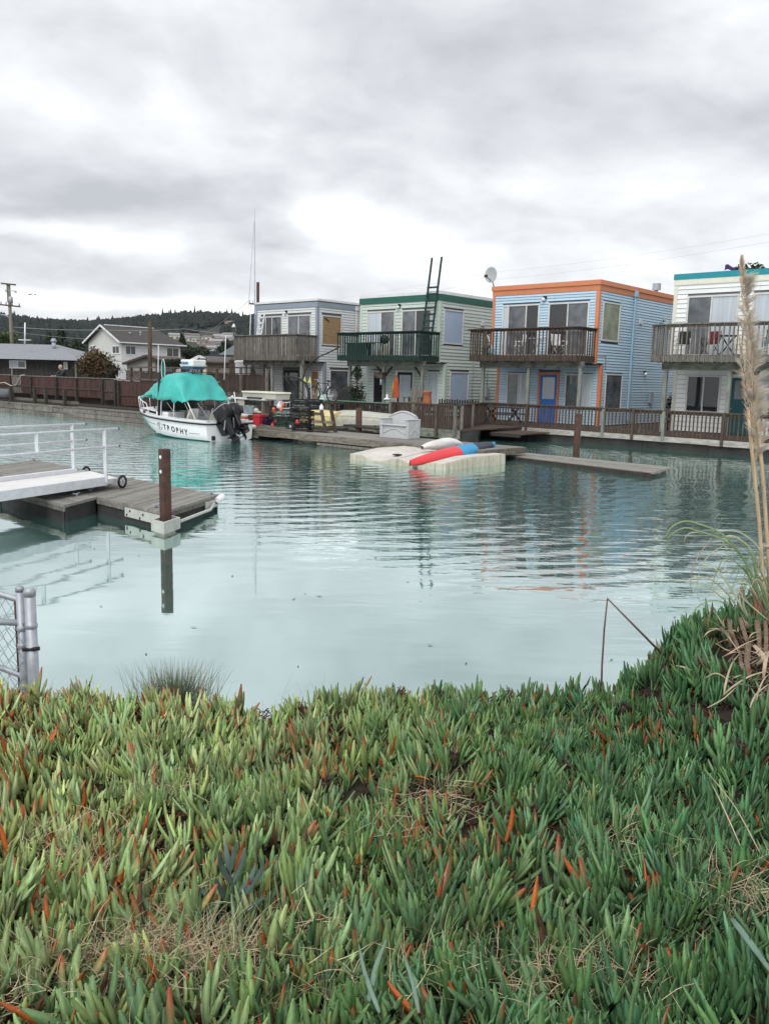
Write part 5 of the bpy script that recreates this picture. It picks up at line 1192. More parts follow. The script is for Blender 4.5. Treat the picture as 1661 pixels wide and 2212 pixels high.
o = thing('boardwalk', 'raised path behind the red brown fence where the man stands', 'walkway', AB(-62, 22.6, 0), ROWZ); MB().box(0, 30, 0, 2.2, .3, .98).build('path', M['wood_dark'], o)
for lab, a, h in (('dark square pile before the left fence, leftmost of the row of four', -48.35, 1.45), ('dark square pile before the left fence, second of the row of four', -45.3, 1.42), ('dark square pile before the left fence, third and tallest of the row', -44.0, 1.5), ('dark square pile before the left fence, nearest the taller fence', -41.85, 1.45)):
    o = thing('pile', lab, 'post', AB(a, 21.0, -.3), ROWZ); MB().box(-.085, .085, -.085, .085, 0, h + .3).build('shaft', M['wood_dark'], o, .02)
o = thing('fender', 'big dark grey cylindrical float lying on the left boardwalk', 'float', AB(-49.8, 21.3, .95), ROWZ); MB().tube([(-.75, 0, 0), (-.7, 0, 0), (-.5, 0, 0), (.5, 0, 0), (.7, 0, 0), (.75, 0, 0)], [.1, .25, .31, .31, .25, .1], 14).build('drum', mat('grey rubber', (.09, .10, .115), (.06, .065, .08), rough=.6), o)
def board_fence(label, a0, a1, b, z0, z1, m, w=.19, cap=True, capm=None, posts=(), rail=None):
    o = thing('fence', label, 'fence', AB(a0, b, z0), ROWZ); n = int((a1 - a0) / w); me = MB().box(-w / 2 + .004, w / 2 - .004, -.012, .012, 0, z1 - z0).mesh('board', m)
    for i in range(n): inst('board', me, o, ((i + .5) * (a1 - a0) / n, random.uniform(-.008, .008), random.uniform(-.02, .02)))
    if cap: MB().box(0, a1 - a0, -.06, .06, z1 - z0 + .022, z1 - z0 + .065).build('cap_rail', capm or m, o)
    for t in posts: MB().box(t - .06, t + .06, -.15, -.02, -.5, z1 - z0).build('post', M['wood_dark'], o)
    MB().box(0, a1 - a0, -.06, -.02, .4 * (z1 - z0), .4 * (z1 - z0) + .07).build('rail', M['fence_dark'], o)
    return o
board_fence('red brown board fence at the far left, left of the pale gate', -60, -51, 22.3, 1.0, 2.02, M['fence_red'], capm=M['wood_grey'], posts=(8.9,))
board_fence('pale weathered gate between the two red brown fences', -50.95, -49.8, 22.28, 1.0, 2.0, M['wood_grey'], .2)
board_fence('red brown board fence that the man leans on', -49.7, -40.45, 22.3, 1.0, 2.0, M['fence_red'], capm=M['wood_grey'], posts=(1.4, 4.5, 6.8))
board_fence('grey brown fence panel beside the taller fence', -40.35, -38.65, 22.32, .95, 2.0, M['fence_dark'], capm=M['wood_grey'], posts=(.2, 1.5))
board_fence('taller red brown fence left of the boat bow', -38.5, -33.6, 22.3, .7, 1.96, M['fence_red'], posts=(.02, 4.8))
board_fence('dark brown fence behind the boat', -44.5, -31.35, 26.2, .45, 2.42, M['fence_dark'], .22)
o = thing('railing', 'brown open railing above the taller fence left of the boat', 'railing', AB(-38.5, 22.9, 1.0), ROWZ)
MB().box(0, 7.6, -.05, .05, 1.63, 1.70).build('top_rail', M['wood_brown'], o); MB().box(0, 7.6, -.03, .03, 1.02, 1.09).build('mid_rail', M['wood_grey'], o)
for t in (.12, 1.0, 1.95, 3.0, 4.0, 5.1, 6.2, 7.4): MB().box(t - .05, t + .05, -.05, .05, 0, 1.628).build('post', M['wood_brown'], o)
for i in range(16): MB().box(.3 + i * .47, .62 + i * .47, .06, .08, .0, .95).build('board', M['fence_dark'], o)
o = thing('railing', 'thin dark handrail running behind the boat radar', 'railing', AB(-37.0, 25.9, 1.9), ROWZ); MB().box(0, 5.9, -.03, .03, .82, .88).build('top_rail', M['wood_dark'], o)
for t in (.1, 3.8, 5.8): MB().box(t - .05, t + .05, -.05, .05, -1.4, .818).build('post', M['wood_grey'], o)
o = thing('pole', 'thin white stick standing before the red brown fence', 'pole', AB(-48.45, 21.2, .6), ROWZ); MB().tube([(0, 0, 0), (-.06, 0, 1.55), (-.06, 0, 1.95)], [.035, .04, .02], 6).build('stick', M['wood_grey'], o)
tubes('mooring_rope', 'pale rope looping over the fence at the far left', 'rope', [AB(-54.0, 22.0, 1.45), AB(-52.4, 21.9, 1.52), AB(-51.2, 21.9, 1.60), AB(-50.3, 21.9, 1.42), AB(-49.8, 22.0, 1.50), AB(-49.4, 22.1, 2.06), AB(-49.1, 22.2, 2.1)], .03, M['rope'], 'rope')
_lw = thing('lattice_panel', 'white lattice panel beside the orange brown bush', 'fence', AB(-45.3, 26.2, 1.9), ROWZ)
mb = MB()
for i in range(12):
    x = i * .2; mb.bar((x, 0, 0), (min(x + .55, 2.3), 0, min(.55, 2.3 - x)), .035, .01); mb.bar((x, .012, .55), (min(x + .55, 2.3), .012, max(0, .55 - (2.3 - x))), .035, .01)
mb.ring(-.03, 2.33, -.02, .57, .04, -.02, .03); mb.build('lattice', M['white'], _lw)

def man():
    base = AB(-45.62, 23.05, .98); o = thing('person', 'grey haired man in a dark jacket leaning on the red brown fence', 'person', tuple(base), ROWZ)
    # faces -y (the water), leaning forward with the forearms on the fence top
    J = {'pelvis': (0, 0, .92), 'waist': (-.02, -.05, 1.08), 'chest': (-.05, -.18, 1.28), 'neck': (-.08, -.26, 1.46), 'jaw': (-.09, -.31, 1.53), 'head': (-.10, -.32, 1.62), 'crown': (-.10, -.31, 1.71),
         'hipl': (.10, 0, .88), 'kneel': (.12, -.05, .48), 'ankl': (.12, .02, .08), 'toel': (.13, -.14, .03), 'hipr': (-.10, 0, .88), 'kneer': (-.12, -.07, .48), 'ankr': (-.13, 0, .08), 'toer': (-.14, -.16, .03),
         'shl': (.14, -.22, 1.40), 'ell': (.20, -.44, 1.16), 'wrl': (.02, -.66, 1.10), 'hdl': (-.05, -.72, 1.09), 'shr': (-.25, -.22, 1.40), 'elr': (-.33, -.46, 1.16), 'wrr': (-.30, -.68, 1.10), 'hdr': (-.27, -.76, 1.09)}
    rad = {'pelvis': .16, 'waist': .16, 'chest': .18, 'neck': .06, 'jaw': .085, 'head': .098, 'crown': .07, 'hipl': .095, 'kneel': .065, 'ankl': .045, 'toel': .04, 'hipr': .095, 'kneer': .065, 'ankr': .045, 'toer': .04, 'shl': .085, 'ell': .058, 'wrl': .042, 'hdl': .04, 'shr': .085, 'elr': .058, 'wrr': .042, 'hdr': .04}
    E_ = [('pelvis', 'waist'), ('waist', 'chest'), ('chest', 'neck'), ('neck', 'jaw'), ('jaw', 'head'), ('head', 'crown'), ('pelvis', 'hipl'), ('hipl', 'kneel'), ('kneel', 'ankl'), ('ankl', 'toel'), ('pelvis', 'hipr'), ('hipr', 'kneer'), ('kneer', 'ankr'), ('ankr', 'toer'), ('chest', 'shl'), ('shl', 'ell'), ('ell', 'wrl'), ('wrl', 'hdl'), ('chest', 'shr'), ('shr', 'elr'), ('elr', 'wrr'), ('wrr', 'hdr')]
    for hnd, wr, sx in (('hdl', 'wrl', -1), ('hdr', 'wrr', 1)):
        h = J[hnd]; w = J[wr]; d = Vector(h) - Vector(w); d.normalize(); s = d.cross(Vector((0, 0, 1))).normalized()
        for k, (l, q) in enumerate(((.07, -.03), (.085, -.012), (.08, .008), (.065, .027))):
            n1, n2 = hnd + 'f%d' % k, hnd + 'g%d' % k
            J[n1] = tuple(Vector(h) + d * .045 + s * q); J[n2] = tuple(Vector(h) + d * (.045 + l) + s * q * 1.2 + Vector((0, 0, -.02))); rad[n1] = .011; rad[n2] = .008; E_ += [(hnd, n1), (n1, n2)]
        n1, n2 = hnd + 't', hnd + 'u'; J[n1] = tuple(Vector(w) + d * .03 + s * .045 * sx); J[n2] = tuple(Vector(h) + d * .02 + s * .07 * sx); rad[n1] = .013; rad[n2] = .009; E_ += [(wr, n1), (n1, n2)]
    names = list(J); me = bpy.data.meshes.new('body'); me.from_pydata([J[n] for n in names], [(names.index(a), names.index(b)) for a, b in E_], [])
    body = bpy.data.objects.new('body', me); link(body, o)
    body.modifiers.new('skin', 'SKIN'); sv = me.skin_vertices[0].data
    for i, n in enumerate(names): sv[i].radius = (rad[n], rad[n] * (.8 if n in ('chest', 'waist', 'pelvis') else 1)); sv[i].use_root = (n == 'pelvis')
    body.modifiers.new('sub', 'SUBSURF').levels = 2; body.modifiers['sub'].render_levels = 2
    dg = bpy.context.evaluated_depsgraph_get(); nm = bpy.data.meshes.new_from_object(body.evaluated_get(dg))
    body.modifiers.clear(); body.data = nm; nm.name = 'body'
    for m in (mat('dark jacket', (.022, .03, .034), rough=.8), mat('skin', (.42, .24, .17), (.36, .20, .14), rough=.55), mat('dark trousers', (.03, .032, .04), rough=.8)): nm.materials.append(m)
    for p in nm.polygons:
        c = p.center; p.use_smooth = True
        p.material_index = 1 if (c.z > 1.475 or (c.y < -.665 and c.z < 1.2)) else 2 if c.z < .92 else 0
    mb = MB().ball((-.10, -.285, 1.665), (.098, .105, .085), 12, 8).ball((-.10, -.25, 1.60), (.095, .075, .09), 10, 7); mb.build('hair', mat('grey hair', (.42, .36, .30), (.3, .26, .22), rough=.9), o)
    MB().ball((-.10, -.418, 1.60), (.014, .02, .018), 8, 6).ball((-.19, -.31, 1.60), (.015, .03, .035), 8, 6).ball((-.01, -.31, 1.60), (.015, .03, .035), 8, 6).build('nose_and_ears', nm.materials[1], o)
    mb = MB()
    for s in (-.035, .035): mb.ball((-.10 + s, -.405, 1.622), (.013, .01, .008), 8, 5)
    mb.build('eyes', M['black_matt'], o); MB().box(-.125, -.075, -.412, -.40, 1.553, 1.562).build('mouth', mat('lips', (.30, .12, .10), rough=.5), o)
man()

# ------------------------------------------------------------------ houses, poles and trees of the far left shore
S_ = 2883 / 1661
def q1(x, y): k = 700 / 1661; return (x * k / S_, (980 + y * k) / S_)
def q6(x, y): k = 440 / 1661; return ((560 + x * k) / S_, (1130 + y * k) / S_)
def win_front(h, x0, x1, z0, z1, y, panes=2, mats=(None,), frame=None, fw=.09):
    mb = MB(); mb.ring(x0, x1, z0, z1, fw, y - .06, y + .02); w = mb.build('window', frame or M['white'], h)
    for i in range(panes):
        p = x0 + fw + (x1 - x0 - 2 * fw) * i / panes; q = x0 + fw + (x1 - x0 - 2 * fw) * (i + 1) / panes
        MB().box(p + .02, q - .02, y - .035, y - .015, z0 + fw + .003, z1 - fw - .003).build('pane', mats[i % len(mats)] or M['glass_dark'], w)
    if panes == 2: m_ = (x0 + x1) / 2; MB().box(m_ - .03, m_ + .03, y - .05, y, z0 + fw + .003, z1 - fw - .003).build('mullion', frame or M['white'], w)
    return w
shingle = lambda c, n: mat(n, c, tuple(x * .7 for x in c), scale=6, stretch=(1, 1, 3), rough=.9, bump=.4)
def brown_house():
    x0, x1, y0, y1 = -42.0, -23.6, 62.0, 71.0
    o = thing('bungalow', 'low dark brown boarded bungalow with a pale grey hip roof', 'house', (x1, y0, .4)); off = (-x1, -y0, -.4)
    wm = wood('dark board wall', (.068, .064, .062), (.03, .028, .027), stain=((.15, .15, .148), 1.5, (5, 5, .7), .58, .6))
    MB(off).box(x0, x1, y0, y1, .4, 3.3).build('wall', wm, o)
    n = int((x1 - x0) / .32)
    for i in range(n): MB(off).box(x0 + i * .32 + .01, x0 + i * .32 + .30, y0 - .03, y0 - .002, .42, 3.22).build('wall_board', wm, o)
    rx, ry = -26.4, 66.5
    e = [(x0 - .5, y0 - .8, 3.28), (x1 + .75, y0 - .8, 3.28), (x1 + .75, y1 + .6, 3.28), (x0 - .5, y1 + .6, 3.28), (x0, ry, 4.42), (rx, ry, 4.42)]
    MB(off).add(e, [(0, 1, 5, 4), (1, 2, 5), (2, 3, 4, 5), (3, 0, 4), (3, 2, 1, 0)]).build('roof', shingle((.25, .262, .285), 'pale grey shingles'), o)
    MB(off).box(x0 - .5, x1 + .75, y0 - .86, y0 - .80, 3.16, 3.30).build('gutter', M['galv'], o)
    h = o; mbp = lambda *a: a
    o2 = o
    for (a, b_, c, d, pn) in ((-28.25, -27.0, 2.48, 3.08, 2), (-24.2, -23.9, 2.5, 3.05, 1)):
        w = win_front(o, a - x1, b_ - x1, c - .4, d - .4, -.03, pn, (M['curtain'], M['glass_mid']))
    MB(off).tube([(-26.1, 65, 4.0), (-26.1, 65, 4.62)], .16, 10).lathe((-26.1, 65, 4.62), [(.25, 0), (.25, .06), (.16, .1), (.22, .16), (.12, .24)], 12).build('vent', M['galv'], o)
    MB(off).tube([(-27.5, 63, 4.2), (-27.4, 63, 5.9)], .05, 6).build('antenna', M['white'], o); MB(off).tube([(-27.95, 63, 4.62), (-27.0, 63, 4.62)], .035, 6).build('antenna', M['white'], o)
    MB(off).tube([(-23.1, 61.4, .4), (-23.1, 61.4, 3.2)], .07, 6).build('porch_post', M['wood_grey'], o)
brown_house()
def gable_box(name, label, C, th, L, D, z0, ze, zr, wallm, roofm, wins=(), trim=None, hip=1.2, over=.5):
    """C: near corner; long wall along (cos th, sin th), gable wall along (-sin th, cos th); ridge parallel to the long wall"""
    o = thing(name, label, 'house', (C[0], C[1], z0), th)
    MB().box(0, L, 0, D, 0, ze - z0).build('wall', wallm, o)
    MB().prism_x([(0, ze - z0), (D, ze - z0), (D / 2, zr - z0 - .1)], .0, .1).build('gable', wallm, o)
    a, zz, rr = over, ze - z0 - .12, zr - z0
    e = [(-a, -a, zz), (L + a, -a, zz), (L + a, D + a, zz), (-a, D + a, zz), (-a, D / 2, rr), (L - hip, D / 2, rr)]
    t = .14; lo = [(x, y, z - t) for x, y, z in e]
    MB().add(e + lo, [(0, 1, 5, 4), (1, 2, 5), (2, 3, 4, 5), (7, 6, 10, 11), (8, 7, 11), (9, 8, 11, 10), (0, 4, 10, 6), (4, 3, 9, 10), (0, 6, 7, 1), (1, 7, 8, 2), (2, 8, 9, 3)]).build('roof', roofm, o)
    mb = MB().bar((-a, -a - .07, zz - .02), (L + a, -a - .07, zz - .02), .12, .14); mb.build('gutter', trim or M['white'], o)
    mb = MB(); mb.bar((-a - .03, -a, zz - .05), (-a - .03, D / 2, rr - .05), .05, .2); mb.bar((-a - .03, D + a, zz - .05), (-a - .03, D / 2, rr - .05), .05, .2); mb.build('barge_board', trim or M['white'], o)
    for (side, p, q, c, d) in wins:
        if side == 'l': win_front(o, p, q, c - z0, d - z0, -.01, 2)
        else:
            mb = MB().ring_y(p, q, c - z0, d - z0, .12, -.07, .02); w = mb.build('window', M['white'], o)
            MB().box(-.04, -.02, p + .14, (p + q) / 2 - .03, c - z0 + .13, d - z0 - .13).build('pane', M['glass_dark'], w); MB().box(-.04, -.02, (p + q) / 2 + .03, q - .14, c - z0 + .13, d - z0 - .13).build('pane', M['glass_dark'], w)
            MB().box(-.06, 0, (p + q) / 2 - .028, (p + q) / 2 + .028, c - z0 + .13, d - z0 - .13).build('mullion', M['white'], w)
    return o
def along(C, d, px):
    """distance from C along d to the sight line of picture column px"""
    r = ray(*px); k = r[0] / r[1]; return (k * C[1] - C[0]) / (d[0] - k * d[1])
def white_house():
    C = (-30.45, 95.0); th = R(50); e1 = (math.cos(th), math.sin(th)); e2 = (-math.sin(th), math.cos(th))
    wl = [along(C, e1, q1(x, 780)) for x in (1112, 1208, 1478, 1590, 1605)]; wg = [along(C, e2, q1(x, 780)) for x in (1068, 1000, 855, 806, 790)]
    o = gable_box('villa', 'two storey cream white house with a brown gabled roof behind the bush', C, th, wl[4], wg[4], .4, 5.85, 7.75, paint('cream white siding', (.60, .61, .58), .3), shingle((.070, .066, .064), 'brown shingles'),
        [('l', wl[0], wl[1], 4.38, 5.42), ('l', wl[2], wl[3], 4.30, 5.45), ('g', wg[0], wg[1], 4.42, 5.40), ('g', wg[2], wg[3], 4.55, 5.45)])
    n = 16
    for i in range(n):
        z = i * (5.45 / n); MB().box(.02, wl[4] - .02, -.012, -.002, z + .02, z + 5.45 / n - .01).build('siding_board', o.children[0].data.materials[0], o)
    for x, h in ((2.2, .35), (3.6, .5), (5.0, .3)): MB().tube([(x, 1.6, 5.9), (x, 1.6, 6.1 + h)], .09, 8).lathe((x, 1.6, 6.1 + h), [(.16, 0), (.16, .1), (.08, .16)], 10).build('vent', M['galv'], o)
    for i in range(12): MB().box(.1 + i * .55, .55 + i * .55, wg[4] / 2 - .15, wg[4] / 2 + .15, 7.33, 7.44).build('ridge_tile', M['white'], o)
white_house()
def low_house(label, Y, peak, left, right, depth, z0, wallm, roofm, trim, dx):
    """gable end facing the channel; peak, left, right are picture points of its roof edge"""
    p, l, r = at_y(*peak, Y), at_y(*left, Y), at_y(*right, Y); o = thing('low_house', label, 'house', (l.x, Y, z0)); L = lambda q: (q.x - l.x, q.z - z0)
    (px_, pz), (lx, lz), (rx, rz) = L(p), L(l), L(r)
    MB().prism_y([(lx + .3, 0), (rx - .3, 0), (rx - .3, rz - .05), (px_, pz - .15), (lx + .3, lz - .02)], 0, depth).build('wall', wallm, o)
    for (x0, a, x1, b_) in ((lx, lz, px_, pz), (px_, pz, rx, rz)):
        MB().hexa([(x0, -.4, a - .12), (x1, -.4, b_ - .12), (x1 + dx, depth, b_ - .12), (x0 + dx, depth, a - .12), (x0, -.4, a), (x1, -.4, b_), (x1 + dx, depth, b_), (x0 + dx, depth, a)]).build('roof_slope', roofm, o)
        MB().bar((x0, -.45, a - .06), (x1, -.45, b_ - .06), .06, .2).build('barge_board', trim, o)
    return o, (lx, lz, px_, pz, rx, rz)
low_house('small brown roofed shed in front of the white house', 78, q1(1310, 832), q1(1100, 905), q1(1408, 872), 7, .4, paint('grey shed wall', (.30, .30, .29), .3), shingle((.10, .082, .07), 'dark brown shingles'), M['wood_brown'], 1.5)
lh, d_ = low_house('low grey house with white edged gable behind the boat', 60, q6(725, 765), q6(462, 898), q6(985, 900), 9, .4, paint('pale grey wall', (.36, .37, .37), .3), shingle((.12, .125, .135), 'dark grey shingles'), M['white'], 3.5)
def flat_shed(label, Y, tl, br, wallm, roofm, depth=5, ov=.3, boards=0):
    a, b_ = at_y(*tl, Y), at_y(*br, Y); z0 = .4; o = thing('shed', label, 'shed', (a.x, Y, z0)); w = b_.x - a.x; h = a.z - z0
    MB().box(0, w, 0, depth, 0, h - .1).build('wall', wallm, o)
    MB().hexa([(-ov, -ov, h - .1), (w + ov, -ov, h - .1), (w + ov, depth, h + .25), (-ov, depth, h + .25), (-ov, -ov, h), (w + ov, -ov, h), (w + ov, depth, h + .35), (-ov, depth, h + .35)]).build('roof', roofm, o)
    for i in range(boards): MB().box(.02, w - .02, -.03, -.002, h - .12 - (i + 1) * .16, h - .12 - i * .16 - .012).build('wall_board', wallm, o)
    return o
flat_shed('dark roofed shed with grey and brown panels behind the boat', 57, q6(700, 848), q6(1130, 1030), paint('grey brown panel', (.22, .19, .165), .4), shingle((.085, .07, .06), 'brown felt roof'))
flat_shed('pale yellow door panel beside the boat radar', 56, q6(712, 875), q6(808, 1030), paint('pale yellow panel', (.52, .49, .34), .3), M['wood_brown'], .4, .0)
flat_shed('white clapboard shed left of the grey float house', 52, q6(1215, 842), q6(1620, 1000), paint('white shed boards', (.58, .60, .60), .3), M['roof_white'], 4, .05, 8)
flat_shed('brown post and panel store left of the white shed', 55, q6(1135, 830), q6(1240, 1030), M['wood_brown'], M['wood_dark'], 2, .05)
def hip_roof_house():
    Y = 75; l, r, p = at_y(*q6(975, 752), Y), at_y(*q6(1400, 752), Y), at_y(*q6(1250, 590), Y); o = thing('low_house', 'green grey hip roofed house partly behind the grey balcony', 'house', (l.x, Y, .4))
    w = r.x - l.x; ze = l.z - .4; zr = p.z - .4
    MB().box(.3, w - .3, .3, 8, 0, ze).build('wall', paint('grey green wall', (.25, .28, .26), .3), o)
    MB().add([(0, 0, ze), (w, 0, ze), (w, 8.3, ze), (0, 8.3, ze), (w * .45, 4, zr + .3), (w * .6, 4, zr + .3)], [(0, 1, 5, 4), (1, 2, 5), (2, 3, 4, 5), (3, 0, 4), (3, 2, 1, 0)]).build('roof', shingle((.12, .145, .14), 'green grey shingles'), o)
hip_roof_house()

def utility_pole():
    Y = 70; b_ = at_y(*q1(101, 690), Y); t = at_y(*q1(85, 200), Y); o = thing('utility_pole', 'tall utility pole with crossarms and a transformer at the far left', 'utility pole', (b_.x, Y, .4))
    h = t.z - .4; MB().tube([(.05, 0, 0), (0, 0, h)], [.17, .12], 10).build('pole', M['wood_grey'], o)
    f = lambda x, y: at_y(*q1(x, y), Y)
    for (x0, y0, x1, y1, n) in ((17, 195, 148, 208, 0), (8, 384, 188, 402, 1)):
        a, c = f(x0, y0), f(x1, y1); L = lambda p: (p.x - b_.x, -.15, p.z - .4); MB().bar(L(a), L(c), .10, .12).build('crossarm', M['wood_brown'], o)
        if n:
            for s in (.05, .3, .6, .95):
                q = a.lerp(c, s); MB().tube([(q.x - b_.x, -.15, q.z - .35), (q.x - b_.x, -.15, q.z - .1)], .05, 6).build('insulator', M['galv'], o)
    MB().bar((-.1, -.1, h - 1.5), (-.1, -.1, h), .06, .06).build('brace', M['wood_grey'], o)
    q = f(105, 340); MB().lathe((q.x - b_.x, -.2, q.z - .65), [(.17, 0), (.17, .45), (.1, .5)], 12).build('transformer', M['galv'], o)
    for x, y in ((62, 262), (142, 272)):
        q = f(x, y); MB().lathe((q.x - b_.x, -.1, q.z - .45), [(.06, 0), (.13, .08), (.06, .16)], 10).build('lamp', M['galv'], o)
    q, c = f(62, 262), f(142, 272); MB().tube([(q.x - b_.x, -.1, q.z - .32), (c.x - b_.x, -.1, c.z - .32)], .03, 6).build('lamp_arm', M['galv'], o)
    q = f(5, 470); MB().tube([(0, 0, q.z - .7), (-.4, 0, q.z - .45), (q.x - b_.x, 0, q.z - .4)], .05, 6).build('street_lamp_arm', M['galv'], o)
utility_pole()
o = thing('pole', 'bare brown wooden pole rising behind the taller fence', 'pole', tuple(at_b(*q1(1330, 1060), 27)), 0); p = at_b(*q1(1333, 530), 27) - at_b(*q1(1330, 1060), 27); MB().tube([(0, 0, -1.5), tuple(p)], [.13, .12], 9).build('shaft', M['wood_brown'], o)
_m = at_b(551, 800, 35.5); o = thing('radio_mast', 'thin tall white radio mast at the left corner of the grey house', 'mast', (_m.x, _m.y, .5)); _t = at_y(550, 478, _m.y) - Vector((_m.x, _m.y, .5))
MB().tube([(0, 0, 0), tuple(_t)], [.055, .03], 8).build('mast', M['galv'], o); MB().tube([tuple(_t), tuple(_t + Vector((0, 0, .9)))], .012, 5).build('whip', M['galv'], o)
MB().tube([(-.05, 0, _t.z - .1), (-.42, 0, 6.4)], .012, 4).build('guy_wire', M['galv'], o)
_q = at_y(556, 609, _m.y + .4); o = thing('pole', 'brown wooden pole beside the thin white mast', 'pole', (_m.x + .12, _m.y + .4, .5)); MB().tube([(0, 0, 0), (.02, 0, _q.z - .5)], [.11, .10], 8).build('shaft', M['rust'], o)
_c = at_y(535, 657, _m.y + .4).z - .5; MB().bar((-.55, -.1, _c + .05), (.1, -.1, _c), .09, .09).build('crossarm', M['wood_brown'], o)
for x in (-.5, -.3): MB().tube([(x, -.1, _c + .05), (x, -.1, _c + .3)], .025, 5).build('insulator', M['galv'], o)
MB().tube([(-.42, -.1, _c), (-.6, .0, 2.6)], .03, 5).build('conduit', M['white'], o)
o = thing('tiki_lamp', 'white capped lamp on the left end of the grey balcony rail', 'lamp', AB(-41.05, 31.5, 4.74), ROWZ); MB().tube([(0, 0, 0), (0, 0, .5)], .04, 6).tube([(.22, 0, 0), (.22, 0, .45)], .03, 6).build('post', M['wood_grey'], o); MB().lathe((0, 0, .5), [(.14, 0), (.10, .08), (.02, .22)], 10).build('cap', M['white'], o)
def wire(label, pts, sag=.4, r=.018):
    o = thing('power_line', label, 'cable', tuple(pts[0]), 0, 'overhead wires'); mb = MB(); P = []
    for a, b_ in zip(pts, pts[1:]):
        for i in range(12):
            t = i / 12; q = a.lerp(b_, t) - pts[0]; P.append((q.x, q.y, q.z - sag * 4 * t * (1 - t)))
    P.append(tuple(pts[-1] - pts[0])); mb.tube(P, r, 4).build('wire', mat('pale wire', (.35, .36, .38), rough=.6), o)
wire('thin wire from the utility pole over the left roofs, upper', [at_y(*q1(98, 580), 70), at_y(*q1(900, 608), 72), at_y(*q1(1640, 598), 76), at_y(548, 725, 80)], .1)
wire('thin wire from the utility pole over the left roofs, lower', [at_y(*q1(98, 620), 70), at_y(*q1(780, 688), 90)], .1)
wire('thin overhead wire crossing the sky above the blue house, upper', [at_y(1700, 497, 60), at_y(1060, 588, 74), at_y(560, 665, 88)], .25, .005)
wire('thin overhead wire crossing the sky above the blue house, lower', [at_y(1700, 515, 58), at_y(1060, 604, 72), at_y(560, 690, 86)], .25, .005)
wire('short wires leading left from the pole by the grey house', [Vector((_m.x - .4, _m.y, _c + .7)), at_y(430, 730, 90)], .1)
for i, (x, y) in enumerate(((262, 294), (276, 290), (313, 294))):
    q = at_y(*q1(x, y), 150); o = thing('bird', 'tiny dark bird flying over the left hill', 'bird', tuple(q), 0, 'flying birds'); MB().add([(-.55, 0, .18), (-.2, .1, .12), (0, .2, 0), (.2, .1, .12), (.55, 0, .18), (.2, -.12, .1), (0, -.4, 0), (-.2, -.12, .1)], [(0, 7, 1), (1, 7, 6, 2), (2, 6, 5, 3), (3, 5, 4)]).ball((0, -.05, -.02), (.09, .3, .08), 8, 5).build('body', M['black_matt'], o)
G1, G2 = (.050, .068, .042), (.014, .022, .015)
def tree(name, label, cat, Y, cx, top, base, halfw_px, cone=False, n=1500, col=G1, col2=G2, seed=1, size=None, group=None):
    """stands on the ground; top, base, half width read at its own distance"""
    t = at_y(cx, top, Y); b_ = at_y(cx, base, Y); s = Y / FOC; rz = (t.z - b_.z) / 2; z0 = min(b_.z, .5) if b_.z < 1.5 else .4
    return leafy(name, label, cat, (t.x, Y, z0), (halfw_px * s, halfw_px * s * .9, rz), n, size or max(.05, 3.2 * s), col, col2, trunk=b_.z - z0, cone=cone, group=group, seed=seed, tr=.03 * rz + .04)
def tree1(name, label, cat, Y, x, yt, yb, hw, **k): c = q1(x, yt); tree(name, label, cat, Y, c[0], c[1], q1(x, yb)[1], hw * 700 / 1661 / S_, **k)
def tree6(name, label, cat, Y, x, yt, yb, hw, **k): c = q6(x, yt); tree(name, label, cat, Y, c[0], c[1], q6(x, yb)[1], hw * 440 / 1661 / S_, **k)
tree1('bush', 'orange brown autumn bush left of the white house', 'bush', 56, 835, 785, 1040, 140, n=3200, col=(.13, .085, .04), col2=(.045, .035, .02), seed=3, size=.10)
tree1('bush', 'dark twiggy bush at the foot of the orange bush', 'bush', 53, 985, 900, 1060, 90, n=1500, col=(.075, .06, .04), col2=(.03, .025, .02), seed=4, size=.09)
tree1('conifer', 'dark conifer behind the brown bungalow roof, tallest of its group', 'tree', 125, 545, 590, 850, 95, n=1800, seed=11, cone=True)
tree1('broadleaf_tree', 'dark rounded tree right of the dark conifer', 'tree', 122, 660, 680, 850, 110, n=1800, seed=12)
tree1('conifer', 'dark conifer at the left of the tree group behind the bungalow', 'tree', 130, 440, 640, 850, 80, n=1200, seed=13, cone=True)
tree1('bush', 'bright green leafy tree at the far left edge over the roof', 'bush', 76, 60, 620, 760, 130, n=1400, col=(.10, .15, .06), col2=(.03, .05, .025), seed=14)
tree1('hedge', 'dark clipped hedge beside the small brown shed', 'hedge', 70, 1530, 862, 945, 130, n=2200, col=(.032, .045, .028), seed=15, size=.09)
tree6('conifer', 'dark tree right of the white house roof corner', 'tree', 130, 465, 470, 700, 70, n=1300, seed=16, cone=True)
tree6('broadleaf_tree', 'dark wide tree right of the white house wall', 'tree', 115, 560, 640, 810, 130, n=1800, seed=17)
tree6('broadleaf_tree', 'dark tree between the white house and the low grey gable', 'tree', 120, 720, 650, 800, 120, n=1500, seed=18)
tree6('broadleaf_tree', 'dark tree at the left edge of the grey balcony', 'tree', 125, 1080, 560, 760, 100, n=1500, seed=19)
tree('treetop', 'dark green treetop showing over the white house roof', 'tree', 62, 1622, 562, 640, 36, n=1800, col=(.05, .075, .035), seed=20, size=.16)
q = at_y(1578, 578, 45); o = thing('kite', 'purple kite fluttering over the teal roof edge', 'kite', (q.x, q.y, q.z)); P = [[(-.3 + .6 * i / 6, .05 * math.sin(i), (.14 - .28 * j / 3) * (1 - .5 * i / 6) + .07 * math.sin(i * 1.1)) for j in range(4)] for i in range(7)]; k_ = MB().grid(P).build('sail', mat('purple cloth', (.045, .02, .12), rough=.7), o); k_.modifiers.new('s', 'SOLIDIFY').thickness = .02
MB().tube([(.4, 0, -.1), (.7, 0, -.6), (.7, 0, -2.0)], .02, 5).build('pole', M['galv'], o)

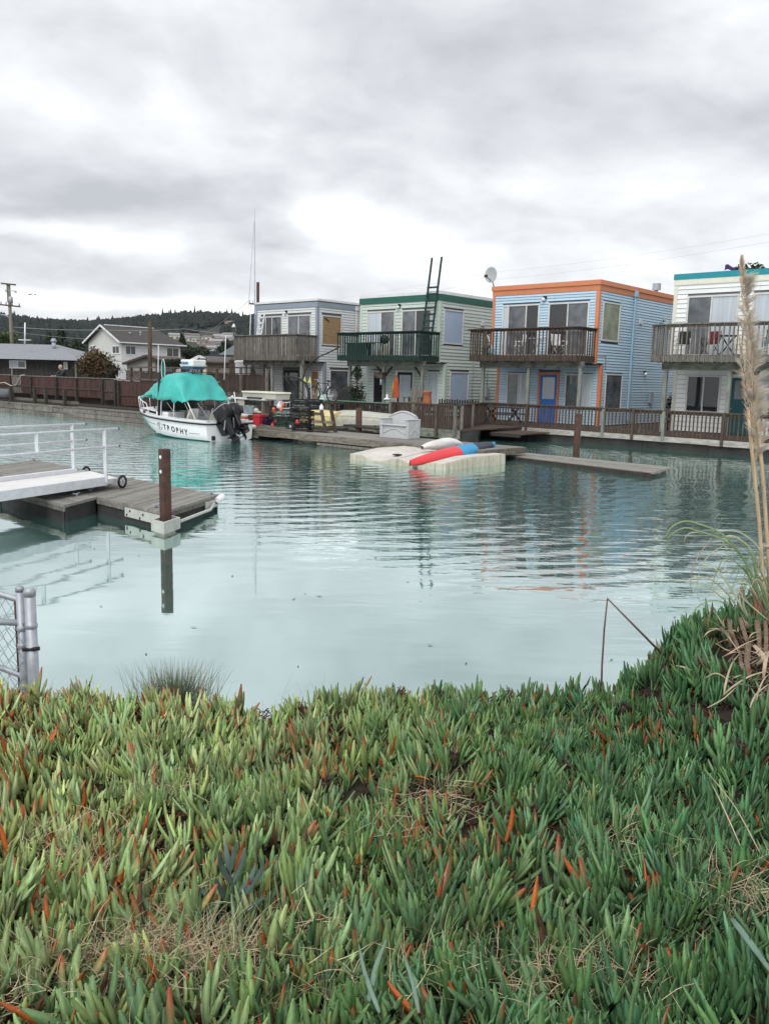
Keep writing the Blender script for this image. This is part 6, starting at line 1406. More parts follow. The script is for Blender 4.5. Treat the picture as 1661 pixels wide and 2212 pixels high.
# ------------------------------------------------------------------ hillside: wood and far houses
def march(px, py):
    r = ray(px, py)
    for Y in np.linspace(440, 1150, 360):
        p = EYE + r * Y / r[1]
        if hill_z(p[0], p[1]) >= p[2]: return p
    return None
hh = [(600, 512, 15), (810, 535, 9), (985, 510, 8), (775, 592, 9), (800, 650, 10), (935, 600, 11), (1090, 540, 8), (1110, 505, 12), (910, 685, 11), (365, 515, 9), (1120, 318, 7), (1160, 320, 5), (560, 545, 9), (1010, 570, 8), (880, 620, 5), (660, 555, 6), (980, 640, 6), (1150, 560, 6)]
hh1 = [(565, 478, 7), (800, 468, 10), (840, 492, 9), (905, 485, 7), (1010, 483, 8), (1110, 462, 11), (1130, 490, 9), (1180, 482, 8), (1240, 447, 7), (1285, 450, 6), (1050, 500, 8), (960, 496, 7), (1340, 456, 6)]
HP = []
roofs = [shingle((.20, .20, .21), 'grey town roof'), shingle((.32, .32, .33), 'pale town roof'), shingle((.17, .13, .11), 'brown town roof')]
walls = [paint('white town wall', (.62, .62, .60), .2), paint('cream town wall', (.52, .48, .40), .2), paint('grey town wall', (.38, .40, .41), .2)]
for i, (f_, (x, y, w)) in enumerate([(q6, t) for t in hh] + [(q1, t) for t in hh1]):
    c = f_(x, y); p = march(c[0], c[1] + 3)
    if p is None: continue
    HP.append((p[0], p[1])); wd = w * 1.1 * p[1] / 1000 + 2.5; hgt = random.uniform(3.2, 4.6); z = hill_z(p[0], p[1]) - .5
    o = thing('hillside_house', 'small far house among the dark trees of the hill', 'house', (p[0], p[1], z), random.uniform(-.5, .5), 'houses on the wooded hill')
    wm, rm = random.choice(walls), random.choice(roofs); D = wd * .6
    MB().box(-wd / 2, wd / 2, 0, D, 0, hgt).build('wall', wm, o)
    MB().add([(-wd / 2 - .5, -.5, hgt), (wd / 2 + .5, -.5, hgt), (wd / 2 + .5, D + .5, hgt), (-wd / 2 - .5, D + .5, hgt), (-wd / 2 - .3, D / 2, hgt + 1.7), (wd / 2 + .3, D / 2, hgt + 1.7)], [(0, 1, 5, 4), (2, 3, 4, 5), (1, 2, 5), (3, 0, 4), (3, 2, 1, 0)]).build('roof', rm, o)
    mb = MB()
    for k in range(3): mb.box(-wd * .38 + k * wd * .27, -wd * .38 + k * wd * .27 + wd * .16, -.06, -.01, 1.2, 2.6)
    for k in range(0): pass
    MB().box(-wd * .36, -wd * .18, -.06, -.01, 1.2, 2.5).build('window', M['glass_dark'], o); MB().box(wd * .1, wd * .3, -.06, -.01, 1.2, 2.5).build('window', M['glass_dark'], o)
def forest():
    rg = np.random.default_rng(3); vs = []; fs = []; nv = 0
    for k in range(15000):
        Y = 430 + 700 * rg.random() ** .75; X = rg.uniform(-.50 * Y, .06 * Y)
        p = np.array([X, Y, hill_z(X, Y)]); d = p - EYE; dd = d @ CF; px, py = CXP + FOC * (d @ CR) / dd, CYP - FOC * (d @ CU) / dd
        # clearings round the town houses and on the sandy slope
        skip = False
        for hx, hy in HP:
            if abs(X - hx) < 11 and -(170 if hy > 800 else 60) < Y - hy < 12: skip = True; break
        if skip: continue
        a, b_ = (px * S_ - 560) * 1661 / 440, (py * S_ - 1130) * 1661 / 440
        if 430 < a < 750 and 380 < b_ < 480 and rg.random() < .93: continue
        if 480 < a < 1180 and 480 < b_ < 700 and rg.random() < .72: continue
        conif = rg.random() < .05; h = rg.uniform(7, 14) * (1.0 if conif else .72); r = h * (rg.uniform(.20, .32) if conif else rg.uniform(.38, .55)); n = 6
        h *= 1 + .38 * math.sin(X * .021) * math.sin(Y * .017 + X * .009)
        if Y > 960: h *= rg.uniform(.7, 1.15)
        prof = [(.35, .08), (1.0, .18), (.55, .36), (.80, .38), (.38, .60), (.52, .62), (.12, .92)] if conif else [(.5, .10), (1.0, .36), (.95, .62), (.60, .84), (.30, .97)]
        rows = []
        for (q, t) in prof:
            for j in range(n):
                an = 2 * math.pi * (j + .5 * rg.random()) / n; rr = r * q * rg.uniform(.6, 1.25); vs.append((X + rr * math.cos(an), Y + rr * math.sin(an), p[2] - 1 + h * t + rg.uniform(-.05, .05) * h))
        m_ = len(prof)
        for i in range(m_ - 1):
            for j in range(n): fs.append((nv + i * n + j, nv + i * n + (j + 1) % n, nv + (i + 1) * n + (j + 1) % n, nv + (i + 1) * n + j))
        vs.append((X + rg.uniform(-.3, .3), Y, p[2] - 1 + h * 1.05))
        for j in range(n): fs.append((nv + (m_ - 1) * n + j, nv + (m_ - 1) * n + (j + 1) % n, nv + m_ * n))
        nv += m_ * n + 1
    me = bpy.data.meshes.new('forest'); me.from_pydata(vs, [], fs); me.materials.append(mat('dark hill trees', (.029, .039, .034), (.010, .015, .016), scale=.05, rough=.9, world_co=True, spec=.1))
    tag(link(bpy.data.objects.new('forest', me)), 'dark wooded hillside of pines behind the town', 'wood', None, 'stuff')
forest()
# ------------------------------------------------------------------ near float, gangway
def q8(x, y): k = 880 / 1661; return (x * k / S_, (1560 + y * k) / S_)
def near_float():
    z = .28; Z = Vector((0, 0, 1))
    Np, Rp, Fp = at_z(*q8(1150, 682), z), at_z(*q8(1545, 556), z), at_z(*q8(245, 308), z); Ip, Sp = at_z(*q8(685, 572), z), at_z(*q8(455, 630), z)
    w = Rp - Np; e1 = (Fp - Rp).normalized(); L = (Fp - Rp).length; e2 = w.normalized()
    o = thing('near_float', 'grey planked float with a notched side in the left foreground water', 'dock', (Np.x, Np.y, 0)); G = lambda p, zz=0: (p.x - Np.x, p.y - Np.y, p.z + zz)
    n = int(L / .143)
    for i in range(n):
        a, b_ = Np + e1 * (L * i / n + .004), Np + e1 * (L * (i + 1) / n - .004); zz = random.uniform(-.004, .004)
        a2, b2 = a + w * (1 + random.uniform(-.004, .004)), b_ + w
        MB().hexa([G(b_, -.045), G(a, -.045), G(a2, -.045), G(b2, -.045), G(b_, zz), G(a, zz), G(a2, zz), G(b2, zz)]).build('deck_board', M['dock_top'], o)
    sI = (Ip - Np).dot(e1); I = Np + e1 * sI; v = Sp - I; nb = 5; Lb = 2.6
    for i in range(nb):
        a, b_ = I + v * (i / nb + .005) + Vector((0, 0, 0)), I + v * ((i + 1) / nb - .005); zz = random.uniform(-.004, .004)
        for s0, s1 in ((0, .72), (.728, Lb)):
            MB().hexa([G(b_ + e1 * s1, -.045), G(b_ + e1 * s0, -.045), G(a + e1 * s0, -.045), G(a + e1 * s1, -.045), G(b_ + e1 * s1, zz), G(b_ + e1 * s0, zz), G(a + e1 * s0, zz), G(a + e1 * s1, zz)]).build('deck_board', M['dock_top'], o)
    # skirt boards and float body, set in a little
    def skirt(p, q, inw, name='skirt', m=M['float_dark'], z0=-.35, z1=-.05, off=.02, th=.06):
        i = inw * off; j = inw * (off + th)
        return MB().hexa([G(p + i, z0 - 0), G(q + i, z0), G(q + j, z0), G(p + j, z0), G(p + i, z1), G(q + i, z1), G(q + j, z1), G(p + j, z1)]).build(name, m, o)
    E_ = I + e1 * Lb
    skirt(Np, I + e1 * .0, e2, z0=-.75, off=.03); skirt(I, I + v, e1, z0=-.75, off=.03); skirt(I + v, E_ + v, -v.normalized() if False else e2, z0=-.75, off=.03); skirt(Np, Rp, e1, z0=-.33, off=.03); skirt(Rp, Fp, -e2, z0=-.75, off=.03); skirt(I + e1 * Lb, Np + e1 * L, e2, z0=-.75, off=.03)
    skirt(E_, E_ + v, -e1, z0=-.75, off=.03)
    skirt(Np + e1 * .25 + e2 * .2, Rp + e1 * .25 - e2 * .25, e1, 'float_tub', M['cream'], -.75, -.30, 0, .5)
    skirt(Np, I, e2, 'edge_board', M['wood_grey'], -.11, -.048, -.004, .03); skirt(Np, Rp, e1, 'edge_board', M['wood_grey'], -.11, -.048, -.004, .03); skirt(I + v, E_ + v, e2, 'edge_board', M['wood_grey'], -.11, -.048, -.004, .03)
    MB().tube([G(Rp + e2 * .02 - Z * .0, -.03), G(Fp + e2 * .02, -.03)], .025, 6).build('edge_bumper', M['white'], o)
    MB().tube([G(Rp - e2 * .12 - e1 * .04, -.08), G(Rp + e2 * .05 - e1 * .06, -.05), G(Rp + e2 * .14 - e1 * .05, -.04)], [.05, .065, .05], 10).build('corner_bumper', M['white'], o)
    # galvanised plates with bolts
    pl = mat('pale zinc plate', (.46, .47, .44), (.34, .35, .33), scale=5, rough=.7, stain=((.20, .16, .11), 6, (1, 1, 1), .64, .5))
    p = skirt(Np + e1 * .02, Np + e1 * 1.12, e2, 'plate', pl, -.205, -.055, -.012, .02)
    for t, zz in ((.95, -.10), (1.05, -.17), (.55, -.11), (.65, -.18)):
        c = Np + e1 * t + e2 * .0; MB().lathe(G(c, zz), [(.022, -.02), (.022, .0)], 8, 'y').build('bolt', M['rust'], p)
    p = skirt(Rp - e2 * .55, Rp - e2 * .02, e1, 'plate', pl, -.20, -.06, -.012, .02)
    MB().lathe(G(Rp - e2 * .10 - e1 * .015, -.13), [(.02, -.03), (.02, .01)], 8, 'y').build('bolt', M['rust'], p)
    # corner box round the pile and the white stay
    c = Np - e2 * .05 - e1 * .0
    B0 = at_z(*q8(1163, 838), .04)
    d1, d2 = e1 * .36, e2 * .52; t = .04
    Q = lambda a, b_, zz: (B0.x - Np.x + d1.x * a + d2.x * b_, B0.y - Np.y + d1.y * a + d2.y * b_, zz)
    mb = MB()
    for a0, a1, b0, b1 in ((0, 1, 0, .09), (0, 1, .91, 1), (0, .12, .09, .91), (.88, 1, .09, .91)):
        mb.hexa([Q(a1, b0, .04), Q(a0, b0, .04), Q(a0, b1, .04), Q(a1, b1, .04), Q(a1, b0, .215), Q(a0, b0, .215), Q(a0, b1, .215), Q(a1, b1, .215)])
    mb.build('pile_guide', pl, o)
    mb = MB(); mb.hexa([Q(.9, .1, -.4), Q(.15, .1, -.4), Q(.15, .8, -.4), Q(.9, .8, -.4), Q(.9, .1, .038), Q(.15, .1, .038), Q(.15, .8, .038), Q(.9, .8, .038)]); mb.build('guide_foot', M['cream'], o)
    MB().tube([Q(.1, 1.02, .14), G(Rp - e2 * .42 - e1 * .06, -.20), G(Rp - e2 * .26 - e1 * .05, -.12)], .028, 8).build('stay_pipe', pl, o)
    for s, wv in ((.35, .10), (L - .1, .96), (.12, .95), (2.6, .14), (3.2, .97), (sI + .4, -.12), (5.2, .12)):
        q = Np + e1 * s + w * wv; mb = MB(); mb.tube([G(q, .0), G(q, .04)], .022, 6); mb.tube([G(q - e2 * .09, .055), G(q - e2 * .04, .042), G(q + e2 * .04, .042), G(q + e2 * .09, .055)], .013, 6); mb.build('cleat', M['galv'], o)
    # brown square pile
    pb = B0 + d1 * .5 + d2 * .5; tp = at_y(*q8(1181, 233), pb.y)
    o2 = thing('square_pile', 'tall rusty brown square pile standing in the corner box of the near float', 'post', (pb.x, pb.y, 0), math.atan2(e1.y, e1.x)); h = tp.z
    MB().box(-.066, .066, -.066, .066, -1.2, h).build('shaft', M['rust'], o2, .006)
    a = math.atan2(e1.y, e1.x)
    for f in (.12, .34):
        q = Vector((0, 0, h - f)); mb = MB(); mb.ball((0, .071, h - f), .02); mb.ball((-.0, .071, h - f), (.03, .006, .03)); mb.build('bolt', M['white'], o2)
        MB().ball((.0, .0705, h - f), (.02, .008, .02)).build('bolt', M['white'], o2)
    # gangway
    A0, A1 = at_z(*q8(745, 462), .45), at_z(*q8(522, 402), .45); wv = A1 - A0; d = Vector((-.345, -.939, .012))
    g = thing('gangway', 'white aluminium gangway with tube handrails and black wheels resting on the near float', 'gangway', tuple(A0)); P = lambda s, t, zz=0: tuple(d * s + wv * t + Vector((0, 0, zz)))
    Lg = 5.5
    def slab(s0, s1, t0, t1, z0, z1, name, m): return MB().hexa([P(s0, t0, z0), P(s0, t1, z0), P(s1, t1, z0), P(s1, t0, z0), P(s0, t0, z1), P(s0, t1, z1), P(s1, t1, z1), P(s1, t0, z1)]).build(name, m, g)
    fm = mat('white gangway deck', (.66, .66, .65), (.56, .56, .55), scale=2, rough=.6, stain=((.42, .41, .37), 2, (1, 1, 1), .62, .4))
    for i, (s0, s1) in enumerate(((-.42, .1), (.105, 2.2), (2.205, 5.5))): slab(s0, s1, .05, .95, -.02, .01, 'deck_panel', fm)
    slab(-.05, Lg, -.02, .045, -.07, .085, 'side_beam', M['alu']); slab(-.05, Lg, .955, 1.02, -.07, .085, 'side_beam', M['alu'])
    slab(-.30, -.055, -.005, .03, -.05, .03, 'wheel_arm', M['alu']); slab(-.30, -.055, .97, 1.0, -.05, .03, 'wheel_arm', M['alu'])
    for t, side in ((-.02, 0), (1.0, 1)):
        for zz, ext in ((.935, .38), (.62, .38)):
            MB().tube([P(-ext, t, zz), P(Lg, t, zz)], .022, 8).build('handrail', M['alu'], g)
            MB().tube([P(-ext - .012, t, zz), P(-ext + .012, t, zz)], .025, 8).build('end_cap', M['black'], g)
        for s in (0.0, 3.4):
            a = P(s, t, -.02); b_ = P(s, t, .925); MB().bar(a, b_, .055, .045).build('post', M['alu'], g)
    MB().bar(P(1.62, -.02, .62), P(1.62, -.02, .925), .055, .045).build('post', M['alu'], g); MB().bar(P(3.0, 1.0, .62), P(3.0, 1.0, .925), .055, .045).build('post', M['alu'], g)
    ax = wv.normalized(); ay = Vector((d.x, d.y, 0)).normalized()
    for t in (-.075, 1.06):
        c = Vector(P(-.40, t, -.03)); r = .125; mb = MB()
        def disc(r0, r1, hw, name, m, par):
            mbb = MB(); R_ = []
            for (rr, h_) in ((r0, -hw), (r1 * .96, -hw), (r1, -hw * .6), (r1, hw * .6), (r1 * .96, hw), (r0, hw), (r0, -hw)): R_.append([tuple(c + ax * h_ + (ay * math.cos(u) + Vector((0, 0, 1)) * math.sin(u)) * rr) for u in [2 * math.pi * i / 24 for i in range(24)]])
            return mbb.grid(R_, close=True).build(name, m, par)
        wo = disc(.085, r, .028, 'wheel', M['black'], g); disc(.015, .086, .012, 'rim', M['white'], wo)
        mb = MB()
        for k in range(5):
            u = 2 * math.pi * k / 5; q = (ay * math.cos(u) + Vector((0, 0, 1)) * math.sin(u)); mb.tube([tuple(c - ax * .016), tuple(c - ax * .016 + q * .07)], [.012, .008], 5)
        mb.build('spokes', M['galv'], wo)
near_float()

# ------------------------------------------------------------------ chain link fence and gate at the left edge
def q12(x, y): k = 1300 / 1661; return (x * k / S_, (2150 + y * k) / S_)
def chain_fence():
    Y = 5.2; t = at_y(*q12(141, 72), Y); X = t.x; zt = t.z
    o = thing('chain_link_fence', 'galvanised chain link fence running out of the left edge of the picture', 'fence', (X, Y, 0))
    MB().tube([(0, 0, -.6), (0, 0, zt - .03)], .036, 14).build('end_post', M['galv'], o); MB().lathe((0, 0, zt - .03), [(.039, -.02), (.039, .012), (.03, .03), (.01, .04)], 14).build('post_cap', M['galv'], o)
    for z in (zt - .27, zt - .42, zt - .80):
        MB().lathe((0, 0, z), [(.0365, 0), (.040, .003), (.040, .027), (.0365, .03)], 14).build('band', M['galv'], o)
    MB().tube([(-.05, -.03, zt - .41), (.06, -.03, zt - .40)], .014, 6).build('bolt', M['black_matt'], o)
    MB().tube([(-1.4, .03, zt - .235), (-.03, .03, zt - .245)], .022, 10).build('rail', M['galv'], o)
    def netting(ox, dx, dy, w, z0, z1, par):
        mb = MB(); s = .055; nx, nz = int(w / s), int((z1 - z0) / s)
        for i in range(nx):                       # zigzag wires hooked into each other
            for sg in (0, 1):
                pts = []
                for j in range(nz + 1):
                    x = ox + (i + ((j + i) % 2) * 1.0) * s; pts.append((x * dx, x * dy + (.004 if j % 2 else -.004), z0 + j * s))
                if sg == 0: mb.tube(pts, .0022, 3, caps=False)
        r_ = mb.build('chain_link_mesh', M['galv'], par); r_['kind'] = 'stuff'
    netting(.05, -1, .02, 1.35, zt - 1.15, zt - .26, o)
    g = thing('chain_link_gate', 'galvanised chain link gate leaf swung away beside the fence post', 'gate', (X - .078, Y + .03, 0), 0)
    MB().tube([(0, 0, -.45), (0, 0, zt - .01)], .027, 12).build('hinge_post', M['galv'], g); MB().lathe((0, 0, zt - .01), [(.029, -.02), (.029, .005), (.012, .02)], 12).build('post_cap', M['galv'], g)
    D = Vector((-.83, .56, 0))
    for z in (zt - .09, zt - .62): MB().tube([tuple(D * .02 + Vector((0, 0, z))), tuple(D * 1.2 + Vector((0, 0, z + .0)))], .021, 10).build('rail', M['galv'], g)
    MB().tube([tuple(D * .06 + Vector((0, 0, zt - 1.1))), tuple(D * .06 + Vector((0, 0, zt - .08)))], .008, 6).build('tension_bar', M['rust'], g)
    for z in (zt - .3, zt - .42, zt - .7): MB().lathe((0, 0, z), [(.0275, 0), (.032, .004), (.032, .03), (.0275, .034)], 12).build('band', M['galv'], g)
    netting(.06, D.x, D.y, 1.1, zt - 1.1, zt - .1, g)
chain_fence()

# ------------------------------------------------------------------ the near bank and its ice plants
def sst(a, b, x): t = np.clip((x - a) / (b - a), 0, 1); return t * t * (3 - 2 * t)
def bank_z(x, y):
    x = np.asarray(x, float); y = np.asarray(y, float)
    z = .80 - .055 * (y - 1.7) + .035 * np.sin(x * 2.3 + .5) * np.sin(y * 2.1) + .02 * np.sin(x * 5.1 + y * 3.7)
    z = z - .045 * sst(3.0, 4.2, y) * (1 - sst(.9, 1.5, x))
    z = z + .40 * sst(1.15, 1.78, x) * sst(2.7, 4.0, y) + .05 * sst(1.9, 2.6, x)
    yl = 4.22 + .10 * np.sin(x * 1.7 + .4) + .5 * sst(1.3, 2.2, x)
    return np.maximum(z - np.maximum(y - yl, 0) * 1.05, -.6)
P = []
for i in range(121):
    x = -9 + 18 * i / 120; P.append([(x, -5 + 11.5 * j / 120, float(bank_z(x, -5 + 11.5 * j / 120))) for j in range(121)])
tag(MB().grid(P).build('bank', M['soil']), kind='structure')

def attr_mat(name, rough, spec, sss=0, trans=0.0):
    m = bpy.data.materials.new(name); m.use_nodes = True; nt = m.node_tree; bs = nt.nodes['Principled BSDF']
    a = nt.nodes.new('ShaderNodeAttribute'); a.attribute_name = 'tint'
    n = nt.nodes.new('ShaderNodeTexNoise'); n.inputs['Scale'].default_value = 90; n.inputs['Detail'].default_value = 3
    g = nt.nodes.new('ShaderNodeNewGeometry'); nt.links.new(g.outputs['Position'], n.inputs['Vector'])
    mr = nt.nodes.new('ShaderNodeMapRange'); mr.inputs[3].default_value = .72; mr.inputs[4].default_value = 1.25; nt.links.new(n.outputs[0], mr.inputs[0])
    hs = nt.nodes.new('ShaderNodeHueSaturation'); nt.links.new(a.outputs['Color'], hs.inputs['Color']); nt.links.new(mr.outputs[0], hs.inputs['Value'])
    nt.links.new(hs.outputs[0], bs.inputs['Base Color'])
    bs.inputs['Roughness'].default_value = rough; bs.inputs['Specular IOR Level'].default_value = spec
    if trans:
        tr = nt.nodes.new('ShaderNodeBsdfTranslucent'); nt.links.new(hs.outputs[0], tr.inputs[0]); mx = nt.nodes.new('ShaderNodeMixShader'); mx.inputs[0].default_value = trans
        nt.links.new(bs.outputs[0], mx.inputs[1]); nt.links.new(tr.outputs[0], mx.inputs[2]); nt.links.new(mx.outputs[0], nt.nodes['Material Output'].inputs[0])
    if sss: bs.inputs['Subsurface Weight'].default_value = sss; bs.inputs['Subsurface Radius'].default_value = (.004, .006, .002); bs.inputs['Subsurface Scale'].default_value = 1
    return m
def mesh_np(name, V_, F3, tint, m, parent=None, smooth=True, F4=None):
    me = bpy.data.meshes.new(name); nt_ = len(F3); n4 = 0 if F4 is None else len(F4)
    me.vertices.add(len(V_)); me.vertices.foreach_set('co', V_.astype(np.float32).ravel())
    loops = np.concatenate([F3.ravel()] + ([F4.ravel()] if n4 else [])).astype(np.int32)
    me.loops.add(len(loops)); me.loops.foreach_set('vertex_index', loops)
    st = np.concatenate([np.arange(nt_) * 3] + ([nt_ * 3 + np.arange(n4) * 4] if n4 else [])).astype(np.int32)
    me.polygons.add(nt_ + n4); me.polygons.foreach_set('loop_start', st)
    me.polygons.foreach_set('use_smooth', [smooth] * (nt_ + n4))
    me.update(calc_edges=True); me.validate()
    if tint is not None:
        ca = me.color_attributes.new('tint', 'FLOAT_COLOR', 'POINT'); ca.data.foreach_set('color', np.concatenate([tint, np.ones((len(tint), 1))], 1).astype(np.float32).ravel())
    me.materials.append(m); o = bpy.data.objects.new(name, me); return link(o, parent)
def strips(paths, radii, k=3):
    """many thin tapering tubes at once: paths (n, m, 3), radii (n, m)"""
    n, m, _ = paths.shape; T = np.gradient(paths, axis=1); T /= np.linalg.norm(T, axis=2, keepdims=True) + 1e-9
    ref = np.where(np.abs(T[..., 2:3]) > .9, np.array([1.0, 0, 0]), np.array([0, 0, 1.0])); A = np.cross(T, ref); A /= np.linalg.norm(A, axis=2, keepdims=True) + 1e-9; B = np.cross(T, A)
    ang = 2 * np.pi * np.arange(k) / k
    V_ = paths[:, :, None, :] + radii[:, :, None, None] * (A[:, :, None, :] * np.cos(ang)[None, None, :, None] + B[:, :, None, :] * np.sin(ang)[None, None, :, None])
    idx = np.arange(n * m * k).reshape(n, m, k); a = idx[:, :-1, :]; b_ = idx[:, 1:, :]; a2 = np.roll(a, -1, 2); b2 = np.roll(b_, -1, 2)
    F4 = np.stack([a, a2, b2, b_], -1).reshape(-1, 4); return V_.reshape(-1, 3), F4
def in_gap(x, y):
    """bare, withered places among the leaves"""
    v_ = np.sin(x * 3.1 + 1.3 * np.sin(y * 2.7)) * np.sin(y * 4.3 + .9 * np.sin(x * 3.3) + .6)
    return v_
def ice_plants():
    rg = np.random.default_rng(21); n = 9600
    nc = 2300; cy = 1.05 + 3.95 * rg.random(nc) ** .92; cx = rg.uniform(-1, 1, nc) * (.56 * cy + .55) + .05
    ci = rg.integers(0, nc, n); y = cy[ci] + rg.normal(0, .034, n); x = cx[ci] + rg.normal(0, .036, n); loose = rg.random(n) < .34; y[loose] = 1.05 + 3.95 * rg.random(loose.sum()) ** .92; x[loose] = rg.uniform(-1, 1, loose.sum()) * (.56 * y[loose] + .55) + .05
    # the mat goes on to both sides of the view, a little looser
    ex = 2700; ey = 1.0 + 4.0 * rg.random(ex); side_ = np.where(rg.random(ex) < .5, -1, 1); exx = side_ * (.56 * ey + .55 + 1.9 * rg.random(ex))
    x = np.concatenate([x, exx]); y = np.concatenate([y, ey]); ci = np.concatenate([ci, rg.integers(0, nc, ex)]); n = len(x)
    gap = in_gap(x, y); keep = rg.random(n) > np.clip((gap - .5) * 1.4, 0, .75); x, y, ci = x[keep], y[keep], ci[keep]; n = len(x)
    z = bank_z(x, y) - .02 + rg.uniform(-.015, .035, n); keep = z > .12; x, y, z, ci = x[keep], y[keep], z[keep], ci[keep]; n = len(x)
    keep = ~((((x - 2.0) / .36) ** 2 + ((y - 3.85) / .42) ** 2 < 1) & (rg.random(n) < .62)); x, y, z, ci = x[keep], y[keep], z[keep], ci[keep]; n = len(x)
    base = np.stack([x, y, z], 1)
    tilt = np.abs(rg.normal(0, .24, n)); az = rg.uniform(0, 2 * np.pi, n)
    ctilt = rg.normal(0, .22, (nc, 2))[ci]; csize = np.exp(np.clip(rg.normal(0, .20, nc), -.4, .32))[ci]; ctone = np.exp(rg.normal(0, .19, nc))[ci][:, None]; cdead = rg.random(nc)[ci]
    ax = np.stack([np.sin(tilt) * np.cos(az) + ctilt[:, 0], np.sin(tilt) * np.sin(az) - .05 + ctilt[:, 1], np.cos(tilt)], 1); ax /= np.linalg.norm(ax, axis=1)[:, None]
    ref = np.tile(np.array([[.0, 1, 0]]), (n, 1)); s1 = np.cross(ax, ref); s1 /= np.linalg.norm(s1, axis=1)[:, None]; s2 = np.cross(ax, s1)
    size = .87 * csize * rg.uniform(.65, 1.25, n) * (1.0 + .12 * sst(1.0, 2.0, x)) * (1.12 - .14 * sst(1.6, 3.2, y))
    # colour of each shoot: paler and yellower at the left and back, blue green at the right and front
    f = sst(-1.3, 1.0, x + .9 * (3.0 - y) * .35 + rg.normal(0, .35, n))[:, None]
    pale = np.array([.315, .41, .18]); deep = np.array([.088, .195, .088]); col = pale * (1 - f) + deep * f; col = col * ctone * rg.uniform(.7, 1.15, (n, 1)) * np.stack([rg.uniform(.85, 1.2, n), np.ones(n), rg.uniform(.75, 1.15, n)], 1)
    redness = np.clip((1 - sst(1.6, 2.1, 3.4 - y)) * .25 + .62 * np.sin(x * 2.9 - 2.2 + y) * np.sin(y * 2.4 + 1 + x) + .06 - .62 * sst(-.7, .7, x), 0, 1) * (.12 + .88 * sst(1.5, 2.7, y))
    paths, widths, tints, outs = [], [], [], []
    M_ = 5; tt = np.linspace(0, 1, M_)
    for pair in range(4):
        live = rg.random(n) < (1, 1, .9, .45)[pair]
        for sgn in (1, -1):
            m_ = live & (rg.random(n) < .93); k = m_.sum(); rot = rg.uniform(0, 2 * np.pi, n)[m_] * .15 + (pair % 2) * np.pi / 2 + az[m_]
            out = (s1[m_] * np.cos(rot)[:, None] + s2[m_] * np.sin(rot)[:, None]) * sgn
            L = size[m_] * (.098, .118, .106, .080)[pair] * rg.uniform(.7, 1.35, k); ph0 = np.radians(np.array((44, 29, 16, 7)[pair]) + rg.normal(0, 9, k)); ph1 = ph0 * rg.uniform(.05, .5, k)
            p = base[m_] + ax[m_] * ((.004, .014, .026, .036)[pair] * size[m_])[:, None]; pth = [p]
            for j in range(1, M_):
                ph = ph0 + (ph1 - ph0) * tt[j]; d = ax[m_] * np.cos(ph)[:, None] + out * np.sin(ph)[:, None]; pth.append(pth[-1] + d * (L / (M_ - 1))[:, None])
            paths.append(np.stack(pth, 1)); wd = .0078 * size[m_] * rg.uniform(.8, 1.2, k); widths.append(wd[:, None] * np.array([.82, 1.04, 1.04, .90, .30])[None])
            c = np.repeat((col[m_] * rg.uniform(.8, 1.22, (k, 1)))[:, None, :], M_, 1); c = c * np.array([.62, .85, 1, 1.08, 1.05])[None, :, None]  # shade among the leaves put into the colour: dark base, lighter tip
            rd = rg.random(k); red = redness[m_]
            tip = rd < (.025 + .42 * red); c[tip, 4] = np.array([.42, .07, .04]); c[tip, 3] = .55 * c[tip, 3] + .45 * np.array([.40, .10, .05])
            whole = rg.random(k) < (.008 + .15 * red * (pair < 2)); w_ = np.array([.62, .16, .045]) * rg.uniform(.45, 1.15, (whole.sum(), 1)); c[whole] = w_[:, None, :] * np.array([1.15, 1, .9, .75, .6])[None, :, None]
            dead = rg.random(k) < (.05 if pair == 0 else .01); c[dead] = np.array([.10, .055, .033])
            tints.append(c); outs.append(out)
    paths = np.concatenate(paths); widths = np.concatenate(widths); tints = np.concatenate(tints)
    V_, F4 = strips(paths, widths, 3); tint = np.repeat(tints.reshape(-1, 3), 3, 0)
    o = mesh_np('ice_plants', V_, np.zeros((0, 3), np.int32), tint, attr_mat('fleshy ice plant leaves', .42, .45, .12), F4=F4)
    tag(o, 'fleshy green and red tipped ice plants covering the near bank', 'ground cover', None, 'stuff')
ice_plants()
def litter():
    rg = np.random.default_rng(5); n = 20000; y = 1.0 + 3.9 * rg.random(n); x = rg.uniform(-1, 1, n) * (.56 * y + .55 + 1.8 * (rg.random(n) < .35)); z = bank_z(x, y) + rg.uniform(0, .035, n) * (1 + 1.6 * np.clip(in_gap(x, y) - .3, 0, 1))
    c = np.stack([x, y, z], 1); L = rg.uniform(.012, .045, n); a = rg.uniform(0, 2 * np.pi, n); e = rg.uniform(-.5, .9, n); d = np.stack([np.cos(a) * np.cos(e), np.sin(a) * np.cos(e), np.sin(e)], 1)
    t = np.linspace(-1, 1, 4); bend = rg.normal(0, .012, (n, 1)); pth = c[:, None, :] + d[:, None, :] * (t[None, :, None] * L[:, None, None]); pth[:, :, 2] += bend * (1 - t[None] ** 2)
    V_, F4 = strips(pth, np.tile(np.array([.4, 1, .9, .2]), (n, 1)) * rg.uniform(.0022, .0055, (n, 1)), 3)
    base = np.array([[.10, .045, .025], [.20, .075, .03], [.055, .033, .024], [.17, .12, .075], [.40, .13, .035]])[rg.choice(5, n, p=[.36, .16, .32, .13, .03])]; col = base * rg.uniform(.6, 1.3, (n, 1))
    tag(mesh_np('dead_leaves', V_, np.zeros((0, 3), np.int32), np.repeat(col, 12, 0), attr_mat('withered leaves', .85, .2), F4=F4), 'brown and orange withered leaves under the ice plants', 'leaf litter', None, 'stuff')
litter()
